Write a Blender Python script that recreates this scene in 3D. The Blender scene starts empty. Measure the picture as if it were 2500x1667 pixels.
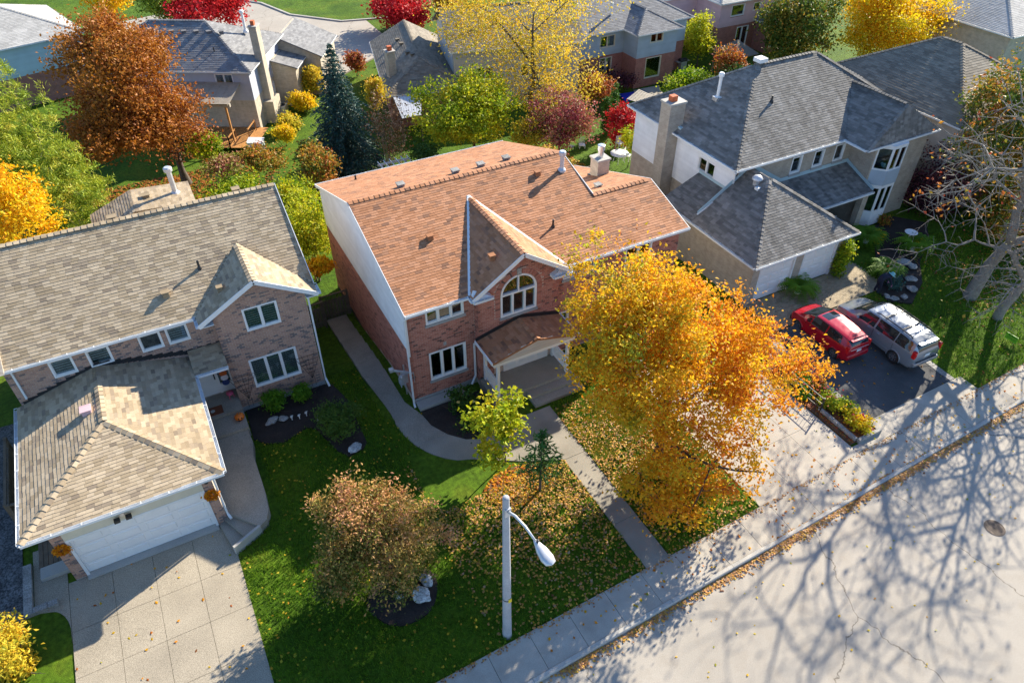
import bpy, bmesh, math, random
import numpy as np
from mathutils import Vector, Matrix
R = math.radians
random.seed(7); rng = np.random.default_rng(7)
scene = bpy.context.scene
COL = scene.collection

# ------------------------------------------------------------------ camera
CAMH = 25.0; PITCH = 40.5; HEAD = 62.0          # drone height, look-down angle, heading from +X
FPX = 1775.0; SW, SH = 2500.0, 1667.0
cam_d = bpy.data.cameras.new('camera'); cam = bpy.data.objects.new('camera', cam_d); COL.objects.link(cam)
cam_d.sensor_width = 36.0; cam_d.lens = 36.0 * FPX / SW; cam_d.clip_end = 2000; cam_d.clip_start = 0.5
cam.location = (0, 0, CAMH); cam.rotation_euler = (R(90 - PITCH), 0, R(HEAD - 90))
scene.camera = cam
# ------------------------------------------------------------------ sky, sun, exposure
SUN_EL, SUN_AZ = 27.5, 23.5                      # azimuth of the sun from +X towards +Y
world = bpy.data.worlds.new('World'); scene.world = world; world.use_nodes = True
wn = world.node_tree.nodes; wl = world.node_tree.links
sky = wn.new('ShaderNodeTexSky'); sky.sky_type = 'NISHITA'; sky.sun_disc = False
sky.sun_elevation = R(SUN_EL); sky.sun_rotation = R(90 - SUN_AZ); sky.altitude = 100; sky.air_density = 1.0; sky.dust_density = 0.3; sky.ozone_density = 5.0
wl.new(sky.outputs[0], wn['Background'].inputs[0]); wn['Background'].inputs[1].default_value = 0.105
sun_d = bpy.data.lights.new('sun', 'SUN'); sun_d.energy = 5.0; sun_d.angle = R(0.5); sun_d.color = (1.0, 0.90, 0.73)
sun = bpy.data.objects.new('sun', sun_d); COL.objects.link(sun); sun.location = (40, 20, 40)
sdir = Vector((math.cos(R(SUN_AZ)) * math.cos(R(SUN_EL)), math.sin(R(SUN_AZ)) * math.cos(R(SUN_EL)), math.sin(R(SUN_EL))))
sun.rotation_euler = sdir.to_track_quat('Z', 'Y').to_euler()
vs = scene.view_settings; vs.view_transform = 'Standard'; vs.look = 'None'; vs.exposure = 1.32; vs.gamma = 1.0
vs.use_curve_mapping = False

# ------------------------------------------------------------------ photo pixel -> place on a known height / wall
_t, _a = R(PITCH), R(HEAD)
_fw = np.array([math.cos(_a)*math.cos(_t), math.sin(_a)*math.cos(_t), -math.sin(_t)])
_rt = np.array([math.sin(_a), -math.cos(_a), 0.0]); _up = np.cross(_rt, _fw)
def pray(u, v): return _rt*(u-SW/2) - _up*(v-SH/2) + _fw*FPX
def gp(u, v, z=0.0):
    d = pray(u, v); t = (z-CAMH)/d[2]; return (d[0]*t, d[1]*t)
def hy(u, v, y):
    d = pray(u, v); return CAMH + d[2]*y/d[1]

# ------------------------------------------------------------------ helpers
def sstep(a, b, x):
    t = np.clip((x-a)/(b-a), 0, 1); return t*t*(3-2*t)
def hgt(x, y):
    """height of the ground: level by the street, falling behind the houses, rising to the grey house"""
    x = np.asarray(x, float); y = np.asarray(y, float)
    return -1.2*sstep(25.5, 34, y) - 0.8*sstep(40, 52, y) + 0.42*sstep(12.5, 21, y)*sstep(24.5, 27.5, x)*(1-.6*sstep(36, 60, y))
def gz(x, y): return float(hgt(x, y))

def link(o, parent=None):
    COL.objects.link(o)
    if parent is not None: o.parent = parent
    return o
def tag(o, label=None, cat=None, group=None, kind=None):
    if label: o['label'] = label
    if cat: o['category'] = cat
    if group: o['group'] = group
    if kind: o['kind'] = kind
    return o
def thing(name, label, cat, loc=(0, 0, 0), rz=0.0, group=None):
    o = bpy.data.objects.new(name, None); o.empty_display_size = .2; COL.objects.link(o)
    o.location = loc; o.rotation_euler = (0, 0, rz); tag(o, label, cat, group); return o
def wpar(o, root):
    """parent a part that was built in world coordinates to an unscaled root"""
    o.parent = root
    o.matrix_parent_inverse = (Matrix.Translation(root.location) @ root.rotation_euler.to_matrix().to_4x4()).inverted() if root.type == 'EMPTY' else Matrix.Identity(4)
    return o
def copy_tree(o, parent=None):
    c = o.copy(); COL.objects.link(c); c.parent = parent
    for ch in list(o.children): copy_tree(ch, c)
    return c

def np_mesh(name, verts, quads, tint=None, smooth=False):
    """verts (N,3), faces (M,k) numpy -> mesh; tint one value per face"""
    me = bpy.data.meshes.new(name); k = quads.shape[1]; n = len(quads)
    me.vertices.add(len(verts)); me.vertices.foreach_set('co', np.ascontiguousarray(verts, np.float32).ravel())
    me.loops.add(n*k); me.loops.foreach_set('vertex_index', np.ascontiguousarray(quads, np.int32).ravel())
    me.polygons.add(n); me.polygons.foreach_set('loop_start', np.arange(0, n*k, k, dtype=np.int32))
    me.polygons.foreach_set('loop_total', np.full(n, k, np.int32))
    me.polygons.foreach_set('use_smooth', np.full(n, bool(smooth)))
    if tint is not None:
        a = me.attributes.new('tint', 'FLOAT', 'FACE'); a.data.foreach_set('value', np.ascontiguousarray(tint, np.float32))
    me.update(calc_edges=True); return me

class MB:
    def __init__(s): s.v = []; s.f = []; s.m = []
    def add(s, vs, fs, mi=0):
        b = len(s.v); s.v += [tuple(p) for p in vs]
        for f in fs: s.f.append([b+i for i in f]); s.m.append(mi)
        return s
    def box(s, x0, x1, y0, y1, z0, z1, mi=0, M=None):
        vs = [Vector((x, y, z)) for z in (z0, z1) for y in (y0, y1) for x in (x0, x1)]
        if M is not None: vs = [M @ v for v in vs]
        return s.add(vs, [(0, 2, 3, 1), (4, 5, 7, 6), (0, 1, 5, 4), (2, 6, 7, 3), (0, 4, 6, 2), (1, 3, 7, 5)], mi)
    def bar(s, p, q, w, h, mi=0, up=(0, 0, 1)):
        p = Vector(p); q = Vector(q); d = (q-p); L = d.length
        if L < 1e-6: return s
        d /= L; u = Vector(up)
        if abs(d.dot(u)) > .98: u = Vector((1, 0, 0))
        x = d.cross(u).normalized(); z = x.cross(d)
        vs = [b + x*(sx*w/2) + z*(sz*h/2) for b in (p, q) for sz in (-1, 1) for sx in (-1, 1)]
        return s.add(vs, [(0, 1, 3, 2), (4, 6, 7, 5), (0, 4, 5, 1), (2, 3, 7, 6), (0, 2, 6, 4), (1, 5, 7, 3)], mi)
    def tube(s, pts, rad, n=8, cap=True, mi=0):
        pts = [Vector(p) for p in pts]
        if not hasattr(rad, '__len__'): rad = [rad]*len(pts)
        rings = []; px = None
        for i, p in enumerate(pts):
            d = (pts[min(i+1, len(pts)-1)] - pts[max(i-1, 0)]).normalized()
            u = px if px is not None else (Vector((0, 0, 1)) if abs(d.z) < .9 else Vector((1, 0, 0)))
            x = (u - d*u.dot(d)).normalized(); y = d.cross(x); px = x
            rings.append([p + (x*math.cos(2*math.pi*k/n) + y*math.sin(2*math.pi*k/n))*rad[i] for k in range(n)])
        vs = [v for r in rings for v in r]; fs = []
        for i in range(len(pts)-1):
            for k in range(n): fs.append((i*n+k, i*n+(k+1) % n, (i+1)*n+(k+1) % n, (i+1)*n+k))
        if cap: fs += [tuple(range(n))[::-1], tuple((len(pts)-1)*n+k for k in range(n))]
        return s.add(vs, fs, mi)
    def lathe(s, prof, n=16, c=(0, 0, 0), mi=0, cap=True):
        vs = []; fs = []
        for r, z in prof:
            for k in range(n): vs.append((c[0]+r*math.cos(2*math.pi*k/n), c[1]+r*math.sin(2*math.pi*k/n), c[2]+z))
        for i in range(len(prof)-1):
            for k in range(n): fs.append((i*n+k, i*n+(k+1) % n, (i+1)*n+(k+1) % n, (i+1)*n+k))
        if cap: fs += [tuple(range(n))[::-1], tuple((len(prof)-1)*n+k for k in range(n))]
        return s.add(vs, fs, mi)
    def prism(s, poly, ext, mi=0):
        poly = [Vector(p) for p in poly]; ext = Vector(ext); n = len(poly)
        vs = poly + [p+ext for p in poly]
        fs = [tuple(range(n)), tuple(range(2*n-1, n-1, -1))] + [(i, i+n, (i+1) % n+n, (i+1) % n) for i in range(n)]
        return s.add(vs, fs, mi)
    def grid(s, P, mi=0, close=False):
        """P[i][j] points"""
        n = len(P); m = len(P[0]); vs = [p for r in P for p in r]; fs = []
        for i in range(n-1):
            for j in range(m if close else m-1): fs.append((i*m+j, i*m+(j+1) % m, (i+1)*m+(j+1) % m, (i+1)*m+j))
        return s.add(vs, fs, mi)
    def mesh(s, name, mats, smooth=False):
        me = bpy.data.meshes.new(name); me.from_pydata(s.v, [], s.f)
        bm = bmesh.new(); bm.from_mesh(me); bmesh.ops.recalc_face_normals(bm, faces=bm.faces); bm.to_mesh(me); bm.free()
        for m in (mats if isinstance(mats, (list, tuple)) else [mats]): me.materials.append(m)
        if len(set(s.m)) > 1: me.polygons.foreach_set('material_index', s.m)
        if smooth: me.polygons.foreach_set('use_smooth', [True]*len(me.polygons))
        me.update(); return me
    def obj(s, name, mats, parent=None, smooth=False, local=False):
        o = bpy.data.objects.new(name, s.mesh(name, mats, smooth)); COL.objects.link(o)
        if parent is not None:
            if local or parent.type != 'EMPTY': o.parent = parent
            else: wpar(o, parent)
        return o

# ------------------------------------------------------------------ materials
MATS = {}
def nmat(name):
    m = bpy.data.materials.new(name); m.use_nodes = True; nt = m.node_tree; MATS[name] = m
    return m, nt, nt.nodes, nt.links, nt.nodes['Principled BSDF']
def srgb(r, g, b):
    f = lambda c: ((c/255)/12.92 if c/255 <= .04045 else ((c/255+.055)/1.055)**2.4)
    return (f(r), f(g), f(b))
def ramp(N, L, fac, stops, interp='LINEAR'):
    r = N.new('ShaderNodeValToRGB'); r.color_ramp.interpolation = interp
    e = r.color_ramp.elements
    while len(e) < len(stops): e.new(.5)
    for i, (p, c) in enumerate(stops): e[i].position = p; e[i].color = (*c, 1)
    L.new(fac, r.inputs[0]); return r
def noise(N, L, scale, detail=4, vec=None, rough=.55):
    t = N.new('ShaderNodeTexNoise'); t.inputs['Scale'].default_value = scale; t.inputs['Detail'].default_value = detail; t.inputs['Roughness'].default_value = rough
    if vec is None:
        g = N.get('GEO') or N.new('ShaderNodeNewGeometry'); g.name = 'GEO'; vec = g.outputs['Position']
    L.new(vec, t.inputs['Vector']); return t
def mult(N, L, a, b, fac=1.0, mode='MULTIPLY'):
    m = N.new('ShaderNodeMix'); m.data_type = 'RGBA'; m.blend_type = mode; m.inputs[0].default_value = fac
    L.new(a, m.inputs[6]); L.new(b, m.inputs[7]); return m.outputs[2]
def bump(N, L, B, h, strength=.3, dist=.02):
    b = N.new('ShaderNodeBump'); b.inputs['Strength'].default_value = strength; b.inputs['Distance'].default_value = dist
    L.new(h, b.inputs['Height']); L.new(b.outputs[0], B.inputs['Normal'])
def dim(c, k): return tuple(x*k for x in c)
def plain(name, c, rough=.6, var=.15, scale=3.0, fine=40, fvar=.12, metal=0.0, bmp=.0, spec=None):
    """a base colour with large blotches and fine grain"""
    m, nt, N, L, B = nmat(name)
    n1 = noise(N, L, scale, 4); r1 = ramp(N, L, n1.outputs[0], [(.3, (1-var,)*3), (.7, (1+var,)*3)])
    n2 = noise(N, L, fine, 3); r2 = ramp(N, L, n2.outputs[0], [(.3, (1-fvar,)*3), (.7, (1+fvar,)*3)])
    rgb = N.new('ShaderNodeRGB'); rgb.outputs[0].default_value = (*c, 1)
    o = mult(N, L, mult(N, L, rgb.outputs[0], r1.outputs[0]), r2.outputs[0])
    L.new(o, B.inputs['Base Color']); B.inputs['Roughness'].default_value = rough; B.inputs['Metallic'].default_value = metal
    if spec is not None: B.inputs['Specular IOR Level'].default_value = spec
    if bmp: bump(N, L, B, n2.outputs[0], bmp, .01)
    return m
def tintnode(N, L):
    a = N.new('ShaderNodeAttribute'); a.attribute_type = 'GEOMETRY'; a.attribute_name = 'tint'
    b = N.new('ShaderNodeAttribute'); b.attribute_type = 'OBJECT'; b.attribute_name = 'tint'
    s = N.new('ShaderNodeMath'); s.operation = 'ADD'; L.new(a.outputs['Fac'], s.inputs[0]); L.new(b.outputs['Fac'], s.inputs[1]); return s.outputs[0]
def pieces_mat(name, stops, rough=.85, fine=60, fvar=.25, blotch=.6, bvar=.12, bmp=.3, streak=None, spec=.3):
    m, nt, N, L, B = nmat(name)
    c = ramp(N, L, tintnode(N, L), stops).outputs[0]
    n2 = noise(N, L, fine, 3); r2 = ramp(N, L, n2.outputs[0], [(.3, (1-fvar,)*3), (.7, (1+fvar,)*3)])
    n1 = noise(N, L, blotch, 3); r1 = ramp(N, L, n1.outputs[0], [(.3, (1-bvar,)*3), (.7, (1+bvar,)*3)])
    c = mult(N, L, mult(N, L, c, r2.outputs[0]), r1.outputs[0])
    if streak:
        mp = N.new('ShaderNodeMapping'); mp.inputs['Scale'].default_value = streak[0]
        g = N.get('GEO'); L.new(g.outputs['Position'], mp.inputs['Vector'])
        n3 = noise(N, L, 1.0, 3, mp.outputs[0]); r3 = ramp(N, L, n3.outputs[0], [(.42, (1, 1, 1)), (.7, (streak[1],)*3)])
        c = mult(N, L, c, r3.outputs[0])
    L.new(c, B.inputs['Base Color']); B.inputs['Roughness'].default_value = rough; B.inputs['Specular IOR Level'].default_value = spec
    if bmp: bump(N, L, B, n2.outputs[0], bmp, .004)
    return m
def leaf_mat(name, stops, trans=.35, rough=.55, gain=1.0):
    m, nt, N, L, B = nmat(name)
    c = ramp(N, L, tintnode(N, L), [(p, dim(q, gain)) for p, q in stops]).outputs[0]
    L.new(c, B.inputs['Base Color']); B.inputs['Roughness'].default_value = rough; B.inputs['Specular IOR Level'].default_value = .25
    t = N.new('ShaderNodeBsdfTranslucent'); L.new(c, t.inputs[0])
    mx = N.new('ShaderNodeMixShader'); mx.inputs[0].default_value = trans
    L.new(B.outputs[0], mx.inputs[1]); L.new(t.outputs[0], mx.inputs[2]); L.new(mx.outputs[0], N['Material Output'].inputs[0])
    return m
def glass_mat(name, tint=(.75, .82, .82), refl=.12):
    m, nt, N, L, B = nmat(name); N.remove(B)
    tr = N.new('ShaderNodeBsdfTransparent'); tr.inputs[0].default_value = (*tint, 1)
    gl = N.new('ShaderNodeBsdfGlossy'); gl.inputs['Roughness'].default_value = .03; gl.inputs[0].default_value = (.95, .98, 1, 1)
    fr = N.new('ShaderNodeFresnel'); fr.inputs[0].default_value = 1.5
    ad = N.new('ShaderNodeMath'); ad.operation = 'ADD'; ad.inputs[1].default_value = refl; ad.use_clamp = True; L.new(fr.outputs[0], ad.inputs[0])
    mx = N.new('ShaderNodeMixShader'); L.new(ad.outputs[0], mx.inputs[0]); L.new(tr.outputs[0], mx.inputs[1]); L.new(gl.outputs[0], mx.inputs[2])
    L.new(mx.outputs[0], N['Material Output'].inputs[0]); return m

M_white = plain('white_paint', (.78, .78, .77), .45, .04, 2, 60, .04)
M_trim = plain('trim_white', (.70, .72, .73), .5, .06, 3, 50, .05)
M_cream = plain('cream_stucco', (.62, .57, .45), .8, .06, 2, 80, .08, bmp=.2)
M_alum = plain('galvanised_metal', (.62, .63, .64), .35, .1, 4, 40, .1, metal=.7)
M_black = plain('black_metal', (.02, .02, .022), .5, .2, 4, 40, .1)
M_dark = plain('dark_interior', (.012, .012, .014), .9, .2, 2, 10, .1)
M_curtain = plain('pale_curtain', (.42, .44, .42), .9, .1, 3, 25, .15)
M_blind = plain('grey_blind', (.55, .61, .63), .8, .08, 3, 30, .08)
M_glass = glass_mat('window_glass')
M_conc = plain('concrete', (.40, .385, .35), .85, .13, .5, 35, .16, bmp=.3)
M_found = plain('foundation_concrete', (.30, .31, .31), .9, .12, 1.2, 30, .15, bmp=.3)
M_wood = plain('weathered_wood', (.16, .115, .075), .8, .25, 2.5, 30, .25, bmp=.3)
M_cedar = plain('stained_cedar', (.42, .20, .06), .6, .2, 2.5, 30, .2, bmp=.2)
M_steel = plain('pale_steel', (.55, .57, .60), .4, .08, 4, 40, .08, metal=.3)
M_bark = plain('brown_bark', (.085, .065, .048), .9, .3, 6, 40, .35, bmp=.6)
M_barkg = plain('grey_bark', (.22, .20, .175), .9, .25, 5, 40, .3, bmp=.6)
M_soil = plain('dark_mulch', (.030, .021, .017), .95, .3, 2, 30, .5, bmp=.8)
# ------------------------------------------------------------------ ground materials
def ground_mat():
    m, nt, N, L, B = nmat('lawn_soil')
    n1 = noise(N, L, .35, 5); n2 = noise(N, L, 5, 4); n3 = noise(N, L, 45, 3)
    c1 = ramp(N, L, n1.outputs[0], [(.3, (.040, .090, .006)), (.55, (.075, .140, .008)), (.75, (.125, .155, .012))])
    c2 = ramp(N, L, n2.outputs[0], [(.3, (.6, .6, .6)), (.7, (1.35, 1.35, 1.35))])
    c3 = ramp(N, L, n3.outputs[0], [(.3, (.5, .5, .5)), (.7, (1.5, 1.5, 1.5))])
    L.new(mult(N, L, mult(N, L, c1.outputs[0], c2.outputs[0]), c3.outputs[0]), B.inputs['Base Color'])
    B.inputs['Roughness'].default_value = .9; B.inputs['Specular IOR Level'].default_value = .15
    bump(N, L, B, n3.outputs[0], .8, .05); return m
def speckle_mat(name, c, spk=.35, fine=70, rough=.88, blotch=.25, bvar=.18, crack=False, warm=None, stain=None):
    m, nt, N, L, B = nmat(name)
    rgb = N.new('ShaderNodeRGB'); rgb.outputs[0].default_value = (*c, 1); o = rgb.outputs[0]
    n1 = noise(N, L, blotch, 6); o = mult(N, L, o, ramp(N, L, n1.outputs[0], [(.3, (1-bvar,)*3), (.7, (1+bvar,)*3)]).outputs[0])
    n2 = noise(N, L, fine, 2); o = mult(N, L, o, ramp(N, L, n2.outputs[0], [(.35, (1-spk,)*3), (.65, (1+spk,)*3)]).outputs[0])
    if warm:
        n4 = noise(N, L, 1.3, 5); r4 = ramp(N, L, n4.outputs[0], [(.5, (1, 1, 1)), (.75, warm)]); o = mult(N, L, o, r4.outputs[0])
    if crack:
        v = N.new('ShaderNodeTexVoronoi'); v.feature = 'DISTANCE_TO_EDGE'; v.inputs['Scale'].default_value = .13
        nn = noise(N, L, 1.2, 5); mp = N.new('ShaderNodeMix'); mp.data_type = 'RGBA'; mp.blend_type = 'ADD'; mp.inputs[0].default_value = .9
        L.new(N['GEO'].outputs['Position'], mp.inputs[6]); L.new(nn.outputs['Color'], mp.inputs[7]); L.new(mp.outputs[2], v.inputs['Vector'])
        rc = ramp(N, L, v.outputs['Distance'], [(.0, (.38, .36, .33)), (.0022, (.5, .48, .45)), (.0036, (1, 1, 1))]); o = mult(N, L, o, rc.outputs[0])
    L.new(o, B.inputs['Base Color']); B.inputs['Roughness'].default_value = rough; B.inputs['Specular IOR Level'].default_value = .25
    bump(N, L, B, n2.outputs[0], .35, .008); return m
M_lawn = ground_mat()
M_road = speckle_mat('worn_road', (.38, .345, .295), .16, 55, crack=True, blotch=.12, bvar=.16, warm=(.90, .88, .86))
M_walk = speckle_mat('sidewalk_concrete', (.40, .365, .31), .12, 50, bvar=.14, blotch=.8, warm=(.86, .84, .82))
M_aggr = speckle_mat('exposed_aggregate', (.34, .295, .225), .38, 42, blotch=.5, bvar=.14)
M_aggr2 = speckle_mat('path_aggregate', (.28, .255, .21), .34, 46, blotch=.6, bvar=.2)
M_asph = speckle_mat('dark_asphalt', (.075, .076, .078), .3, 60, blotch=.35, bvar=.3, warm=(1.35, 1.33, 1.3))
M_kerb = speckle_mat('kerb_concrete', (.42, .40, .36), .14, 40, bvar=.12, blotch=.9)
M_stone = speckle_mat('pale_stone', (.30, .29, .27), .3, 20, blotch=1.5, bvar=.3)
M_slate = speckle_mat('grey_boulder', (.36, .37, .37), .35, 14, blotch=3, bvar=.4)

def T(c, r, zx, zy): return ((0, 833, 1666)[c] + zx*.3546, (0, 555, 1111)[r] + zy*.3546)
def tp(c, r, zx, zy, z=0.0): return gp(*T(c, r, zx, zy), z)
def kerb_y(x): return 9.61 + (x-6.0)*.0265           # street-side face of the kerb
def walk_y(x): return 11.22 + (x-3.0)*.0240          # lawn-side edge of the pavement

# ------------------------------------------------------------------ ground sheet
def build_ground():
    xs = np.unique(np.concatenate([np.linspace(-160, -16, 13), np.arange(-16, 58, .8), np.linspace(58, 320, 22)]))
    ys = np.unique(np.concatenate([np.linspace(-80, 6, 8), np.arange(6, 62, .8), np.linspace(62, 460, 30)]))
    X, Y = np.meshgrid(xs, ys, indexing='ij'); Z = hgt(X, Y)
    mask = Y < (11.0 + (X-3)*.024); Z = np.where(mask, -.45, Z)
    far = (Y > 70); Z = np.where(far, Z - .06, Z)
    Z = Z - 0.02
    V = np.stack([X, Y, Z], -1).reshape(-1, 3); n, m = len(xs), len(ys)
    i, j = np.meshgrid(np.arange(n-1), np.arange(m-1), indexing='ij'); a = (i*m+j).ravel()
    me = np_mesh('ground', V, np.stack([a, a+m, a+m+1, a+1], -1), smooth=True); me.materials.append(M_lawn)
    o = bpy.data.objects.new('ground', me); COL.objects.link(o); o['kind'] = 'structure'
build_ground()

def drape(name, x0, x1, y0, y1, dz, mat, th=.1, nx=8, ny=8, parent=None):
    """a slab that follows the ground"""
    mb = MB(); P = [[(x, y, gz(x, y)+dz) for y in np.linspace(y0, y1, ny)] for x in np.linspace(x0, x1, nx)]
    mb.grid(P); mb.grid([[(x, y, z-th) for (x, y, z) in r] for r in P])
    for e in (P[0], P[-1], [r[0] for r in P], [r[-1] for r in P]): mb.grid([e, [(x, y, z-th) for (x, y, z) in e]])
    o = mb.obj(name, mat, parent); 
    if parent is None: o['kind'] = 'structure'
    return o
def slab(name, pts, z, th, mat, parent=None, kind='structure', follow=True):
    """flat slab from plan points, top at z above the ground"""
    mb = MB(); P = [(x, y, (gz(x, y) if follow else 0)+z) for x, y in pts]
    mb.prism(P, (0, 0, -th)); o = mb.obj(name, mat, parent)
    if parent is None and kind: o['kind'] = kind
    return o

# road: one sheet from kerb to beyond the frame
mb = MB(); xs = np.linspace(-60, 130, 39)
mb.grid([[(x, y, -.13) for y in np.linspace(-45, kerb_y(x)+.03, 12)] for x in xs])
road = mb.obj('road', M_road); road['kind'] = 'structure'
# kerb: cast lengths, lowered where the driveways cross
kerb = bpy.data.objects.new('kerb', None); COL.objects.link(kerb); kerb['kind'] = 'structure'
def kerb_top(x):
    t = .035
    for a, b in ((-9.5, -.9), (17.2, 24.4), (25.4, 32.6)):
        t = min(t, .035 - .095*float(sstep(a-.9, a, x)*(1-sstep(b, b+.9, x))))
    return t
x = -30.0
while x < 60:
    L_ = 3.0; mb = MB(); P = []
    for q in np.linspace(x+.006, x+L_-.006, 5):
        y = kerb_y(q); t = kerb_top(q); P.append([(q, y, -.3), (q, y, t-.03), (q, y+.03, t), (q, y+.17, t), (q, y+.17, -.3)])
    mb.grid(P); mb.add(P[0], [(0, 1, 2, 3, 4)]); mb.add(P[-1], [(0, 1, 2, 3, 4)]); wpar(mb.obj('kerb_stone', M_kerb), kerb); x += L_
# pavement slabs
walk = bpy.data.objects.new('sidewalk', None); COL.objects.link(walk); walk['kind'] = 'structure'
jx = [tp(1, 2, a, b)[0] for a, b in ((700, 1510), (975, 1365), (1280, 1215), (1555, 1065), (1815, 925), (2050, 790), (2280, 670))]
step = (jx[-1]-jx[0])/6.0; k0 = jx[0]
def low(x): return kerb_top(x) - .02
for k in range(-20, 32):
    a = k0 + k*step + .008; b = k0 + (k+1)*step - .008; mb = MB()
    dz = float(rng.normal(0, .003)); P = []
    for q in np.linspace(a, b, 4):
        y0, y1 = kerb_y(q)+.185, walk_y(q); t1 = .02 + dz; t0 = low(q) + dz
        P.append([(q, y0, -.3), (q, y0, t0), (q, (y0+y1)/2, (t0+t1)/2 if t0 > -.03 else t1-.025), (q, y1, t1), (q, y1, -.3)])
    mb.grid(P); mb.add(P[0], [(0, 1, 2, 3, 4)]); mb.add(P[-1], [(0, 1, 2, 3, 4)]); wpar(mb.obj('paving_slab', M_walk), walk)

# manhole cover in the road
mx, my = tp(2, 2, 2150, 500, -.13)
mh = thing('manhole_cover', 'round rusty iron manhole cover in the road', 'manhole cover', (mx, my, -.128))
M_iron = plain('rusty_iron', (.10, .075, .06), .7, .3, 6, 60, .3, metal=.3, bmp=.5)
mb = MB(); mb.lathe([(.40, -.02), (.40, .012), (.36, .016), (.36, .004), (.30, .004)], 32); mb.obj('rim', M_iron, mh, local=True)
mb = MB(); mb.lathe([(.345, -.02), (.345, .008), (.0, .008)], 32, cap=False)
for i in range(-5, 6):
    for j in range(-5, 6):
        if i*i+j*j < 26: mb.box(i*.06-.018, i*.06+.018, j*.06-.018, j*.06+.018, .007, .016)
mb.obj('cover_plate', M_iron, mh, local=True)

# ------------------------------------------------------------------ left drive: aggregate slabs with sawn joints
drvL = bpy.data.objects.new('left_driveway', None); COL.objects.link(drvL); drvL['kind'] = 'structure'
cx_ = [-7.84, -6.32, -4.86, -3.36, -1.86]; ry = [11.42, 13.3, 15.2, 17.1, 19.0, 21.24]
for i in range(4):
    for j in range(5):
        g = .007; mb = MB(); x0, x1, y0, y1 = cx_[i]+g, cx_[i+1]-g, ry[j]+g, ry[j+1]-g
        if j == 0: y0 = walk_y(x0)+.02
        mb.box(x0, x1, y0, y1, -.2, .018 + .004*random.random()); wpar(mb.obj('drive_slab', M_aggr), drvL)
arc = [(-7.85, 18.6)] + [(-7.85-.75*(1-math.cos(t)), 18.95+1.35*math.sin(t)*1.0) for t in np.linspace(.2, 1.5, 6)]
wpar(slab('drive_slab', arc+[(-9.0, 20.45), (-9.0, 23.4), (-7.85, 23.4)], .018, .2, M_aggr, drvL), drvL)
# low stone edging beside it
for (x0, x1, y0, y1) in ((-9.32, -9.03, 20.4, 21.55), (-9.32, -9.03, 21.57, 22.75), (-9.02, -8.55, 20.4, 20.66), (-8.53, -8.2, 20.4, 20.66)):
    mb = MB(); mb.box(x0, x1, y0, y1, -.25, .16); o = mb.obj('edging_stone', M_stone); wpar(o, drvL)
# walk to the front door of the left house, with steps
wl_ = bpy.data.objects.new('left_front_walk', None); COL.objects.link(wl_); wl_['kind'] = 'structure'
Zw = .42
pw = [tp(0, 2, a, b, Zw) for a, b in ((1565, 395), (1790, 488), (1836, 440), (1850, 370), (1822, 240), (1780, 110), (1745, 0))]
up_ = [tp(0, 1, a, b, Zw) for a, b in ((1740, 1470), (1700, 1380))]
poly = pw + up_ + [(-.05, 25.6), (-1.84, 25.6), (-1.84, 21.6)]
wpar(slab('walk_slab', poly, Zw, .5, M_aggr2, wl_, follow=False), wl_)
wpar(slab('walk_slab', [(-1.84, 25.62), (.06, 25.62), (.06, 26.75), (-1.84, 26.75)], Zw+.14, .7, M_aggr2, wl_, follow=False), wl_)
wpar(slab('walk_slab', [(-1.84, 26.77), (.06, 26.77), (.06, 28.28), (-1.84, 28.28)], Zw+.28, .9, M_aggr2, wl_, follow=False), wl_)
c0 = Vector((*pw[0], 0)); e0 = Vector((*pw[1], 0)); outer = [Vector((*tp(0, 2, 1708, 578, .28), 0)), Vector((*tp(0, 2, 1622, 665, .15), 0))]
inner = [Vector((*tp(0, 2, 1540, 432, .28), 0)), Vector((*tp(0, 2, 1512, 478, .15), 0))]
prev = (c0, e0)
for k in range(2):
    z = (.28, .15)[k]; nx = (inner[k], outer[k])
    wpar(slab('step', [tuple(prev[0].xy), tuple(prev[1].xy), tuple(nx[1].xy), tuple(nx[0].xy)], z, .5, M_aggr2, wl_, follow=False), wl_); prev = nx
mb = MB(); mb.bar((e0.x, e0.y, .24), (outer[1].x, outer[1].y, .24), .12, .5); wpar(mb.obj('step_edging', M_conc), wl_)

# ------------------------------------------------------------------ centre house paths and drive
cp = bpy.data.objects.new('side_path', None); COL.objects.link(cp); cp['kind'] = 'structure'
ysteps = [27.0, 27.95, 28.9, 29.85, 30.8, 31.75, 32.7, 33.6]
for k in range(7):
    z = max(gz(6.4, ysteps[k]), gz(6.4, ysteps[k+1]))+.035; mb = MB(); mb.box(5.86, 7.02, ysteps[k]+.005, ysteps[k+1], z-.5, z); wpar(mb.obj('path_step', M_aggr2), cp)
outl = [tp(1, 1, a, b) for a, b in ((300, 1225), (345, 1290), (385, 1375), (440, 1440), (510, 1500), (580, 1540))] + [tp(1, 2, a, b) for a, b in ((640, -2), (720, 22), (800, 35), (900, 25))]
inn = [tp(1, 1, a, b) for a, b in ((1060, 1370), (960, 1455), (860, 1460), (730, 1425), (620, 1365), (560, 1295))]
wpar(slab('path_slab', [(5.86, 26.98)] + outl[:5] + inn[3:] + [(7.05, 24.3), (7.02, 26.98)], .03, .3, M_aggr2, cp, follow=False), cp)
wpar(slab('path_slab', outl[4:] + [(10.3, 18.4), (12.0, 17.6), (13.1, 17.6), (13.1, 20.8), (11.6, 20.8)] + inn[:4], .022, .3, M_aggr2, cp), cp)
mw = [(12.0, 11.76), (13.08, 11.78), (13.1, 13.75), (13.1, 15.7), (13.1, 17.58)]
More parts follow.
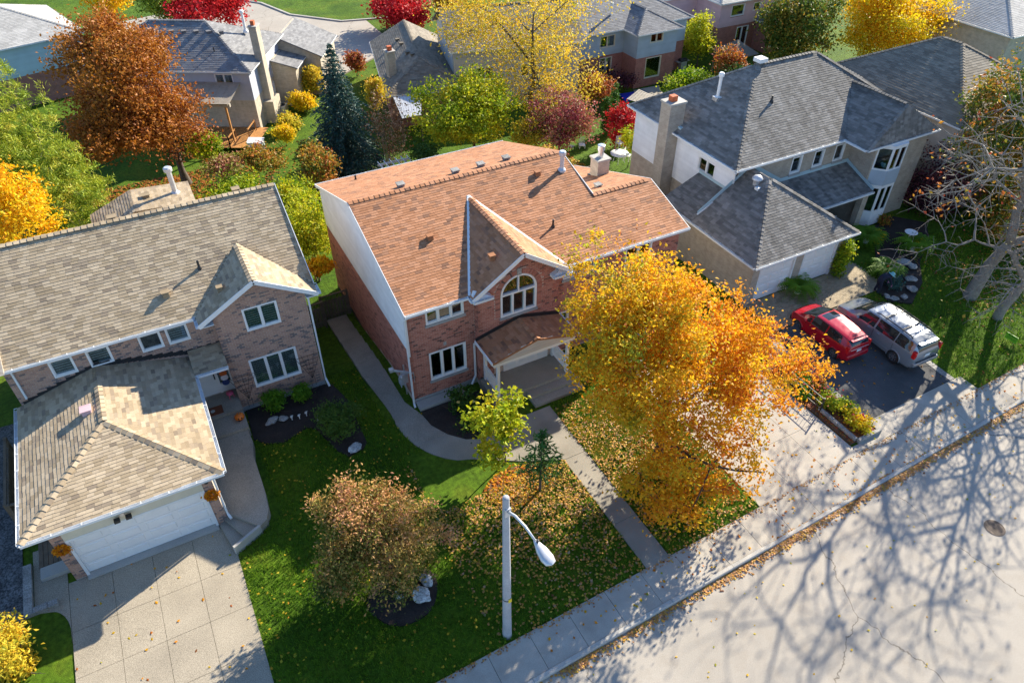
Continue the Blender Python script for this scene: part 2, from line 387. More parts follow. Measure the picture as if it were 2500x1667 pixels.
for k, (a, b) in enumerate(((11.38, 13.7), (13.715, 15.62), (15.635, 17.58))):
    mb = MB(); mb.box(11.98, 13.1, a, b, -.25, .022); wpar(mb.obj('path_slab', M_aggr2), cp)
drvC = bpy.data.objects.new('centre_driveway', None); COL.objects.link(drvC); drvC['kind'] = 'structure'
M_drvC = speckle_mat('pale_drive', (.40, .365, .31), .16, 45, blotch=.5, bvar=.12, warm=(.9, .88, .86))
for i, (x0, x1) in enumerate(((17.9, 19.85), (19.865, 21.85), (21.865, 23.84))):
    for j in range(6):
        y0 = 12.0 + j*2.0; y1 = min(y0+1.985, 23.95)
        mb = MB(); mb.box(x0, x1, y0 if j else walk_y(x0)+.02, y1, -.25, .02); wpar(mb.obj('drive_slab', M_drvC), drvC)
# ------------------------------------------------------------------ right drive
drape('right_driveway', 25.98, 31.55, 12.95, 19.6, .012, M_asph, .15, 8, 12)
drape('drive_apron', 25.75, 32.3, 11.80, 12.93, .014, M_walk, .15, 8, 3)
drape('drive_apron', 23.86, 25.74, 11.76, 12.12, .02, M_walk, .15, 3, 2)
drape('drive_border', 25.62, 25.96, 12.95, 19.6, .02, M_walk, .15, 2, 12)
edge = bpy.data.objects.new('drive_edge', None); COL.objects.link(edge); edge['kind'] = 'structure'
for k in range(30):
    y = 12.95 + k*.22
    for c in range(2):
        x0 = 31.57 + c*.17; mb = MB(); zz = gz(x0, y); mb.box(x0, x0+.16, y, y+.21, zz-.1, zz+.03+.006*random.random()); wpar(mb.obj('edge_brick', M_stone), edge)
# ------------------------------------------------------------------ small repeated pieces (shingles, bricks, boards)
CAMP = np.array([0, 0, CAMH])
_unit = {}
def unit_mesh(kind, mat):
    """unit piece: x 0..1, y 0..1, z 0..1; a shingle tapers up the slope"""
    key = (kind, mat.name)
    if key not in _unit:
        mb = MB()
        if kind == 'wedge':
            vs = [(0, 0, 0), (1, 0, 0), (1, 1, 0), (0, 1, 0), (0, 0, 1), (1, 0, 1), (1, 1, .15), (0, 1, .15)]
            mb.add(vs, [(4, 5, 6, 7), (0, 1, 5, 4), (1, 2, 6, 5), (3, 0, 4, 7), (2, 3, 7, 6), (0, 3, 2, 1)])
        else: mb.box(0, 1, 0, 1, 0, 1)
        _unit[key] = mb.mesh(kind, mat)
    return _unit[key]
def build_pieces(fr, name, stuff_name, kind, mat, parent, n_ind=300, seed=0):
    """fr: array (N, 4, 3) rows origin, ax, ay, az (world). The nearest n_ind become parts of their own."""
    fr = np.asarray(fr, float)
    if len(fr) == 0: return
    r = np.random.default_rng(seed); tint = r.random(len(fr)).astype(float)
    cen = fr[:, 0] + fr[:, 1]/2 + fr[:, 2]/2; d = np.linalg.norm(cen-CAMP, axis=1) - .4*np.linalg.norm(fr[:, 1], axis=1)
    dv = cen-CAMP; dep = dv @ _fw; pu = np.abs(dv @ _rt)/dep*FPX; pv = np.abs(dv @ _up)/dep*FPX
    d = d + np.where((pu > 1250) | (pv > 833), 200, 0)
    order = np.argsort(d); ind = order[:n_ind]; rest = order[n_ind:]
    me = unit_mesh(kind, mat)
    for i in ind:
        o = bpy.data.objects.new(name, me); COL.objects.link(o)
        M = Matrix.Identity(4)
        for c in range(3):
            for k in range(3): M[k][c] = fr[i, c+1, k]
        for k in range(3): M[k][3] = fr[i, 0, k]
        if parent.type == 'EMPTY': wpar(o, parent)
        else: o.parent = parent
        o.matrix_basis = M; o['tint'] = float(tint[i])
    if len(rest):
        tv = np.array([v.co[:] for v in me.vertices]); tf = np.array([p.vertices[:] for p in me.polygons])
        F = fr[rest]; V = F[:, None, 0] + tv[None, :, 0:1]*F[:, None, 1] + tv[None, :, 1:2]*F[:, None, 2] + tv[None, :, 2:3]*F[:, None, 3]
        n = len(tv); Q = (tf[None] + (np.arange(len(rest))*n)[:, None, None]).reshape(-1, 4)
        m2 = np_mesh(stuff_name, V.reshape(-1, 3), Q, tint=np.repeat(tint[rest], len(tf))); m2.materials.append(mat)
        o = bpy.data.objects.new(stuff_name, m2); COL.objects.link(o); wpar(o, parent); o['kind'] = 'stuff'

def lay_shingles(poly, a, b, expo=.15, w=.31, th=.016, jit=.25, seed=1, lift=.008):
    """courses of shingles over a planar polygon; a-b is the eave direction"""
    r = np.random.default_rng(seed); P = [np.array(p, float) for p in poly]; a = np.array(a, float); b = np.array(b, float)
    e = (b-a)/np.linalg.norm(b-a); n = sum(np.cross(P[i], P[(i+1) % len(P)]) for i in range(len(P))); n /= np.linalg.norm(n)
    if n[2] < 0: n = -n
    s = np.cross(n, e); 
    if s[2] < 0: s = -s
    q = [((p-a) @ e, (p-a) @ s) for p in P]; ymin = min(y for x, y in q); ymax = max(y for x, y in q)
    out = []; k = 0; y = ymin
    while y < ymax - .02:
        ym = min(y + expo*.5, ymax-.005); xs = []
        for i in range(len(q)):
            (x0, y0), (x1, y1) = q[i], q[(i+1) % len(q)]
            if (y0 <= ym < y1) or (y1 <= ym < y0): xs.append(x0 + (ym-y0)/(y1-y0)*(x1-x0))
        xs.sort()
        for i in range(0, len(xs)-1, 2):
            xa, xb = xs[i], xs[i+1]; x = xa - w*r.random()
            while x < xb:
                ww = w*(1 + jit*(r.random()-.5)*2); x0 = max(x, xa); x1 = min(x+ww-.006, xb)
                if x1-x0 > .03:
                    t = th*(.85 + .3*r.random()); l = min(expo*1.1, ymax-y)
                    o = a + e*x0 + s*(y + .006*r.normal()) + n*lift
                    out.append((o, e*(x1-x0), s*l, n*t))
                x += ww
        y += expo; k += 1
    return out
def ridge_caps(p, q, w=.30, l=.26, th=.03):
    """overlapping caps along a ridge or hip, two leaves each"""
    p = np.array(p, float); q = np.array(q, float); d = q-p; L = np.linalg.norm(d); d /= L
    side = np.cross(d, [0, 0, 1]); side /= np.linalg.norm(side); out = []
    for k in range(int(L/l)):
        for sg in (1, -1):
            ax = side*sg*w/2 + np.array([0, 0, -.055]); o = p + d*(k*l) + np.array([0, 0, .045])
            up = np.cross(ax, d)*sg; up = up/np.linalg.norm(up); up = up if up[2] > 0 else -up
            out.append((o, ax, d*l*1.1, up*th))
    return out

def rects_minus(w, z0, z1, holes):
    xs = sorted({0, w, *[h[0] for h in holes], *[h[1] for h in holes]}); zs = sorted({z0, z1, *[h[2] for h in holes], *[h[3] for h in holes]})
    xs = [x for x in xs if 0 <= x <= w]; zs = [z for z in zs if z0 <= z <= z1]; out = []
    for i in range(len(xs)-1):
        run = None
        for j in range(len(zs)-1):
            cx, cz = (xs[i]+xs[i+1])/2, (zs[j]+zs[j+1])/2
            if any(h[0] < cx < h[1] and h[2] < cz < h[3] for h in holes):
                if run: out.append(run); run = None
            else: run = [xs[i], xs[i+1], run[2] if run else zs[j], zs[j+1]]
        if run: out.append(run)
    return out
class Wall:
    """a vertical wall: o start (x,y), direction angle, width; outside is to the right of the direction"""
    def __init__(s, x0, y0, x1, y1):
        s.o = Vector((x0, y0, 0)); d = Vector((x1-x0, y1-y0, 0)); s.w = d.length; s.u = d/s.w; s.n = Vector((s.u.y, -s.u.x, 0))
    def p(s, x, z, out=0.0): v = s.o + s.u*x + s.n*out; return Vector((v.x, v.y, z))
    def mat4(s, x, z, out=0.0):
        q = s.p(x, z, out); M = Matrix.Identity(4)
        for k in range(3): M[k][0] = s.u[k]; M[k][1] = s.n[k]; M[k][2] = (0, 0, 1)[k]; M[k][3] = q[k]
        return M
def wall_mesh(W, z0, z1, holes, th=.2, gable=None):
    mb = MB(); M = W.mat4(0, 0)
    for x0, x1, a, b in rects_minus(W.w, z0, z1, holes): mb.box(x0, x1, -th, 0, a, b, M=M)
    if gable: mb.prism([W.p(x, z) for x, z in gable], -W.n*th)
    return mb
def lay_bricks(W, z0, z1, holes, top=None, bl=.235, bh=.085, proud=.009, seed=1, gap=.013):
    r = np.random.default_rng(seed); out = []; nr = int((z1-z0)/bh); u = np.array(W.u); n = np.array(W.n); zz = np.array([0, 0, 1.0])
    for k in range(nr):
        z = z0 + k*bh; x = -(bl/2 if k % 2 else 0); xl, xr = (0, W.w) if top is None else top(z+bh/2)
        while x < xr:
            segs = [(max(x, xl), min(x+bl-gap, xr))]; x += bl
            for h in holes:
                if h[2]-bh*.6 < z < h[3]-bh*.3:
                    ns = []
                    for a, b in segs:
                        if b <= h[0] or a >= h[1]: ns.append((a, b)); continue
                        if a < h[0]-.03: ns.append((a, h[0]))
                        if b > h[1]+.03: ns.append((h[1], b))
                    segs = ns
            for a, b in segs:
                if b-a > .03:
                    o = np.array(W.p(a, z)); pr = proud*(.7+.6*r.random())
                    out.append((o, u*(b-a), zz*(bh-gap), n*pr))
    return out
def siding(W, z0, z1, holes, parent, mat, bh=.2, gable=None, stuff=True, name='siding_board'):
    """lap siding boards; gable(z) gives the x-range"""
    out = []; z = z0; u = np.array(W.u); n = np.array(W.n); zz = np.array([0, 0, 1.0])
    while z < z1-.02:
        xl, xr = (0, W.w) if gable is None else gable(z+bh/2); segs = [(xl, xr)]
        for h in holes:
            if h[2]-bh*.5 < z < h[3]-bh*.4:
                ns = []
                for a, b in segs:
                    if b <= h[0] or a >= h[1]: ns.append((a, b)); continue
                    if a < h[0]: ns.append((a, h[0]))
                    if b > h[1]: ns.append((h[1], b))
                segs = ns
        for a, b in segs:
            if b-a > .05: out.append((np.array(W.p(a, z)), u*(b-a), zz*min(bh*1.04, z1-z), n*.022))
        z += bh
    if out: build_pieces(out, name, 'siding_field', 'wedge', mat, parent, 0 if stuff else 200, seed=3)

def window(W, x, z, w, h, cols, house, frame=.07, sill=True, blind=None, mat=None, rec=.05, arch=False, M_sill=None, name='window'):
    """framed window set in a wall opening; panes, mullions, sill and blinds are its sub-parts"""
    mat = mat or M_white; mb = MB(); M = W.mat4(x, z)
    for a in ((0, w, 0, frame), (0, w, h-frame, h)): mb.box(a[0], a[1], -.14, .03, a[2], a[3], M=M)
    for a in ((0, frame), (w-frame, w)): mb.box(a[0], a[1], -.14, .03, frame, h-frame, M=M)
    xs = [frame]; tot = sum(cols); acc = frame; iw = w-2*frame
    for c in cols[:-1]: acc += iw*c/tot; mb.box(acc-.04, acc+.04, -.13, .015, frame, h-frame, M=M); xs += [acc-.04, acc+.04]
    xs.append(w-frame)
    o = mb.obj(name, mat, house)
    for i in range(len(cols)):
        a, b = xs[2*i], xs[2*i+1]
        m2 = MB(); m2.box(a+.03, b-.03, -.085, -.075, frame+.03, h-frame-.03, M=M); q = m2.obj('pane', M_glass, o)
        m3 = MB()
        for r_ in ((a, b, frame, frame+.03), (a, b, h-frame-.03, h-frame)): m3.box(r_[0], r_[1], -.1, -.02, r_[2], r_[3], M=M)
        for r_ in ((a, a+.03), (b-.03, b)): m3.box(r_[0], r_[1], -.1, -.02, frame+.03, h-frame-.03, M=M)
        m3.obj('sash', mat, o)
        bl = blind[i % len(blind)] if blind else None
        if bl == 'z':
            m4 = MB(); nz = max(3, int(h/.13)); hh = (h-2*frame)/nz
            for k in range(nz): m4.box(a, b, -.15, -.14, frame+k*hh+hh*.12, frame+k*hh+hh*.72, M=M)
            m4.obj('blind', M_blind, o)
        elif bl == 'c':
            m4 = MB(); nn = 7; P0 = [[M @ Vector((a+(b-a)*t/(nn*2), -.19+.02*(t % 2), zz)) for t in range(nn*2+1)] for zz in (frame, h-frame)]; m4.grid(P0); m4.obj('curtain', M_curtain, o)
        elif bl == 'h':
            m4 = MB(); nn = 4; c_ = a+(b-a)*.45; P0 = [[M @ Vector((a+(c_-a)*t/(nn*2), -.19+.02*(t % 2), zz)) for t in range(nn*2+1)] for zz in (frame, h-frame)]; m4.grid(P0); m4.obj('curtain', M_curtain, o)
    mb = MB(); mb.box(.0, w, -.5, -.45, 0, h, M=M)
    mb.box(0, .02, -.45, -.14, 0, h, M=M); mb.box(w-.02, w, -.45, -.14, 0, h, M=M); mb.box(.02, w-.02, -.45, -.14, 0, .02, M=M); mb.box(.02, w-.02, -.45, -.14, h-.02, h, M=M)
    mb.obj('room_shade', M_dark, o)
    if sill:
        mb = MB(); mb.box(-.06, w+.06, -.1, .07, -.14, -.004, M=M); mb.obj('sill', M_sill or M_found, o)
    return o
def roof_slab(planes, house, mat, th=.12, name='roof'):
    mb = MB()
    for pl in planes: mb.prism(pl, (0, 0, -th))
    return mb.obj(name, mat, house)
def bars(name, segs, w, h, mat, house):
    for a, b in segs: MB().bar(a, b, w, h).obj(name, mat, house)
def gutter(p, q, house, mat=None, w=.12, h=.11):
    mb = MB(); p = Vector(p); q = Vector(q); d = (q-p).normalized(); x = d.cross(Vector((0, 0, 1))).normalized()
    for off, zz, ww, hh in ((0, -h/2, w, .015), (-w/2, 0, .012, h), (w/2, 0, .012, h)):
        mb.bar(p+x*off+Vector((0, 0, zz)), q+x*off+Vector((0, 0, zz)), ww, hh)
    n = max(2, int((q-p).length/.9))
    for k in range(n+1):
        c = p + (q-p)*(k/n); mb.bar(c-x*w/2+Vector((0, 0, h/2)), c+x*w/2+Vector((0, 0, h/2)), .03, .012)
    return mb.obj('gutter', mat or M_trim, house)
def downspout(pts, house, r=.045, mat=None):
    mb = MB()
    for a, b in zip(pts[:-1], pts[1:]): mb.bar(a, b, r*2, r*1.6)
    return mb.obj('downspout', mat or M_trim, house)
def vent_box(p, s, house, mat):
    mb = MB(); x, y, z = p; mb.prism([(x-s/2, y-s/2, z-.05), (x+s/2, y-s/2, z-.05), (x+s/2, y+s/2, z+.05), (x-s/2, y+s/2, z+.05)], (0, 0, .2)); 
    mb.box(x-s*.62, x+s*.62, y-s*.62, y+s*.62, z+.19, z+.235); return mb.obj('roof_vent', mat, house)
def vent_pipe(p, r, h, house, mat, cap=True):
    mb = MB(); x, y, z = p; mb.lathe([(r*2.1, -.1), (r*1.9, .05), (r*1.05, .16), (r, .18), (r, h)], 12, p)
    if cap: mb.lathe([(r*1.5, h-.03), (r*1.7, h), (r*1.7, h+.16), (r*1.2, h+.22), (0, h+.22)], 12, p, cap=False)
    return mb.obj('vent_pipe', mat, house)
def garage_door(W, x, z, w, h, house, cols=4, rows=4, mat=None, inset=.10, name='garage_door'):
    mat = mat or M_white; M = W.mat4(x, z); o = MB().box(0, w, -inset-.06, -inset, 0, h, M=M).obj(name, mat, house)
    ch = h/rows; cw = w/cols
    for j in range(rows):
        mb = MB(); mb.box(0, w, -inset, -inset+.018, j*ch+.008, (j+1)*ch-.008, M=M); mb.obj('door_section', mat, o)
        for i in range(cols):
            mb = MB(); a, b, c, d = i*cw+.12, (i+1)*cw-.12, j*ch+.09, (j+1)*ch-.09
            vs = [M @ Vector((q, y, r)) for y, s_ in ((-inset+.017, 0), (-inset+.045, .03)) for q, r in ((a+s_, c+s_), (b-s_, c+s_), (b-s_, d-s_), (a+s_, d-s_))]
            mb.add(vs, [(4, 5, 6, 7), (0, 1, 5, 4), (1, 2, 6, 5), (2, 3, 7, 6), (3, 0, 4, 7)]); mb.obj('raised_panel', mat, o)
    return o

# material sets
M_shL = pieces_mat('beige_shingle', [(0, (.30, .23, .145)), (.35, (.39, .305, .20)), (.7, (.47, .375, .255)), (1, (.22, .17, .12))], bvar=.1)
M_shC = pieces_mat('russet_shingle', [(0, (.34, .15, .07)), (.4, (.41, .19, .095)), (.75, (.47, .23, .125)), (1, (.20, .10, .06))], bvar=.08)
M_shR = pieces_mat('charcoal_shingle', [(0, (.15, .142, .13)), (.5, (.21, .198, .18)), (1, (.27, .255, .235))], bvar=.14, streak=((2.2, .12, .3), .62))
M_shG = pieces_mat('grey_shingle', [(0, (.16, .16, .165)), (.5, (.21, .21, .215)), (1, (.26, .26, .26))])
M_shB = pieces_mat('brown_grey_shingle', [(0, (.16, .14, .11)), (.5, (.22, .19, .15)), (1, (.27, .24, .19))])
M_brL = pieces_mat('brown_brick', [(0, (.40, .24, .175)), (.4, (.47, .29, .215)), (.78, (.36, .22, .175)), (.88, (.17, .135, .13)), (1, (.20, .16, .15))], bvar=.08, bmp=.2)
M_brC = pieces_mat('red_brick', [(0, (.40, .16, .115)), (.45, (.48, .21, .15)), (.84, (.37, .14, .10)), (.95, (.17, .085, .07)), (1, (.14, .075, .065))], bvar=.08, bmp=.2)
M_mort = plain('mortar', (.50, .43, .36), .9, .1, 3, 50, .12)
M_mortC = plain('red_mortar', (.50, .38, .31), .9, .1, 3, 50, .12)
def brick_tex(name, c1, c2, mort, scale=1.0):
    """small-scale brickwork for walls too far off to tell bricks apart"""
    m, nt, N, L, B = nmat(name); b = N.new('ShaderNodeTexBrick'); b.inputs['Scale'].default_value = 1.0
    b.inputs['Color1'].default_value = (*c1, 1); b.inputs['Color2'].default_value = (*c2, 1); b.inputs['Mortar'].default_value = (*mort, 1)
    b.inputs['Brick Width'].default_value = .23*scale; b.inputs['Row Height'].default_value = .08*scale; b.inputs['Mortar Size'].default_value = .01*scale
    g = N.new('ShaderNodeNewGeometry'); sx = N.new('ShaderNodeSeparateXYZ'); L.new(g.outputs['Position'], sx.inputs[0])
    ad = N.new('ShaderNodeMath'); L.new(sx.outputs[0], ad.inputs[0]); L.new(sx.outputs[1], ad.inputs[1])
    cb = N.new('ShaderNodeCombineXYZ'); L.new(ad.outputs[0], cb.inputs[0]); L.new(sx.outputs[2], cb.inputs[1]); L.new(cb.outputs[0], b.inputs['Vector'])
    g.name = 'GEO'; n = noise(N, L, 2.5, 4); o = mult(N, L, b.outputs[0], ramp(N, L, n.outputs[0], [(.3, (.85,)*3), (.7, (1.15,)*3)]).outputs[0])
    L.new(o, B.inputs['Base Color']); B.inputs['Roughness'].default_value = .9; bump(N, L, B, b.outputs['Fac'], -.3, .01); return m
M_brBeige = brick_tex('beige_brick', (.40, .34, .27), (.33, .28, .22), (.42, .37, .31))
M_brRed = brick_tex('far_red_brick', (.36, .13, .10), (.28, .10, .08), (.36, .22, .18))
M_brTan = brick_tex('tan_brick', (.48, .42, .32), (.40, .35, .27), (.5, .45, .38))
def side_mat(name, c):
    return pieces_mat(name, [(0, dim(c, .95)), (1, dim(c, 1.04))], rough=.6, fine=30, fvar=.05, blotch=1.2, bvar=.07, bmp=0)
M_sdWhite = side_mat('white_siding', (.80, .81, .82)); M_sdBlue = side_mat('blue_siding', (.36, .44, .52)); M_sdGrey = side_mat('grey_siding', (.44, .46, .53))
M_sdTeal = side_mat('teal_siding', (.42, .56, .60)); M_sdPink = side_mat('pink_siding', (.62, .43, .46)); M_sdCream = side_mat('cream_siding', (.58, .53, .47))
# ================================================================== LEFT HOUSE (beige roof, brown brick)
def left_house():
    H = thing('brick_house', 'brown brick house with beige shingle roof and front double garage', 'house', (-4, 28, 0))
    xr = 4.08; yb = 27.5; ym = 28.3; xl = -10.5; eav = 5.5; rid = 8.25; yr = 32.8; pit = (rid-eav)/(yr-27.95); back = 37.4
    # walls
    wb = Wall(.07, yb, xr, yb); hb = [(1.22, 2.74, 4.32, 5.54), (.87, 3.05, 1.03, 2.72)]
    gab = [(0, 5.5), (wb.w, 5.5), (wb.w/2, 6.68)]
    w1 = wall_mesh(wb, -.3, 5.5, hb, gable=gab).obj('bay_wall', M_mort, H)
    topf = lambda z: (0, wb.w) if z < 5.5 else ((z-5.5)/1.18*wb.w/2, wb.w-(z-5.5)/1.18*wb.w/2)
    build_pieces(lay_bricks(wb, .12, 6.66, hb, topf, seed=11), 'brick', 'brick_field', 'box', M_brL, w1, 300, 11)
    mb = MB(); mb.box(.03, xr+.03, yb-.03, yb+.1, -.4, .12); mb.obj('foundation', M_found, H)
    wm = Wall(-8.0, ym, .07, ym); X0 = -8.0
    ups = [(-6.43, -5.53), (-5.03, -4.13), (-3.0, -2.1), (-1.9, -1.0)]
    hm = [(a-X0, b-X0, 4.24, 5.12) for a, b in ups] + [(-1.62-X0, .06-X0, .7, 3.0)]
    w2 = wall_mesh(wm, -.3, 5.5, hm).obj('front_wall', M_mort, H)
    bb = lay_bricks(wm, 2.6, 5.45, hm, seed=12); bb = [b for b in bb if True]
    build_pieces(bb, 'brick', 'brick_field', 'box', M_brL, w2, 200, 12)
    wl = Wall(.07, ym, .07, yb); w3 = wall_mesh(wl, -.3, 5.5, []).obj('bay_side_wall', M_mort, H); build_pieces(lay_bricks(wl, .7, 5.45, [], seed=13), 'brick', 'brick_field', 'box', M_brL, w3, 0, 13)
    wr = Wall(xr, yb+.2, xr, back); wall_mesh(wr, -1.6, 5.3, [], gable=[(0, 5.3), (wr.w, 5.3), (5.1, 7.9)]).obj('side_wall', M_brBeige, H)
    wall_mesh(Wall(xr-.2, back, -8, back), -1.6, 5.5, []).obj('rear_wall', M_brBeige, H)
    wall_mesh(Wall(-8, back, -8, ym+.2), -1.6, 5.5, [], gable=[(0, 5.5), (wr.w, 5.5), (4.6, 8.1)]).obj('side_wall', M_brBeige, H)
    # windows
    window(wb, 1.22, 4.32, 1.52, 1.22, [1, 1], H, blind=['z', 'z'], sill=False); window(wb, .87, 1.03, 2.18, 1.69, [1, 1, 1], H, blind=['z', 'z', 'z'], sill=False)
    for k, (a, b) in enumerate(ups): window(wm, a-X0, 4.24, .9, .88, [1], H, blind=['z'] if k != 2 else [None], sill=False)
    # soldier-course sills below the bay windows
    for (x, z, w) in ((1.22, 4.32, 1.52), (.87, 1.03, 2.18)):
        n = int(w/.082); u = np.array(wb.u); nn = np.array(wb.n); fr = [(np.array(wb.p(x+k*.082, z-.16)), u*.07, np.array([0, 0, .15]), nn*.04) for k in range(n)]
        build_pieces(fr, 'sill_brick', 'sill_field', 'box', M_brL, w1, 60, 14)
    # front door with sidelight, decorations
    M = wm.mat4(-1.62-X0, .7); mb = MB()
    for a in ((0, 1.68, 2.18, 2.3), ): mb.box(a[0], a[1], -.12, .02, a[2], a[3], M=M)
    for a in (0, .06, ): pass
    mb.box(0, .07, -.12, .02, 0, 2.18, M=M); mb.box(1.02, 1.12, -.12, .02, 0, 2.18, M=M); mb.box(1.6, 1.68, -.12, .02, 0, 2.18, M=M); mb.box(1.12, 1.6, -.12, -.04, 0, .5, M=M)
    fd = mb.obj('door_frame', M_white, H)
    mb = MB(); mb.box(.07, 1.02, -.1, -.05, 0, 2.18, M=M); d = mb.obj('front_door', M_white, H)
    for (a, b, c, e) in ((.18, .48, .2, .95), (.6, .9, .2, .95), (.18, .48, 1.05, 1.35), (.6, .9, 1.05, 1.35)):
        MB().box(a, b, -.05, -.032, c, e, M=M).obj('door_panel', M_white, d)
    MB().box(.18, .9, -.052, -.04, 1.5, 2.05, M=M).obj('door_glass', M_dark, d)
    MB().box(.93, .98, -.05, .02, .9, 1.35, M=M).obj('door_handle', M_black, d)
    MB().box(1.14, 1.58, -.09, -.08, .55, 2.15, M=M).obj('sidelight', M_glass, fd); MB().box(1.14, 1.58, -.3, -.28, .5, 2.16, M=M).obj('room_shade', M_curtain, fd)
    # gable roof planes
    ex = .55; x1 = xr+ex; x0 = xl; ey = 27.95
    valley = lambda z: ey + (z-eav)/pit
    bx = 2.06; bz = 7.0; bs = (bz-eav)/2.6; fy = 27.2; by = valley(bz)
    front = [(x0, ey, eav), (-.54, ey, eav), (bx, by, bz), (x1, ey+.02, eav+.01), (x1, yr, rid), (x0, yr, rid)]
    rear = [(x1, yr, rid), (x1, back+.4, eav-.05), (x0, back+.4, eav-.05), (x0, yr, rid)]
    bl = [(-.54, fy, eav), (bx, fy, bz), (bx, by, bz), (-.54, ey, eav)]; br = [(bx, fy, bz), (x1, fy, eav), (x1, ey+.02, eav+.01), (bx, by, bz)]
    rf = roof_slab([front, rear, bl, br], H, M_shL, .1)
    sh = lay_shingles(front, (x0, ey, eav), (x1, ey, eav), seed=1) + lay_shingles(rear, (x1, back+.4, eav-.05), (x0, back+.4, eav-.05), seed=2) \
        + lay_shingles(bl, (-.54, ey, eav), (-.54, fy, eav), seed=3) + lay_shingles(br, (x1, fy, eav), (x1, ey, eav), seed=4) + ridge_caps((x0, yr, rid), (x1, yr, rid)) + ridge_caps((bx, fy, bz), (bx, by-.1, bz))
    # garage
    gx0, gx1, gy = -8.2, -1.35, 20.85; ge = 3.3; gr = 4.25; px = -4.9; py = 24.7; gb = 28.28
    fr = [(gx0, gy, ge), (gx1, gy, ge), (px, py, gr)]; rt = [(gx1, gy, ge), (gx1, 26.85, ge), (gx1, gb, ge), (px, gb, gr), (px, py, gr)]; lt = [(gx0, gb, ge), (gx0, gy, ge), (px, py, gr), (px, gb, gr)]
    po = [(gx1, 26.85, ge), (.05, 26.85, ge), (.05, gb, ge+.34), (gx1, gb, ge+.34)]
    r2 = roof_slab([fr, rt, lt, po], H, M_shL, .1, 'garage_roof')
    sg = lay_shingles(fr, fr[0], fr[1], seed=5) + lay_shingles(rt, (gx1, gy, ge), (gx1, gb, ge), seed=6) + lay_shingles(lt, (gx0, gb, ge), (gx0, gy, ge), seed=7) + lay_shingles(po, po[0], po[1], seed=8) \
        + ridge_caps((gx0, gy, ge), (px, py, gr)) + ridge_caps((gx1, gy, ge), (px, py, gr)) + ridge_caps((px, py, gr), (px, gb, gr))
    build_pieces(sh, 'shingle', 'shingle_field', 'wedge', M_shL, rf, 300, 21); build_pieces(sg, 'shingle', 'shingle_field', 'wedge', M_shL, r2, 300, 22)
    # stepped flashing where the garage roof meets the wall
    mb = MB()
    for k in range(40):
        x = -7.9 + k*.2; zr = ge + (x-gx0)*.288 if x < px else ge+.2+(gr-ge)*max(0, 1-(x-px)/(gx1-px))*.8
        mb.box(x, x+.2, ym-.025, ym-.012, zr-.05, zr+.16+.05*(k % 2))
    mb.obj('flashing', M_black, H)
    # garage walls and door
    wg = Wall(-7.55, 21.25, -1.86, 21.25); hg = [(.42, 5.29, -.3, 2.26)]
    w4 = wall_mesh(wg, -.3, ge-.05, hg).obj('garage_wall', M_mort, H); build_pieces(lay_bricks(wg, .06, 2.3, [(.42, 5.29, -.3, 3)], seed=15) + lay_bricks(wg, 2.28, 3.22, [(.42, 5.29, 2, 4)], seed=16), 'brick', 'brick_field', 'box', M_brL, w4, 250, 15)
    MB().box(.40, 5.31, .0, .03, 2.3, ge-.06, M=wg.mat4(0, 0)).obj('stucco_band', M_cream, H)
    garage_door(wg, .48, .1, 4.75, 2.14, H); mb = MB(); M = wg.mat4(0, 0)
    for a in ((.40, .5, -.1, 2.3), (5.21, 5.31, -.1, 2.3)): mb.box(a[0], a[1], -.12, .035, a[2], a[3], M=M)
    mb.box(.5, 5.21, -.1, .045, 2.2, 2.31, M=M); mb.obj('door_trim', M_trim, H)
    MB().box(.42, 5.29, -.2, .22, -.1, .09, M=M).obj('threshold', M_conc, H)
    wall_mesh(Wall(-1.86, 21.45, -1.86, 28.3), -.3, ge-.05, []).obj('garage_side_wall', M_brBeige, H); wall_mesh(Wall(-7.55, 28.3, -7.55, 21.45), -.3, ge-.05, []).obj('garage_side_wall', M_brBeige, H)
    # soffits, fascia, gutters
    mb = MB(); mb.box(gx0+.05, gx1-.05, gy+.05, gy+.42, ge-.16, ge-.12); mb.box(gx0+.05, -7.55, gy+.42, gb, ge-.16, ge-.12); mb.box(-1.86, gx1-.05, gy+.42, 26.8, ge-.16, ge-.12); mb.box(gx1-.05, .05, 26.9, gb, ge-.16, ge-.12); mb.obj('soffit', M_trim, H)
    mb = MB(); mb.box(x0, -.5, ey+.05, ym, eav-.17, eav-.13); mb.box(-.5, .07, fy+.05, ym, eav-.17, eav-.13); mb.box(xr, x1-.02, fy+.05, 28, eav-.17, eav-.13); mb.obj('soffit', M_trim, H)
    g = .06
    for p, q in (((gx0-.02, gy-g, ge-.03), (gx1+.02, gy-g, ge-.03)), ((gx0-g, gb, ge-.03), (gx0-g, gy, ge-.03)), ((gx1+g, gy, ge-.03), (gx1+g, 26.8, ge-.03)), ((gx1+g, 26.79, ge-.03), (.05, 26.79, ge-.03)),
                 ((x0, ey-g, eav-.03), (-.6, ey-g, eav-.03)), ((-.54-g, ey, eav-.03), (-.54-g, fy, eav-.03)), ((x1+g, fy, eav-.03), (x1+g, ey, eav-.03))): gutter(p, q, H)
    MB().bar((-.56, fy-.02, eav-.05), (bx, fy-.02, bz-.05), .03, .2).obj('fascia', M_white, H); MB().bar((bx, fy-.02, bz-.05), (x1, fy-.02, eav-.05), .03, .2).obj('fascia', M_white, H); MB().bar((x1+.02, ey, eav), (x1+.02, yr, rid-.05), .03, .2).obj('fascia', M_white, H); MB().bar((x1+.02, yr, rid-.05), (x1+.02, back+.4, eav-.1), .03, .2).obj('fascia', M_white, H)
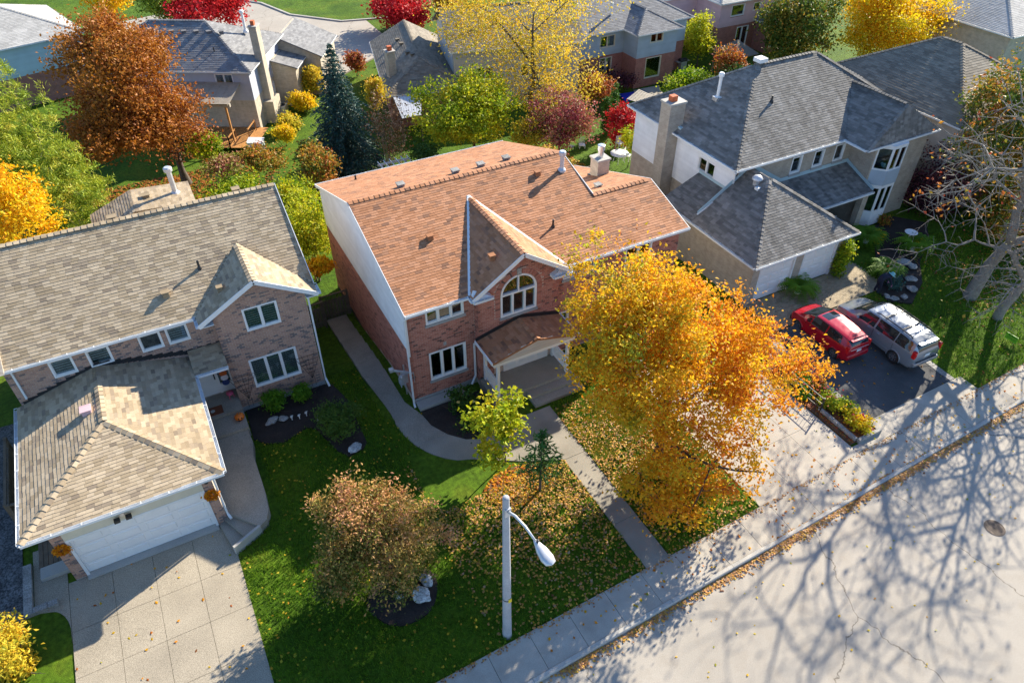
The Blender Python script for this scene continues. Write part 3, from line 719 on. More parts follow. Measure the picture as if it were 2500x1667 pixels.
    downspout([(xr+.09, yb-.1, 5.35), (xr+.06, yb-.06, .3), (xr+.1, yb-.5, .08)], H); downspout([(-1.8, 21.1, 3.15), (-1.78, 21.2, 2.9), (-1.78, 21.2, .55), (-1.7, 20.95, .5)], H); downspout([(-7.7, ym-.1, 5.35), (-7.7, ym-.06, 5.0), (-7.7, ym-.06, 3.7)], H)
    zf = lambda y: eav + (y-ey)*pit
    for (u, v, kind) in ((T(0, 1, 1145, 470)[0], T(0, 1, 1145, 470)[1], 'v'), (T(0, 1, 1375, 285)[0], T(0, 1, 1375, 285)[1], 'p')):
        d = pray(u, v); t = (eav - pit*ey - CAMH)/(d[2] - pit*d[1]); p = (d[0]*t, d[1]*t, CAMH+d[2]*t)
        vent_box(p, .26, H, M_shL) if kind == 'v' else vent_pipe(p, .05, .42, H, M_black, cap=False)
    vent_box((.75, 28.3, 6.25), .22, H, M_shL); vent_box((-5.45, 25.7, 4.1), .34, H, M_sdPink)
    for k in (-2.5, 2.9): vent_box((k, 33.1, 8.1), .3, H, M_shL)
    # rear addition seen above the ridge
    ax0, ax1, ay0, ay1 = -3.9, 1.2, 37.6, 39.7; az = 5.3
    A = MB(); A.box(ax0+.3, ax1-.3, ay0, ay1, -1.6, az-.1); A.obj('rear_wing', M_brBeige, H)
    cxm = ax0+2.2; P1 = [(ax0, ay1, az), (ax0, ay0-.4, az), (cxm, ay0-.4, az+.9), (cxm, ay1, az+.9)]; P2 = [(cxm, ay1, az+.9), (cxm, ay0-.4, az+.9), (ax1, ay0-.4, az+.7), (ax1, ay1, az+.7)]
    r3 = roof_slab([P1, P2], H, M_shL, .1, 'rear_roof'); build_pieces(lay_shingles(P1, P1[0], P1[1], seed=31)+lay_shingles(P2, P2[3], P2[2], seed=32), 'shingle', 'shingle_field', 'wedge', M_shL, r3, 60, 33)
    vent_pipe((.4, 38.6, az+.7), .13, 1.3, H, M_steel)
    vent_box((-1.0, 38.6, az+.8), .3, H, M_shL)
    # flood light, wall lamp
    M = wg.mat4(2.45, 2.62); mb = MB(); mb.box(-.08, .08, .03, .09, -.05, .1, M=M)
    fl = mb.obj('flood_light', M_alum, H)
    for sx in (-1, 1): MB().box(sx*.2-.1, sx*.2+.1, .12, .3, -.1, .02, M=M).obj('lamp_head', M_black, fl); 
    MB().lathe([(.07, 0), (.09, .05), (.05, .14)], 10, tuple(wg.p(5.5, 2.75, .12))).obj('wall_lamp', M_black, H)
    return H
LH = left_house()

# ================================================================== CENTRE HOUSE (russet roof, red brick)
def centre_house():
    H = thing('brick_house', 'red brick house with russet shingle roof, arched window and porch gable', 'house', (13, 28, 0))
    ye = 23.98; x0 = 7.46; eav = 5.65; rid = 7.75; yr = 30.25; fe = 23.6; xm = 19.0; sl = (rid-eav)/(yr-fe); re = 36.9; back = 36.5
    bxl, bxr, yb = 10.78, 15.0, 23.55; px = 12.95
    # left front section
    w = Wall(x0, ye, bxl, ye); hs = [(8.40-x0, 10.27-x0, 1.12, 2.80), (8.41-x0, 10.27-x0, 4.50, 5.48)]
    wa = wall_mesh(w, -.3, 5.6, hs).obj('front_wall', M_mortC, H); build_pieces(lay_bricks(w, .28, 5.56, hs, seed=41), 'brick', 'brick_field', 'box', M_brC, wa, 300, 41)
    MB().box(x0-.04, bxl, ye-.04, ye+.1, -.4, .28).obj('foundation', M_found, H)
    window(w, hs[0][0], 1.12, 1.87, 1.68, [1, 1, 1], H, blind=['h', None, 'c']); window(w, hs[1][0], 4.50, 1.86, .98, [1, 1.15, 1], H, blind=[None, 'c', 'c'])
    MB().box(.85, 1.0, 0, .015, 3.0, 3.22, M=w.mat4(.85, 0)).obj('keystone', M_stone, H)
    # gabled bay with the arched window
    wb = Wall(bxl, yb, bxr, yb); cxw = 12.87-bxl; hb = [(cxw-.94, cxw+.94, 3.9, 6.06)]
    gab = [(0, 5.6), (wb.w, 5.6), (wb.w/2+.05, 7.12)]
    MBw = MB(); M = wb.mat4(0, 0)
    spring = 5.12
    for a in rects_minus(wb.w, .2, 5.6, [(cxw-.94, cxw+.94, 3.9, 5.6)]): MBw.box(a[0], a[1], -.2, 0, a[2], a[3], M=M)
    # masonry round the arch
    arc = [(cxw+.94*math.cos(t), spring+.94*math.sin(t)) for t in np.linspace(math.pi, 0, 25)]
    tl = lambda x: 5.6 + min(x, wb.w-x)/(wb.w/2)*1.52
    for (xa, za), (xb, zb) in zip(arc[:-1], arc[1:]):
        MBw.prism([wb.p(xa, za), wb.p(xb, zb), wb.p(xb, max(5.6, tl(xb))), wb.p(xa, max(5.6, tl(xa)))], -wb.n*.2)
    for sgn in (0, 1):
        xs_ = (0, cxw-.94) if sgn == 0 else (cxw+.94, wb.w)
        MBw.prism([wb.p(xs_[0], 5.6), wb.p(xs_[1], 5.6), wb.p(xs_[1], tl(xs_[1])), wb.p(xs_[0], tl(xs_[0]))], -wb.n*.2)
    wbo = MBw.obj('bay_wall', M_mortC, H)
    topf = lambda z: (0, wb.w) if z < 5.6 else ((z-5.6)/1.52*wb.w/2, wb.w-(z-5.6)/1.52*wb.w/2)
    br = [b for b in lay_bricks(wb, .6, 7.08, [(cxw-1.24, cxw+1.24, 3.9, 4.9), (.75, 4.2, .55, 2.55)], topf, seed=42)]
    keep = []
    for o, ax, ay, az in br:
        c = o+ax/2+ay/2; lx = (Vector(c)-wb.o).dot(wb.u); lz = c[2]
        if math.hypot(lx-cxw, lz-spring) < 1.26 and lz > spring-.3: continue
        if abs(lx-cxw) < 1.2 and 3.9 < lz < spring: continue
        keep.append((o, ax, ay, az))
    u = np.array(wb.u); n = np.array(wb.n); zz = np.array([0, 0, 1.0])
    for t in np.linspace(0, math.pi, 38):                                # two rings of voussoirs
        for r0, r1 in ((.97, 1.22),):
            rad = u*math.cos(t)+zz*math.sin(t); tan = -u*math.sin(t)+zz*math.cos(t); o = np.array(wb.p(cxw, spring)) + rad*r0 - tan*.038; keep.append((o, rad*(r1-r0), tan*.076, n*.03))
    for sx in (-1, 1):
        for k in range(13):
            z = 3.95+k*.088
            if z < spring-.05: keep.append((np.array(wb.p(cxw+sx*1.095-.125, z)), u*.25, zz*.075, n*.02))
    build_pieces(keep, 'brick', 'brick_field', 'box', M_brC, wbo, 300, 42)
    # arched window: frame, transom, lights
    ww = .94; mb = MB(); Mw = wb.mat4(cxw, 0); fo = []; fi = []
    for t in np.linspace(0, math.pi, 25): fo.append((ww*math.cos(t), spring+ww*math.sin(t))); fi.append(((ww-.09)*math.cos(t), spring+(ww-.09)*math.sin(t)))
    for k in range(24): mb.prism([Mw @ Vector((x, .03, z)) for x, z in (fo[k], fo[k+1], fi[k+1], fi[k])], -wb.n*.17)
    for a in ((-ww, -ww+.09, 3.9, spring), (ww-.09, ww, 3.9, spring), (-ww+.09, ww-.09, 3.9, 3.99), (-ww+.09, ww-.09, spring-.05, spring+.04), (-.36, -.27, 3.99, spring-.05), (.27, .36, 3.99, spring-.05)): mb.box(a[0], a[1], -.14, .03, a[2], a[3], M=Mw)
    aw = mb.obj('arched_window', M_white, H)
    for a, b in ((-.85, -.36), (-.27, .27), (.36, .85)): MB().box(a, b, -.09, -.08, 3.99, spring-.05, M=Mw).obj('pane', M_glass, aw)
    mb = MB(); mb.add([Mw @ Vector((x, -.085, z)) for x, z in fi], [tuple(range(25))]); mb.obj('arch_pane', M_glass, aw)
    MB().box(-.03, .03, -.12, .0, spring+.04, spring+.86, M=Mw).obj('glazing_bar', M_white, aw)
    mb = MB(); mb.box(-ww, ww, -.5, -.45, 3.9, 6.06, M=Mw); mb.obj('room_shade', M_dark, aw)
    for a, b in ((-.85, -.45), (.4, .85)): MB().box(a, b, -.22, -.2, 3.99, spring-.05, M=Mw).obj('curtain', M_curtain, aw)
    MB().box(-1.0, 1.0, -.05, .07, 3.76, 3.89, M=Mw).obj('sill', M_found, aw)
    MB().box(-.11, .11, 0, .06, spring+.93, spring+1.3, M=Mw).obj('keystone', M_stone, aw)
    for x in (bxl, bxr):  # returns of the bay
        wq = Wall(bxl, ye, bxl, yb) if x == bxl else Wall(bxr, yb, bxr, ye); q = wall_mesh(wq, 0, 5.6, [], th=.15).obj('bay_side_wall', M_mortC, H); build_pieces(lay_bricks(wq, .3, 5.55, [], seed=43), 'brick', 'brick_field', 'box', M_brC, q, 0, 43)
    for k in range(24): # toothed corner on the right of the bay
        z = 3.3 + k*.09
        if (k//3) % 2: MB().box(bxr-.3, bxr+.012, yb-.03, yb, z, z+.08).obj('quoin_brick', M_brC, wbo)
    # right front section and garage
    xr2 = 22.4; wr = Wall(bxr, ye, xr2, ye); hr = [(.5, 2.36, 4.58, 5.56), (3.0, 7.05, -.3, 2.25), (4.1, 5.7, 4.2, 5.4), (.35, .95, .75, 2.6)]
    q = wall_mesh(wr, -.3, 5.6, hr).obj('front_wall', M_mortC, H); build_pieces(lay_bricks(wr, .1, 5.56, hr, seed=44), 'brick', 'brick_field', 'box', M_brC, q, 200, 44)
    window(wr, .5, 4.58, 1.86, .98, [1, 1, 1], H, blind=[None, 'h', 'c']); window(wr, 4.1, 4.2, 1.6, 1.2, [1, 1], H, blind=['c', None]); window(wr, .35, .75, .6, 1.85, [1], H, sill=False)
    garage_door(wr, 3.0, .02, 4.05, 2.2, H)
    # side walls: brick below, white siding above, exposed foundation stepping down
    ws = Wall(x0, back, x0, ye); L_ = ws.w; ridx = back-yr
    s1 = wall_mesh(ws, -1.7, 5.6, [], gable=[(0, 5.6), (L_, 5.6), (ridx, 7.68)]).obj('side_wall', M_mortC, H)
    base = lambda x: -1.15 + 1.45*max(0, min(1, (x-3.2)/7.0)) if True else 0
    bs = [b for b in lay_bricks(ws, -1.2, 3.28, [], seed=45) if b[0][2] > math.floor(base((Vector(b[0])-ws.o).dot(ws.u))/.26)*.26]
    build_pieces(bs, 'brick', 'brick_field', 'box', M_brC, s1, 300, 45)
    gtop = lambda z: (0.0, L_) if z < 5.6 else ((z-5.6)/2.08*ridx, L_-(z-5.6)/2.08*(L_-ridx))
    siding(ws, 3.3, 7.6, [], s1, M_sdWhite, .2, gtop, stuff=False)
    MB().box(x0-.02, x0+.02, ye-.01, ye+.1, 3.1, 5.6).obj('corner_board', M_white, H)
    MB().box(x0-.045, x0+.06, ye-.03, ye+.05, 3.0, 5.6).obj('corner_board', M_white, H)
    mbf = MB(); mbf.box(x0-.03, x0+.05, ye+.0, back, -2.0, -1.0); mbf.obj('foundation', M_black, H)
    wall_mesh(Wall(xm-.1, back, x0+.2, back), -2.2, 5.4, []).obj('rear_wall', M_brRed, H); wall_mesh(Wall(xr2, 34.0, xm-.1, 34.0), -2.2, 4.1, []).obj('rear_wall', M_brRed, H)
    wall_mesh(Wall(xm-.1, 24.3, xm-.1, back-.2), -2, 5.6, [], gable=[(0, 5.6), (back-24.3, 5.6), (yr-24.3, 7.65)]).obj('gable_wall', M_sdWhite, H)
    wall_mesh(Wall(xr2, ye+.2, xr2, 33.8), -1.5, 4.1, [], gable=[(0, 4.1), (9.7, 4.1), (9.6, 4.15), (2.8, 6.6), (0, 5.6)]).obj('side_wall', M_sdCream, H)
    # roofs
    xl = x0-.1; bz = 7.33; gl, gr_ = 10.42, 15.45; gy = 23.2; vy = fe + (bz-eav)/sl
    bze = eav+.02
    front = [(xl, fe, eav), (gl, fe, eav), (px, vy, bz), (gr_, fe, eav), (xm, fe, eav), (xm, yr, rid), (xl, yr, rid)]
    rear = [(xm, yr, rid), (xm, re, 5.55), (xl, re, 5.55), (xl, yr, rid)]
    g1 = [(gl, gy, bze), (px, gy, bz), (px, vy, bz), (gl, fe, eav)]; g2 = [(px, gy, bz), (gr_, gy, bze), (gr_, fe, eav), (px, vy, bz)]
    wx = 22.6; wry = 27.05; wrz = eav + (wry-fe)*sl
    wf = [(xm, fe, eav), (wx, fe, eav), (wx, wry, wrz), (xm, wry, wrz)]; wre = [(wx, wry, wrz), (wx, 34.4, 4.2), (xm, 34.4, 4.2), (xm, wry, wrz)]
    rf = roof_slab([front, rear, g1, g2, wf, wre], H, M_shC, .1)
    sh = lay_shingles(front, (xl, fe, eav), (xm, fe, eav), seed=51) + lay_shingles(rear, rear[1], rear[2], seed=52) + lay_shingles(g1, (gl, fe, eav), (gl, gy, eav), seed=53) + lay_shingles(g2, (gr_, gy, eav), (gr_, fe, eav), seed=54) \
        + lay_shingles(wf, wf[0], wf[1], seed=55) + lay_shingles(wre, wre[1], wre[2], seed=56) + ridge_caps((xl, yr, rid), (xm, yr, rid)) + ridge_caps((px, gy, bz), (px, vy-.1, bz)) + ridge_caps((xm, wry, wrz), (wx, wry, wrz))
    build_pieces(sh, 'shingle', 'shingle_field', 'wedge', M_shC, rf, 300, 57)
    MB().bar((gl-.02, gy-.02, eav-.04), (px, gy-.02, bz-.05), .03, .2).obj('fascia', M_white, H); MB().bar((px, gy-.02, bz-.05), (gr_+.02, gy-.02, eav-.04), .03, .2).obj('fascia', M_white, H); MB().bar((xl-.02, fe, eav-.06), (xl-.02, yr, rid-.06), .03, .16).obj('fascia', M_white, H); MB().bar((xl-.02, yr, rid-.06), (xl-.02, re, 5.5), .03, .16).obj('fascia', M_white, H); MB().bar((xm+.02, wry, wrz), (xm+.02, yr, rid-.06), .03, .16).obj('fascia', M_white, H); MB().bar((wx+.02, fe, eav-.06), (wx+.02, wry, wrz-.06), .03, .16).obj('fascia', M_white, H); MB().bar((wx+.02, wry, wrz-.06), (wx+.02, 34.4, 4.14), .03, .16).obj('fascia', M_white, H)
    for a, b in (((gl, fe, eav+.035), (px, vy, bz+.035)), ((gr_, fe, eav+.035), (px, vy, bz+.035))): MB().bar(a, b, .13, .02).obj('valley_flashing', M_trim, H)
    for s_, xx in ((1, gl), (-1, gr_)):  # boxed eave returns with their little hipped tops
        mb = MB(); a, b = (xx, xx+s_*.95); mb.box(min(a, b), max(a, b), gy, yb, eav-.22, eav-.1); mb.obj('eave_return', M_white, H)
        mb = MB(); mb.add([(a, gy, eav-.1), (b, gy, eav-.1), (b, yb, eav-.1), (a, yb, eav-.1), (a+s_*.15, yb, eav+.3)], [(0, 1, 4), (1, 2, 4), (3, 0, 4)]); mb.obj('return_flashing', M_trim, H)
        gutter((a, gy-.06, eav-.1), (b, gy-.06, eav-.1), H)
    mb = MB(); mb.box(xl, bxl, fe+.03, ye, eav-.17, eav-.13); mb.box(bxr, wx, fe+.03, ye, eav-.17, eav-.13); mb.obj('soffit', M_white, H)
    for p, q in (((xl, fe-.06, eav-.03), (gl-.1, fe-.06, eav-.03)), ((gr_+.1, fe-.06, eav-.03), (wx, fe-.06, eav-.03)), ((gl-.06, fe, eav-.04), (gl-.06, gy, eav-.06)), ((gr_+.06, gy, eav-.06), (gr_+.06, fe, eav-.04)), ((xl, re+.06, 5.5), (xm, re+.06, 5.5))): gutter(p, q, H)
    downspout([(x0-.02, fe-.02, 5.5), (x0-.07, ye-.09, 5.2), (x0-.07, ye-.09, .12), (x0-.1, ye-.3, .04)], H)
    # vents
    for y, x in ((30.75, 8.9), (30.7, 12.2), (30.65, 14.2), (30.6, 16.2)):
        u_ = 0
    for (zx, zy) in ((410, 1290), (785, 1195), (960, 1150), (1135, 1105)):
        d = pray(*T(1, 0, zx, zy)); k = (5.55-rid)/(re-yr); t = (rid - k*yr - CAMH)/(d[2]-k*d[1]); vent_box((d[0]*t, d[1]*t, CAMH+d[2]*t), .32, H, M_stone)
    def on_front(u, v):
        d = pray(u, v); t = (eav - sl*fe - CAMH)/(d[2]-sl*d[1]); return (d[0]*t, d[1]*t, CAMH+d[2]*t)
    vent_box(on_front(*T(1, 1, 612, 80)), .26, H, M_shC); vent_box(on_front(*T(1, 0, 1350, 1205)), .26, H, M_shC)
    vent_pipe(on_front(*T(1, 0, 1518, 1172)), .11, .85, H, M_steel); vent_pipe(on_front(*T(1, 0, 1458, 1565)), .05, .42, H, M_black, cap=False)
    vent_pipe((9.3, 35.6, 5.9), .05, .35, H, M_black, cap=False); vent_box((11.9, 24.3, 6.75), .24, H, M_shC); vent_box((20.1, 28.2, 6.3), .3, H, M_stone)
    # brick chimney of the wing, steel flue on top
    cx_, cy_ = 21.9, 30.7; mb = MB(); mb.box(cx_-.38, cx_+.38, cy_-.38, cy_+.38, 4.5, 6.45); ch = mb.obj('chimney', M_brTan, H)
    MB().box(cx_-.44, cx_+.44, cy_-.44, cy_+.44, 6.45, 6.55).obj('chimney_cap', M_conc, ch)
    MB().lathe([(.16, 6.55), (.16, 6.95), (.21, 6.97), (.21, 7.25), (.17, 7.27), (0, 7.28)], 14, (cx_, cy_, 0), cap=False).obj('flue', M_alum, ch)
    MB().box(cx_-.46, cx_+.46, cy_-.6, cy_+.5, 5.2, 5.42).obj('flashing', M_black, ch)
    # porch: slab, steps, posts, railings, gabled roof
    z = .5; fx0, fx1, fy = 10.72, 15.0, 21.9
    MB().box(fx0, fx1, fy, yb, -.3, z).obj('porch_slab', M_aggr2, H)
    for k, yy in enumerate((21.45, 21.0)): MB().box(12.45, 15.2, yy, yy+.46, -.3, z-.17*(k+1)).obj('porch_step', M_aggr2, H)
    for x in (fx0+.3, fx1-.22):
        for yy in (fy+.2, yb-.1): MB().box(x-.07, x+.07, yy-.07, yy+.07, z, 2.95).obj('porch_post', M_white, H)
    for x in (fx0+.3, fx1-.22):
        mb = MB(); mb.box(x-.04, x+.04, fy+.27, yb-.17, z+.85, z+.92); mb.box(x-.03, x+.03, fy+.27, yb-.17, z+.1, z+.16); r_ = mb.obj('railing', M_white, H)
        for k in range(11): yy = fy+.36+k*.105; MB().box(x-.018, x+.018, yy-.018, yy+.018, z+.16, z+.85).obj('baluster', M_white, r_)
    ro, ap = 2.98, 3.55; P1 = [(10.6, 21.75, ro), (12.9, 21.75, ap), (12.9, yb, ap), (10.6, yb, ro)]; P2 = [(12.9, 21.75, ap), (15.1, 21.75, ro), (15.1, yb, ro), (12.9, yb, ap)]
    pr = roof_slab([P1, P2], H, M_shC, .08, 'porch_roof'); build_pieces(lay_shingles(P1, (10.6, yb, ro), (10.6, 21.75, ro), seed=61)+lay_shingles(P2, (15.1, 21.75, ro), (15.1, yb, ro), seed=62)+ridge_caps((12.9, 21.75, ap), (12.9, yb, ap)), 'shingle', 'shingle_field', 'wedge', M_shC, pr, 250, 63)
    mb = MB(); mb.prism([(10.66, 21.8, ro-.14), (15.04, 21.8, ro-.14), (15.04, 21.8, ro-.05), (12.9, 21.8, ap-.06), (10.66, 21.8, ro-.05)], (0, .06, 0)); pg = mb.obj('porch_gable', M_sdCream, H)
    for k in range(3):
        zz_ = ro-.1+k*.19; hw = 2.15*(1-max(0, (zz_+.1-ro))/.62); MB().box(12.87-hw, 12.87+hw, 21.785, 21.8, zz_, zz_+.17).obj('gable_board', M_sdCream, pg)
    MB().box(10.7, 15.0, 21.86, 22.0, ro-.36, ro-.14).obj('porch_beam', M_white, H); MB().box(10.72, 15.0, 22.0, yb, ro-.2, ro-.16).obj('porch_ceiling', M_white, H)
    MB().bar((10.56, 21.73, ro), (10.56, yb, ro), .05, .14).obj('fascia', M_white, H); MB().bar((15.13, 21.73, ro), (15.13, yb, ro), .05, .14).obj('fascia', M_white, H)
    MB().bar((10.6, yb-.02, ro+.1), (12.9, yb-.02, ap+.1), .03, .22).obj('flashing', M_black, H); MB().bar((12.9, yb-.02, ap+.1), (15.1, yb-.02, ro+.1), .03, .22).obj('flashing', M_black, H)
    downspout([(10.62, yb-.1, ro-.1), (10.66, ye-.12, 2.6), (10.66, ye-.12, .55), (10.35, ye-.35, .28)], H)
    # front doors in the porch
    Md = wb.mat4(1.25, z); mb = MB(); mb.box(0, 2.5, -.02, .05, 0, 2.15, M=Md); fd = mb.obj('front_door', M_white, H)
    for a in (.1, .85, 1.9): MB().box(a, a+(.55 if a != .85 else .85), .05, .07, .25, 2.0, M=Md).obj('door_panel', M_trim, fd)
    MB().box(1.6, 1.66, .07, .12, .95, 1.1, M=Md).obj('door_handle', M_black, fd)
    # cable and meter gear on the side wall
    mb = MB(); zc = 2.0; mb.bar((x0-.75, ye+.6, zc), (x0+.1, ye-.05, zc), .1, .06); mb.box(x0-.85, x0-.65, ye+.5, ye+.7, zc-.06, zc+.1); mb.bar((x0+.1, ye-.05, zc), (x0+.1, ye-.05, zc-.6), .03, .03); o = mb.obj('conduit_arm', M_alum, H)
    mb = MB(); mb.box(x0-.28, x0, ye+.55, ye+.85, .95, 1.5); mb.lathe([(.11, 0), (.11, .12), (0, .12)], 12, (x0-.3, ye+.7, 1.2), cap=False); mb.bar((x0-.12, ye+.7, 1.5), (x0-.12, ye+.7, 2.0), .06, .06); mb.bar((x0-.12, ye+.7, .1), (x0-.12, ye+.7, .95), .05, .05); mb.obj('electric_meter', M_alum, H)
    mb = MB(); mb.bar((x0-.15, ye+1.35, 0), (x0-.15, ye+1.35, .8), .05, .05); mb.bar((x0-.15, ye+1.35, .8), (x0-.15, ye+1.0, .8), .05, .05); mb.box(x0-.3, x0-.05, ye+.95, ye+1.2, .5, .82); mb.obj('gas_meter', M_steel, H)
    mb = MB(); mb.prism([(x0-.02, ye+1.2, 0), (x0-.02, ye+1.2, 0)], (0, 0, .1)) if False else None
    # concrete ledge at the foot of the front wall
    MB().box(7.5, 9.9, 23.35, 23.9, -.2, .16).obj('ledge', M_conc, H)
    return H
CH = centre_house()

# ================================================================== RIGHT HOUSE (charcoal hip roofs, beige brick)
def right_house():
    g0 = .42; H = thing('hip_roof_house', 'beige brick house with charcoal hip roofs and two white garage doors', 'house', (33, 28, g0))
    eav = 6.0; x0, y0, y1 = 28.25, 26.65, 36.98; s = .65; ym = (y0+y1)/2; rz = eav + s*(ym-y0); xa = x0+(ym-y0); xr = 43.4; xb = 38.3
    wx0 = 28.65; wy = 27.05; wyb = 36.6
    # main walls
    w = Wall(wx0, wy, 38.0, wy); X = lambda x: x-wx0
    win = [(tp_x, tp_x+.82) for tp_x in (33.05, 34.85, 36.58)]
    hs = [(X(a), X(b), 4.42, 5.5) for a, b in win]
    a = wall_mesh(w, 0, 5.9, hs).obj('front_wall', M_brBeige, H)
    for h in hs: window(w, h[0], h[2], .82, 1.08, [1], H, blind=[None])
    wl = Wall(wx0, wyb, wx0, wy); hl = [(6.42, 8.0, 4.4, 5.38)]
    b = wall_mesh(wl, -1.0, 5.9, hl).obj('side_wall', M_brBeige, H); siding(wl, 2.95, 5.88, hl, b, M_sdWhite, .17, stuff=False)
    window(wl, hl[0][0], 4.4, 1.58, .98, [1, 1], H, blind=['c', 'c'], sill=False, frame=.1)
    wall_mesh(Wall(xr-.4, wyb, wx0+.2, wyb), -1, 5.9, []).obj('rear_wall', M_brBeige, H); wall_mesh(Wall(xr-.4, wy, xr-.4, wyb-.2), -1, 5.9, []).obj('side_wall', M_brBeige, H)
    # projecting right wing with bay windows on two floors
    qx0, qx1, qy = 38.0, 42.6, 25.35
    wq = Wall(qx0, qy, qx1, qy); wall_mesh(wq, 0, 5.9, []).obj('wing_wall', M_brBeige, H); wall_mesh(Wall(qx0, wy+.1, qx0, qy+.2), 0, 5.9, []).obj('wing_side_wall', M_brBeige, H)
    bx = (38.15, 38.75, 39.9, 40.5)
    for zz0, zz1, nm in ((1.45, 3.2, 'bay_window'), (4.3, 5.78, 'bay_window')):
        pts = [(bx[0], qy), (bx[1], qy-.65), (bx[2], qy-.65), (bx[3], qy)]; mb = MB()
        mb.prism([(x, y, zz0-(.95 if zz0 < 2 else .02)) for x, y in pts], (0, 0, .95 if zz0 < 2 else .02)); mb.prism([(x, y, zz1) for x, y in pts], (0, 0, .12))
        for k in range(3):
            (xa_, ya_), (xb_, yb_) = pts[k], pts[k+1]; Wk = Wall(xa_, ya_, xb_, yb_); M = Wk.mat4(0, 0); L_ = Wk.w
            for c in ((0, .09, zz0, zz1), (L_-.09, L_, zz0, zz1), (.09, L_-.09, zz0, zz0+.09), (.09, L_-.09, zz1-.09, zz1)): mb.box(c[0], c[1], -.09, 0, c[2], c[3], M=M)
            if k == 1: mb.box(L_/2-.06, L_/2+.06, -.09, 0, zz0+.09, zz1-.09, M=M)
        o = mb.obj(nm, M_sdBlue if False else M_trim, H)
        for k in range(3):
            (xa_, ya_), (xb_, yb_) = pts[k], pts[k+1]; Wk = Wall(xa_, ya_, xb_, yb_); MB().box(.09, Wk.w-.09, -.05, -.04, zz0+.09, zz1-.09, M=Wk.mat4(0, 0)).obj('pane', M_glass, o)
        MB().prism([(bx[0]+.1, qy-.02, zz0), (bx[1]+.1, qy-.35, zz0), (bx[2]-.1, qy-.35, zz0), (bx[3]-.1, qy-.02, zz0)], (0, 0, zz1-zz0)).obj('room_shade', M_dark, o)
    mb = MB(); mb.prism([(bx[0], qy, 3.33), (bx[1], qy-.66, 3.33), (bx[2], qy-.66, 3.33), (bx[3], qy, 3.33)], (0, 0, .97)); pb = mb.obj('bay_panel', M_sdBlue, H)
    for k in range(9):
        x = bx[1]+.01+k*.127; MB().box(x, x+.115, qy-.685, qy-.66, 3.33, 4.3).obj('panel_board', M_sdBlue, pb)
    # roofs
    vx = 36.65; wr_x = 39.75; wrz = 8.0; vyr = y0+(wrz-eav)/s; fy = 25.0
    front = [(x0, y0, eav), (vx, y0, eav), (wr_x, vyr, wrz), (42.85, y0, eav), (xr, y0, eav), (xb, ym, rz), (xa, ym, rz)]
    left = [(x0, y1, eav), (x0, y0, eav), (xa, ym, rz)]; rear = [(xr, y1, eav), (x0, y1, eav), (xa, ym, rz), (xb, ym, rz)]; right = [(xr, y0, eav), (xr, y1, eav), (xb, ym, rz)]
    ap = (wr_x, fy+.9, wrz-.1)
    l2 = [(vx, y0, eav), (vx+.3, fy, eav), (wr_x, 25.6, wrz), (wr_x, vyr, wrz)]; r2 = [(42.85, fy, eav), (42.85, y0, eav), (wr_x, vyr, wrz), (wr_x, 25.6, wrz)]; f2 = [(vx+.3, fy, eav), (42.85, fy, eav), (wr_x, 25.6, wrz)]
    l2 = [(vx, y0, eav), (vx, fy, eav), (wr_x, 25.6, wrz), (wr_x, vyr, wrz)]; f2 = [(vx, fy, eav), (42.85, fy, eav), (wr_x, 25.6, wrz)]
    front = [(x0, y0, eav), (vx, y0, eav), (wr_x, vyr, wrz), (wr_x+.9, vyr, wrz), (xb, ym, rz), (xa, ym, rz)]
    fr2 = [(wr_x+.9, vyr, wrz), (wr_x, vyr, wrz), (42.85, y0, eav), (xr, y0, eav)]
    rf = roof_slab([front, fr2, left, rear, right, l2, r2, f2], H, M_shR, .1)
    sh = lay_shingles(front, (x0, y0, eav), (xr, y0, eav), seed=71) + lay_shingles(left, left[0], left[1], seed=72) + lay_shingles(rear, rear[0], rear[1], seed=73) + lay_shingles(right, right[0], right[1], seed=74) \
        + lay_shingles(l2, (vx, y0, eav), (vx, fy, eav), seed=75) + lay_shingles(r2, r2[0], r2[1], seed=76) + lay_shingles(f2, f2[0], f2[1], seed=77) \
        + ridge_caps((x0, y0, eav), (xa, ym, rz)) + ridge_caps((x0, y1, eav), (xa, ym, rz)) + ridge_caps((xa, ym, rz), (xb, ym, rz)) + ridge_caps((xr, y0, eav), (xb, ym, rz)) + ridge_caps((wr_x, 25.6, wrz), (wr_x, vyr, wrz)) + ridge_caps((vx, fy, eav), (wr_x, 25.6, wrz))
    # garage roof
    gx0, gx1, gy = 25.95, 33.55, 21.71; ge = 3.22; px = (gx0+gx1)/2; py = 25.55; pz = 5.72; gb = wy
    gf = [(gx0, gy, ge), (gx1, gy, ge), (px, py, pz)]; gl = [(gx0, gb+2.8, ge), (gx0, gy, ge), (px, py, pz), (px, gb, pz)]; gr = [(gx1, gy, ge), (gx1, gb, ge), (px, gb, pz), (px, py, pz)]
    gl = [(gx0, gb, ge), (gx0, gy, ge), (px, py, pz), (px, gb, pz)]
    lb = [(gx0, 29.9, ge), (gx0, gb, ge), (wx0, gb, ge+1.1), (wx0, 29.9, ge+1.1)]; MB().prism([(gx0+.1, gb, ge), (wx0, gb, ge+1.05), (wx0, gb, ge+1.7)], (0, .03, 0)).obj('cheek_wall', M_sdWhite, H)
    pc = [(gx1-.6, 24.6, ge-.02), (37.95, 24.6, ge-.02), (37.95, wy, 4.1), (gx1-1.5, wy, 4.1)]
    r2o = roof_slab([gf, gl, gr, lb, pc], H, M_shR, .1, 'garage_roof')
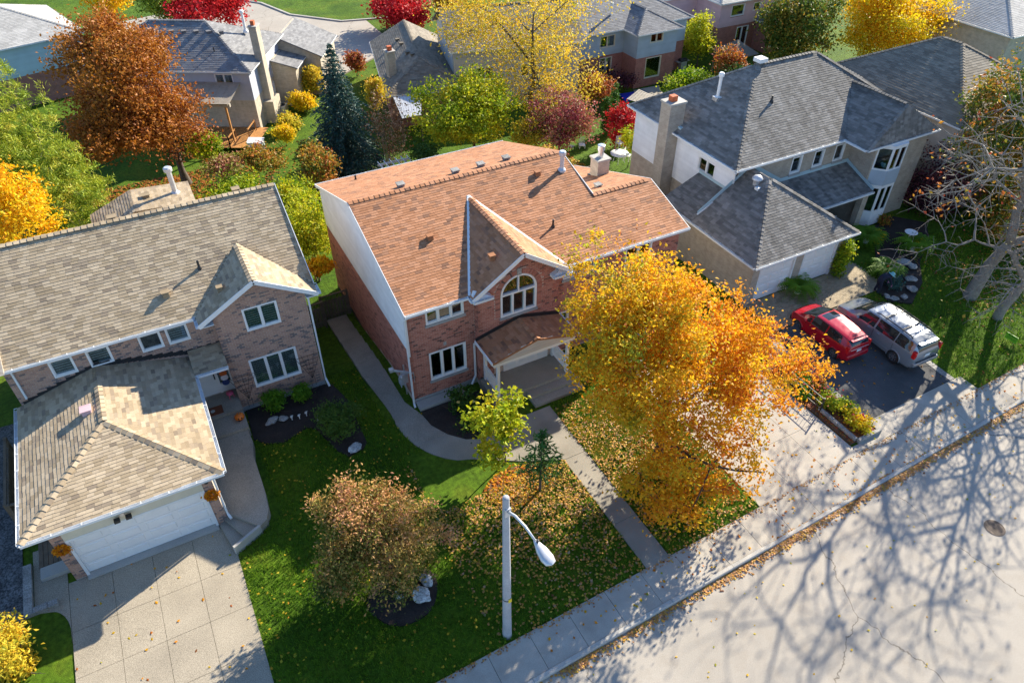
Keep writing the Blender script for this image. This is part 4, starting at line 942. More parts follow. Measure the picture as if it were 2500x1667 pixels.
    sg = lay_shingles(gf, gf[0], gf[1], seed=81) + lay_shingles(gl, gl[0], gl[1], seed=82) + lay_shingles(gr, gr[0], gr[1], seed=83) + lay_shingles(lb, lb[0], lb[1], seed=84) + lay_shingles(pc, pc[0], pc[1], seed=85) + ridge_caps((gx0, gy, ge), (px, py, pz)) + ridge_caps((gx1, gy, ge), (px, py, pz))
    build_pieces(sh, 'shingle', 'shingle_field', 'wedge', M_shR, rf, 300, 86); build_pieces(sg, 'shingle', 'shingle_field', 'wedge', M_shR, r2o, 300, 87)
    MB().bar((gx0+.4, wy-.02, ge+.45), (px, wy-.02, pz+.12), .03, .22).obj('flashing', M_sdTeal, H); MB().bar((px, wy-.02, pz+.12), (33.4, wy-.02, 3.6), .03, .22).obj('flashing', M_sdTeal, H); MB().bar((32.0, wy-.03, 4.22), (38.0, wy-.03, 4.22), .03, .24).obj('flashing', M_sdTeal, H); MB().bar((37.97, wy, 4.22), (37.97, 24.65, 3.3), .03, .2).obj('flashing', M_sdTeal, H); MB().bar((wx0-.02, 29.9, 4.4), (wx0-.02, wy, 4.4), .03, .2).obj('flashing', M_sdTeal, H)
    # garage walls, doors
    wg = Wall(26.35, 22.11, 33.1, 22.11); hg = [(.55, 3.0, 0, 2.55), (3.75, 6.2, 0, 2.55)]
    wall_mesh(wg, -.2, ge-.06, hg).obj('garage_wall', M_brBeige, H); wall_mesh(Wall(26.35, wy, 26.35, 22.31), -.2, ge-.06, []).obj('garage_side_wall', M_brBeige, H); wall_mesh(Wall(33.1, 22.31, 33.1, wy), -.2, ge-.06, []).obj('garage_side_wall', M_brBeige, H); wall_mesh(Wall(26.35, 29.6, 26.35, wy), -1, ge-.06, []).obj('side_wall', M_brBeige, H)
    wall_mesh(Wall(wx0, 29.58, 26.35, 29.58), -1, ge-.06, [], gable=[(0, ge-.06), (2.3, ge-.06), (0, ge+.95)]).obj('side_wall', M_brBeige, H)
    for h in hg: garage_door(wg, h[0], .42, h[1]-h[0], 2.12, H, cols=3, rows=4)
    mb = MB(); M = wg.mat4(0, 0)
    for h in hg:
        mb.box(h[0]-.08, h[0]+.02, -.1, .03, .4, 2.62, M=M); mb.box(h[1]-.02, h[1]+.08, -.1, .03, .4, 2.62, M=M); mb.box(h[0]+.02, h[1]-.02, -.1, .03, 2.53, 2.62, M=M)
    mb.obj('door_trim', M_trim, H)
    mb = MB(); mb.box(gx0+.05, gx1-.05, gy+.05, gy+.42, ge-.16, ge-.12); mb.box(gx0+.05, 26.35, gy+.42, 29.8, ge-.16, ge-.12); mb.box(x0+.05, vx, y0+.05, wy, eav-.16, eav-.12); mb.box(x0+.05, wx0, wy, y1, eav-.16, eav-.12); mb.obj('soffit', M_trim, H)
    for p, q in (((gx0, gy-.06, ge-.03), (gx1, gy-.06, ge-.03)), ((gx0-.06, 29.9, ge-.03), (gx0-.06, gy, ge-.03)), ((x0, y0-.06, eav-.03), (vx, y0-.06, eav-.03)), ((x0-.06, y1, eav-.03), (x0-.06, y0, eav-.03)), ((gx1-.3, 24.54, ge-.05), (37.95, 24.54, ge-.05)), ((vx, fy-.06, eav-.03), (42.85, fy-.06, eav-.03)), ((vx-.06, y0, eav-.03), (vx-.06, fy, eav-.03))): gutter(p, q, H)
    downspout([(x0+.05, y0+.02, 5.8), (wx0-.05, wy-.05, 5.5), (wx0-.05, wy-.05, 4.75), (26.3, wy-.05, 3.6)], H); downspout([(33.15, 21.85, 3.1), (33.16, 22.02, 2.8), (33.16, 22.02, .5)], H)
    # porch column and dark entrance
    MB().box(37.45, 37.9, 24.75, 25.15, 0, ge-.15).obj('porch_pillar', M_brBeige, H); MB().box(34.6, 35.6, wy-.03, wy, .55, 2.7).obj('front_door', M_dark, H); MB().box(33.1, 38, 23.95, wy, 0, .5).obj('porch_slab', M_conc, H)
    # chimney up the left side
    c0, c1 = 27.75, 28.62; cy0, cy1 = 32.25, 33.15
    mb = MB(); mb.box(c0, c1, cy0, cy1, -1.5, 7.7); mb.box(c0-.0, c1, cy0-.35, cy1+.1, -1.5, 1.6); ch = mb.obj('chimney', M_brBeige, H)
    MB().box(c0-.06, c1+.3, cy0-.06, cy1+.06, 7.7, 7.82).obj('chimney_cap', M_conc, ch); MB().box(c1, c1+.25, cy0, cy1, 5.9, 7.7).obj('chimney_back', M_brBeige, ch)
    MB().box(c0+.25, c0+.65, cy0+.25, cy0+.62, 7.82, 8.15).obj('flue', plain('terracotta', (.5, .12, .04), .8, .15, 4, 30, .15), ch)
    MB().box(c1-.1, c1+.35, cy0-.25, cy0+.02, 6.1, 6.32).obj('flashing', M_sdTeal, ch)
    # roof furniture
    def onleft(u, v):
        d = pray(u, v); t = (eav - s*x0 - CAMH)/(d[2]-s*d[0]); return (d[0]*t, d[1]*t, CAMH+d[2]*t)
    def onfront(u, v):
        d = pray(u, v); t = (eav - s*y0 - CAMH)/(d[2]-s*d[1]); return (d[0]*t, d[1]*t, CAMH+d[2]*t)
    p = onleft(*T(2, 0, 240, 680)); mb = MB(); mb.box(p[0]-.22, p[0]+.22, p[1]-.22, p[1]+.22, p[2]-.1, p[2]+.12); mb.obj('pipe_base', M_alum, H); vent_pipe(p, .1, 1.35, H, M_white)
    MB().box(p[0]+2.6, p[0]+3.2, p[1]-.3, p[1]+.3, p[2]+1.72, p[2]+1.95).obj('skylight', M_trim, H)
    vent_pipe(onfront(*T(2, 0, 612, 705)), .06, .4, H, M_black, cap=False)
    d = pray(1700+660*.2232, 350+430*.2232); sg_ = (pz-ge)/(px-gx0); t = (ge - sg_*gx0 - CAMH)/(d[2]-sg_*d[0]); p = (d[0]*t, d[1]*t, CAMH+d[2]*t)
    mb = MB(); mb.lathe([(.2, -.2), (.2, .18), (.3, .2), (.3, .26), (.22, .38), (.1, .44), (0, .45)], 18, p, cap=False); mb.obj('attic_fan', M_steel, H, smooth=True); MB().box(p[0]-.35, p[0]+.05, p[1]-.5, p[1]-.25, p[2]-.2, p[2]-.05).obj('fan_base', M_trim, H)
    return H
RH = right_house()
# ================================================================== HOUSES BEHIND
def far_house(name, label, o, rot, w, d, g, e, s, kind, roofmat, upper, lower, split, wins=(), ov=.4, frame=None, nsh=0, root=None, cat='house'):
    u = Vector((math.cos(R(rot)), math.sin(R(rot)), 0)); v = Vector((-u.y, u.x, 0)); O = Vector((o[0], o[1], 0))
    L = lambda x, y, z=0.0: tuple(O + u*x + v*y + Vector((0, 0, z)))
    H = root or thing(name, label, cat, (*L(w/2, d/2)[:2], g))
    F = {'F': Wall(*L(0, 0)[:2], *L(w, 0)[:2]), 'R': Wall(*L(w, .2)[:2], *L(w, d-.2)[:2]), 'B': Wall(*L(w, d)[:2], *L(0, d)[:2]), 'L': Wall(*L(0, d-.2)[:2], *L(0, .2)[:2])}
    holes = {k: [] for k in F}
    for wi in wins:
        if len(wi) == 7: f, x, z, ww, hh, cols, bl = wi
        else:
            f, (u0, v0), (u1, v1), cols, bl = wi; a = on_wall(F[f], u0, v0); b = on_wall(F[f], u1, v1); x, z, ww, hh = a[0], b[1], b[0]-a[0], a[1]-b[1]
        holes[f].append((x, z, ww, hh, cols, bl))
    rise = s*(d/2+ov) if kind != 'gableY' else s*(w/2+ov)
    for k, Wl in F.items():
        hl = [(h[0], h[0]+h[2], h[1], h[1]+h[3]) for h in holes[k]]; gab = None
        ins = .2 if k in 'RL' else 0
        if (kind == 'gable' and k in 'RL') : gab = [(0, e), (Wl.w, e), (Wl.w/2, e+s*d/2-.05)]
        if (kind == 'gableY' and k in 'FB') : gab = [(0, e), (Wl.w, e), (Wl.w/2, e+s*w/2-.05)]
        if kind == 'shedR' and k == 'F': gab = [(0, e), (Wl.w, e), (0, e+s*w)]
        if kind == 'shedR' and k == 'B': gab = [(0, e), (Wl.w, e), (Wl.w, e+s*w)]
        wo = wall_mesh(Wl, g-.6, e+(s*w if kind == 'shedR' and k == 'L' else 0), hl, gable=gab).obj('wall', lower, H)
        if upper is not None and k != 'B':
            gt = None; zt = e
            if gab: zt = e+s*(d if k in 'RL' else w)/2-.1; hw = Wl.w/2; gt = lambda z, hw=hw, zt=zt, W_=Wl: (0, W_.w) if z < e else ((z-e)/(zt-e)*hw, W_.w-(z-e)/(zt-e)*hw)
            if gt is None and k in 'RL': gt = lambda z, W_=Wl: (-.2, W_.w+.2)
            siding(Wl, split, zt, hl, wo, upper, .2, gt)
        for h in holes[k]: window(Wl, h[0], h[1], h[2], h[3], h[4], H, blind=h[5], sill=False, mat=frame)
    a0, a1, b0, b1 = -ov, w+ov, -ov, d+ov; pl = []; caps = []
    if kind == 'hip':
        if w >= d: r0 = (a0+(d/2+ov), d/2); r1 = (a1-(d/2+ov), d/2); zz = e+s*(d/2+ov)
        else: r0 = (w/2, b0+(w/2+ov)); r1 = (w/2, b1-(w/2+ov)); zz = e+s*(w/2+ov)
        c = [L(a0, b0, e), L(a1, b0, e), L(a1, b1, e), L(a0, b1, e)]; p0 = L(*r0, zz); p1 = L(*r1, zz)
        if w >= d: pl = [[c[0], c[1], p1, p0], [c[1], c[2], p1], [c[2], c[3], p0, p1], [c[3], c[0], p0]]; caps = [(c[0], p0), (c[1], p1), (c[3], p0), (p0, p1)]
        else: pl = [[c[0], c[1], p0], [c[1], c[2], p1, p0], [c[2], c[3], p1], [c[3], c[0], p0, p1]]; caps = [(c[0], p0), (c[1], p0), (c[3], p1), (p0, p1)]
    elif kind == 'gable':
        zz = e+s*(d/2+ov); p0 = L(a0, d/2, zz); p1 = L(a1, d/2, zz); pl = [[L(a0, b0, e), L(a1, b0, e), p1, p0], [L(a1, b1, e), L(a0, b1, e), p0, p1]]; caps = [(p0, p1)]
    elif kind == 'gableY':
        zz = e+s*(w/2+ov); p0 = L(w/2, b0, zz); p1 = L(w/2, b1, zz); pl = [[L(a0, b1, e), L(a0, b0, e), p0, p1], [L(a1, b0, e), L(a1, b1, e), p1, p0]]; caps = [(p0, p1)]
    elif kind == 'hipF':      # ridge towards the back, hipped at the front
        zz = e+s*(w/2+ov); p0 = L(w/2, b0+(w/2+ov), zz); p1 = L(w/2, b1, zz); pl = [[L(a0, b0, e), L(a1, b0, e), p0], [L(a0, b1, e), L(a0, b0, e), p0, p1], [L(a1, b0, e), L(a1, b1, e), p1, p0]]; caps = [(L(a0, b0, e), p0), (L(a1, b0, e), p0), (p0, p1)]
    elif kind == 'shedR':     # falls away to the right
        zz = e+s*w; pl = [[L(a1, b0, e), L(a1, b1, e), L(0, b1, zz), L(0, b0, zz)]]
    elif kind == 'shedF':
        zz = e+s*d; pl = [[L(a0, b0, e), L(a1, b0, e), L(a1, d, zz), L(a0, d, zz)]]
    rf = roof_slab(pl, H, roofmat, .1); sh = []
    for i, q in enumerate(pl): sh += lay_shingles(q, q[0], q[1], expo=.19, w=.42, seed=200+i)
    for p, q in caps: sh += ridge_caps(p, q)
    build_pieces(sh, 'shingle', 'shingle_field', 'wedge', roofmat, rf, nsh, 9)
    ov_ = .06
    for i, q in enumerate(pl):
        if kind.startswith('shed') or kind.startswith('gable') or True: gutter(Vector(q[0])+Vector((0, 0, -.04)), Vector(q[1])+Vector((0, 0, -.04)), H)
    mb = MB(); mb.box(0, 0, 0, 0, 0, 0) if False else None
    return H, L, F
def on_wall(Wl, u, v):
    d = Vector(pray(u, v)); o = Vector((0, 0, CAMH)); t = (Wl.o - o).dot(Wl.n)/d.dot(Wl.n); p = o + d*t
    return (p-Wl.o).dot(Wl.u), p.z
Fz = lambda x, y: (1480+x*.2232, y*.2232)
Gz = lambda x, y: (400+x*.2104, 50+y*.2104)
Qz = lambda x, y: (860+x*.3014, 60+y*.3014)
M_shPale = pieces_mat('pale_grey_shingle', [(0, (.36, .35, .33)), (.5, (.42, .41, .385)), (1, (.47, .455, .43))])
# ---- teal siding house, top left
far_house('siding_house', 'pale grey roofed house with teal siding over red brick behind the pine', (-17.2, 76.0), 15, 15.2, 10.5, -2, 3.2, .42, 'hip', M_shPale, M_sdTeal, M_brRed, .6, ov=.35)
# ---- grey hip-roofed house with chimney and pergola
g2 = -2.0
wn2 = [('F', Gz(580, 622), Gz(825, 765), [1, 1], ['h', 'h']), ('R', 5.3, .9, 1.5, 1.3, [1, 1], [None, 'c'])]
u2 = Vector((math.cos(R(-30)), math.sin(R(-30)), 0)); v2 = Vector((-u2.y, u2.x, 0)); C2 = Vector((9.0, 62.3, 0)) - u2*.35 + v2*.35
o2 = C2 - u2*13.6
H2, L2, F2 = far_house('siding_house', 'grey siding house with hip roof and tall white brick chimney behind the orange maple', (o2.x, o2.y), -30, 13.6, 8.9, g2, 3.2, .53, 'hip', M_shG, M_sdGrey, M_brTan, .7, wn2, ov=.35)
for k in range(5):
    p = L2(6.6+k*1.05, 3.3, 5.05); vent_box(p, .32, H2, M_shG)
p = L2(10.6, 1.5, 4.05); vent_pipe(p, .05, .5, H2, M_black, cap=False)
p = L2(12.0, 5.6, 4.55); vent_pipe(p, .11, 1.5, H2, M_white)
Mq = Matrix.Translation(L2(13.6, 0, 0)) @ Matrix.Rotation(R(-30), 4, 'Z')
ch = MB().box(.0, .62, 2.2, 3.1, g2, 5.9, M=Mq).obj('chimney', M_brTan, H2); MB().box(-.02, .9, 1.7, 3.6, g2-.2, -.1, M=Mq).obj('chimney_base', M_brTan, ch); MB().box(-.05, .68, 2.14, 3.16, 5.9, 6.0, M=Mq).obj('chimney_cap', M_conc, ch); MB().box(.15, .45, 2.4, 2.75, 6.0, 6.35, M=Mq).obj('flue', MATS['terracotta'], ch)
far_house('a', 'a', (L2(13.6, 5.6)[0], L2(13.6, 5.6)[1]), -30, 2.1, 2.6, g2, 1.5, .3, 'shedR', M_shG, None, M_brTan, 0, ov=.25, root=H2)
far_house('a', 'a', (L2(13.6, 8.3)[0], L2(13.6, 8.3)[1]), -30, 3.7, 5.5, g2, 1.6, .45, 'shedR', M_shG, None, M_brTan, 0, ov=.25, root=H2)
MB().box(.0, .05, 4.35, 5.3, g2+.2, .35, M=Mq).obj('side_door', M_white, H2)
# pergola and deck in front of it
PG = thing('pergola', 'timber pergola with slatted roof over the deck of the grey house', 'pergola', L2(10.4, -1.6, g2))
Mp = Matrix.Translation(L2(0, 0, 0)) @ Matrix.Rotation(R(-30), 4, 'Z')
M_gtim = plain('grey_timber', (.40, .36, .30), .8, .15, 3, 40, .2)
for x in (7.2, 12.3): MB().box(x-.07, x+.07, -3.0, -2.86, g2, 1.35, M=Mp).obj('post', M_cedar if x > 10 else M_gtim, PG)
MB().box(6.8, 12.7, -3.05, -2.8, 1.35, 1.6, M=Mp).obj('beam', M_gtim, PG); MB().box(6.8, 12.7, -.12, -.02, 1.95, 2.1, M=Mp).obj('beam', M_gtim, PG)
for k in range(9): x = 7.0+k*.7; MB().bar(Mp @ Vector((x, -3.3, 1.66)), Mp @ Vector((x, -.05, 2.15)), .06, .12).obj('rafter', M_gtim, PG)
for k in range(21): t = k/20; MB().bar(Mp @ Vector((6.7, -3.3+3.2*t, 1.76+.47*t)), Mp @ Vector((12.8, -3.3+3.2*t, 1.76+.47*t)), .1, .03).obj('slat', M_gtim, PG)
DK = thing('deck', 'stained cedar deck with railing beside the grey house', 'deck', L2(12, -2, g2))
for k in range(24): MB().box(9.0+k*.22, 9.0+k*.22+.205, -4.0, -.05, g2+.32, g2+.36, M=Mp).obj('deck_plank', M_cedar, DK)
for a, b in (((9.2, -4.0), (12.3, -4.0)), ((12.3, -4.0), (12.3, -2.4)), ((13.4, -2.4), (13.4, -.6))):
    p, q = Mp @ Vector((*a, g2+1.2)), Mp @ Vector((*b, g2+1.2)); rl = MB().bar(p, q, .09, .06).obj('handrail', M_cedar, DK)
    MB().bar(p-Vector((0, 0, .7)), q-Vector((0, 0, .7)), .05, .05).obj('lower_rail', M_cedar, DK)
    n = max(2, int((q-p).length/.16))
    for k in range(n+1):
        c = p.lerp(q, k/n)
        if k in (0, n): MB().bar(c-Vector((0, 0, .9)), c+Vector((0, 0, .06)), .09, .09).obj('rail_post', M_cedar, DK)
        else: MB().bar(c-Vector((0, 0, .68)), c, .025, .025).obj('baluster', M_black, DK)
# ---- low brown-roofed house and its taller block
H3, L3, F3 = far_house('ranch_house', 'low brown-roofed house with brick chimney joined to a taller pale-walled block', (19.2, 58.0), -14, 6.2, 13.2, -2, 1.0, .52, 'hipF', M_shB, None, M_brRed, 0, ov=.4)
far_house('a', 'a', (25.4, 58.6), -14, 11.5, 8.5, -2, 3.4, .5, 'gable', M_shB, M_sdCream, M_brTan, -1.8, [('F', 2.0, .6, 1.6, 1.2, [1, 1], ['c', None]), ('F', 6.0, .6, 1.6, 1.2, [1, 1], [None, 'c'])], ov=.4, root=H3)
p = L3(.55, 3.0, 0); mb = MB(); mb.box(p[0]-.35, p[0]+.35, p[1]-.35, p[1]+.35, .8, 3.5); ch = mb.obj('chimney', M_brTan, H3); MB().box(p[0]-.42, p[0]+.42, p[1]-.42, p[1]+.42, 3.5, 3.6).obj('chimney_cap', M_conc, ch); MB().box(p[0]-.18, p[0]+.18, p[1]-.18, p[1]+.18, 3.6, 3.95).obj('flue', MATS['terracotta'], ch)
for a, b in ((1.9, 9.5), (2.1, 8.0), (2.3, 5.2), (2.6, 4.2)): vent_box(L3(a, b, 1.2+.52*a), .3, H3, M_shB)
# tin porch roof in front of it
tr = [Vector((*gp(*Qz(a, b), z), z)) for a, b, z in ((330, 590, .9), (560, 560, .9), (560, 735, .3), (405, 765, .3))]
PR = thing('porch_roof', 'ribbed metal patio roof in front of the brown-roofed house', 'canopy', (tr[3].x, tr[3].y, -2))
for k in range(9):
    a0, a1 = tr[0].lerp(tr[1], k/9), tr[0].lerp(tr[1], (k+.93)/9); b0, b1 = tr[3].lerp(tr[2], k/9), tr[3].lerp(tr[2], (k+.93)/9); MB().prism([a0, a1, b1, b0], (0, 0, .04)).obj('roof_panel', M_steel, PR)
for q in (tr[2], tr[3]): MB().bar((q.x, q.y+.1, -2), (q.x, q.y+.1, q.z), .1, .1).obj('post', M_wood, PR)
# ---- blue siding house
gb = -1.5
wins5 = [('F', 5.2, 1.7, 1.7, 1.1, [1, 1], ['h', 'h']), ('F', 5.3, -1.2, 1.4, 2.0, [1, 1], [None, 'c'])]
H5, L5, F5 = far_house('siding_house', 'blue siding and red brick house with grey hip roof by the pool', (34.5, 57.3), 0, 15.2, 9.0, gb, 3.25, .5, 'hip', M_shG, M_sdBlue, M_brRed, 1.0, wins5, ov=.4, frame=M_cream)
far_house('a', 'a', (42.4, 55.1), 0, 4.5, 6.6, gb, 3.25, .5, 'hipF', M_shG, M_sdBlue, M_brRed, 1.0, [('F', Fz(492, 362), Fz(618, 452), [1, 1], ['h', None]), ('F', Fz(435, 640), Fz(575, 830), [1], [None]), ('L', .5, -1.1, 1.0, 1.9, [1], [None])], ov=.4, root=H5, frame=M_cream)
vent_pipe((41.6, 58.6, 3.9), .09, 1.1, H5, M_white)
# ---- pink siding house
H6, L6, F6 = far_house('siding_house', 'pink siding and red brick house beyond the green hedge', (55.2, 58.7), 0, 12.5, 8.5, gb, 3.35, .45, 'hip', M_shPale, M_sdPink, M_brRed, .9,
    [('F', Fz(1380, 62), Fz(1500, 165), [1], ['c']), ('F', Fz(1618, 30), Fz(1682, 108), [1], [None]), ('F', Fz(1865, 0), Fz(1970, 80), [1, 1], ['c', None]), ('F', 2.6, gb+.1, 1.6, 2.05, [1, 1], [None, None])], ov=.4)
far_house('a', 'a', (51.0, 62.5), 0, 4.4, 8, gb, 3.35, .45, 'hip', M_shPale, M_sdPink, M_brRed, .9, ov=.3, root=H6)
far_house('a', 'a', (60.3, 56.6), 0, 3.4, 2.1, gb, 1.15, .6, 'hipF', M_shR, None, M_brRed, 0, [('F', .4, -1.3, .8, 2.0, [1], [None]), ('F', 1.8, -.6, .9, 1.2, [1], ['c'])], ov=.3, root=H6)
# ---- hip roof house beyond the right house
far_house('hip_roof_house', 'brown-grey hip roof house behind the bare tree', (44.8, 24.9), 0, 9.4, 10.9, .3, 5.9, .55, 'hip', M_shB, M_sdCream, M_brBeige, 3.0, ov=.5)
# ---- blue-grey roof far right
far_house('hip_roof_house', 'far house with blue-grey roof seen through bare branches', (69.5, 37.5), 0, 13, 10, -1, 4.0, .45, 'hip', M_shPale, None, M_brTan, 0, ov=.4)

# far street beyond the back gardens
fst = [gp(*T(0, 0, a, b), -2) for a, b in ((1600, 0), (1800, 30), (2000, 110), (2352, 155))] + [gp(*T(1, 0, a, b), -2) for a, b in ((400, 125), (560, 112))]
MBs = MB(); MBs.prism([(x, y, -1.93) for x, y in fst] + [(60, 88, -1.93), (60, 72, -1.93), (31, 73.5, -1.93), (24, 75.5, -1.93), (19.0, 72.0, -1.93), (15.5, 70.0, -1.93), (12.0, 76.0, -1.93), (6, 84, -1.93), (0, 100, -1.93)], (0, 0, -.2)); o = MBs.obj('far_street', M_road); o['kind'] = 'structure'
mbk = MB()
for a, b in zip(fst[:-1], fst[1:]): mbk.bar((a[0], a[1], -1.9), (b[0], b[1], -1.9), .25, .2)
o = mbk.obj('far_kerb', M_kerb); o['kind'] = 'structure'
# ================================================================== VEGETATION
def unit(v): return v/np.maximum(np.linalg.norm(v, axis=-1, keepdims=True), 1e-9)
def leaf_cloud(P, size, tint, r, aspect=.62, up=.5, dirs=None, fold=.15, svar=.35):
    """one folded kite per leaf"""
    n = len(P); N = unit(r.normal(size=(n, 3)) + np.array([0, 0, up*1.6])); D = r.normal(size=(n, 3)) if dirs is None else dirs + .35*r.normal(size=(n, 3))
    D = unit(D - N*np.sum(D*N, 1, keepdims=True)); S = np.cross(N, D); s = (size*(1+svar*(r.random(n)*2-1)))[:, None]
    V = np.stack([P-D*s*.5, P+S*s*aspect*.5-N*s*fold, P+D*s*.5, P-S*s*aspect*.5-N*s*fold], 1).reshape(-1, 3)
    return V, np.arange(n*4).reshape(-1, 4), np.clip(tint, 0, 1)
def clumps(lobes, M, r, inner=.35, flat=.75):
    """random clump centres inside ellipsoid lobes, thicker towards the outside"""
    sub = []
    for l in lobes:                                    # break every lobe into uneven boughs
        m = 16 if l[3] > 1.0 else 9
        for _ in range(m):
            d = unit(r.normal(size=3)); q = .58+.20*r.random(); k = .32+.20*r.random(); sub.append((l[0]+d[0]*l[3]*q, l[1]+d[1]*l[4]*q, l[2]+d[2]*l[5]*q, l[3]*k, l[4]*k, l[5]*k*.85))
        sub.append((l[0], l[1], l[2], l[3]*.6, l[4]*.6, l[5]*.6))
    lobes = sub
    vol = np.array([(l[3]*l[4]*l[5])**.8 for l in lobes]); k = r.choice(len(lobes), M, p=vol/vol.sum()); Lb = np.array(lobes)[k]
    d = unit(r.normal(size=(M, 3))); rad = (inner**3 + (1-inner**3)*r.random(M))**(1/3.)*1.05
    rad = rad*(.93+.12*r.normal(size=M)*.6)
    return Lb[:, :3] + d*rad[:, None]*Lb[:, 3:6]
def grow(base, C, trunk_r, fork, r, n1=7, sag=.06, lean=(0, 0), twig=.012, top=None, multi=1):
    """trunk, limbs and twigs reaching every clump centre; returns list of (points, radii)"""
    out = []; base = np.array(base, float); cen = C.mean(0); topz = top if top is not None else np.percentile(C[:, 2], 80)
    nodes = []; lev = []
    for q in range(multi):
        off = np.array([0, 0, 0]) if multi == 1 else np.array([r.normal()*.18, r.normal()*.18, 0])
        T0 = base+off; T1 = np.array([base[0]+lean[0]+off[0]*4, base[1]+lean[1]+off[1]*4, topz]); n = 9
        tp_ = np.array([T0 + (T1-T0)*t + np.array([r.normal(), r.normal(), 0])*.05*(topz-base[2])*.18*(0 < t) for t in np.linspace(0, 1, n)])
        tr = trunk_r*(1-.88*np.linspace(0, 1, n)**.8); tr[0] *= 1.35; out.append((tp_, tr)); nodes += list(tp_[[i for i in range(n) if tp_[i, 2] >= fork]]); lev += list(tr[[i for i in range(n) if tp_[i, 2] >= fork]])
    if not nodes: nodes = [tp_[-1]]; lev = [tr[-1]]
    far = C[np.argsort(-np.linalg.norm(C-cen, axis=1))]; prim = far[r.permutation(max(n1*3, 1))[:n1] % len(far)]
    def reach(c, big):
        Nn = np.array(nodes); d = np.linalg.norm(Nn-c, axis=1) + .9*np.maximum(0, Nn[:, 2]-c[2]+.15*np.linalg.norm((Nn-c)[:, :2], axis=1)) 
        i = int(np.argmin(d)); p = Nn[i]; L = np.linalg.norm(c-p)
        if L < .05: return
        m = 6 if big else 4; ts = np.linspace(0, 1, m); mid = np.array([r.normal(), r.normal(), r.normal()+.8])*L*.07
        pts = np.array([p + (c-p)*t + mid*4*t*(1-t) for t in ts]); r0 = min(lev[i]*.75, (trunk_r*.42 if big else .014+.022*L+trunk_r*.06)); r1 = max(r0*.3, twig*.55)
        rr = r0 + (r1-r0)*ts; out.append((pts, rr)); nodes.extend(pts[1:]); lev.extend(rr[1:])
    for c in prim: reach(c, True)
    for c in C[np.argsort(np.linalg.norm(C-cen, axis=1))]: reach(c, False)
    return out
def wood_obj(name, tubes, mat, root, minr=0.0):
    mb = MB()
    for p, rr in tubes:
        if rr[0] >= minr: mb.tube(p, list(rr), 7 if rr[0] > .08 else (5 if rr[0] > .03 else 3), cap=False)
    return mb.obj(name, mat, root, smooth=True)
def cloud_obj(name, V, Q, t, mat, root, smooth=False):
    me = np_mesh(name, V, Q, t, smooth); me.materials.append(mat); o = bpy.data.objects.new(name, me); COL.objects.link(o); wpar(o, root); return o
def tree(name, label, cat, base, lobes, mat, n=8000, size=.16, trunk=.16, fork=1.5, M=160, seed=0, sig=.33, bark=None, tfun=None, tmean=.5, tvar=.22, group=None, up=.4, aspect=.62, inner=.35, n1=7, radial=0.0, lean=(0, 0), multi=1, flat=.75, drop=0.0, shell=.12, crown='crown'):
    r = np.random.default_rng(seed); z0 = base[2] if len(base) == 3 else gz(*base); base = (base[0], base[1], z0)
    H = thing(name, label, cat, base, group=group); C = clumps(lobes, M, r, inner)
    C[:, 2] = np.maximum(C[:, 2], z0+.12)
    wood_obj('trunk', grow(base, C, trunk, z0+fork, r, n1, lean=lean, multi=multi), bark or M_bark, H)
    if n > 0:
        w = r.gamma(1.6, 1, M); w /= w.sum(); k = r.choice(M, n, p=w); ct = tmean + tvar*r.normal(size=M)*.8
        if tfun is not None: ct = ct + tfun(C)
        off = r.normal(size=(n, 3))*sig; off[:, 2] *= flat; P = C[k] + off; tint = ct[k] + tvar*.5*r.normal(size=n)
        ns = int(n*shell)                              # loose leaves over the whole crown so that the outline is uneven
        if ns: P[:ns] = clumps(lobes, ns, r, .6) + r.normal(size=(ns, 3))*sig*.6
        P[:, 2] = np.maximum(P[:, 2], z0+.04)
        dirs = None
        if radial: dirs = unit(off + np.array([0, 0, .15]))*radial
        V, Q, t = leaf_cloud(P, size, tint, r, aspect, up, dirs); cloud_obj(crown, V, Q, t, mat, H)
    return H
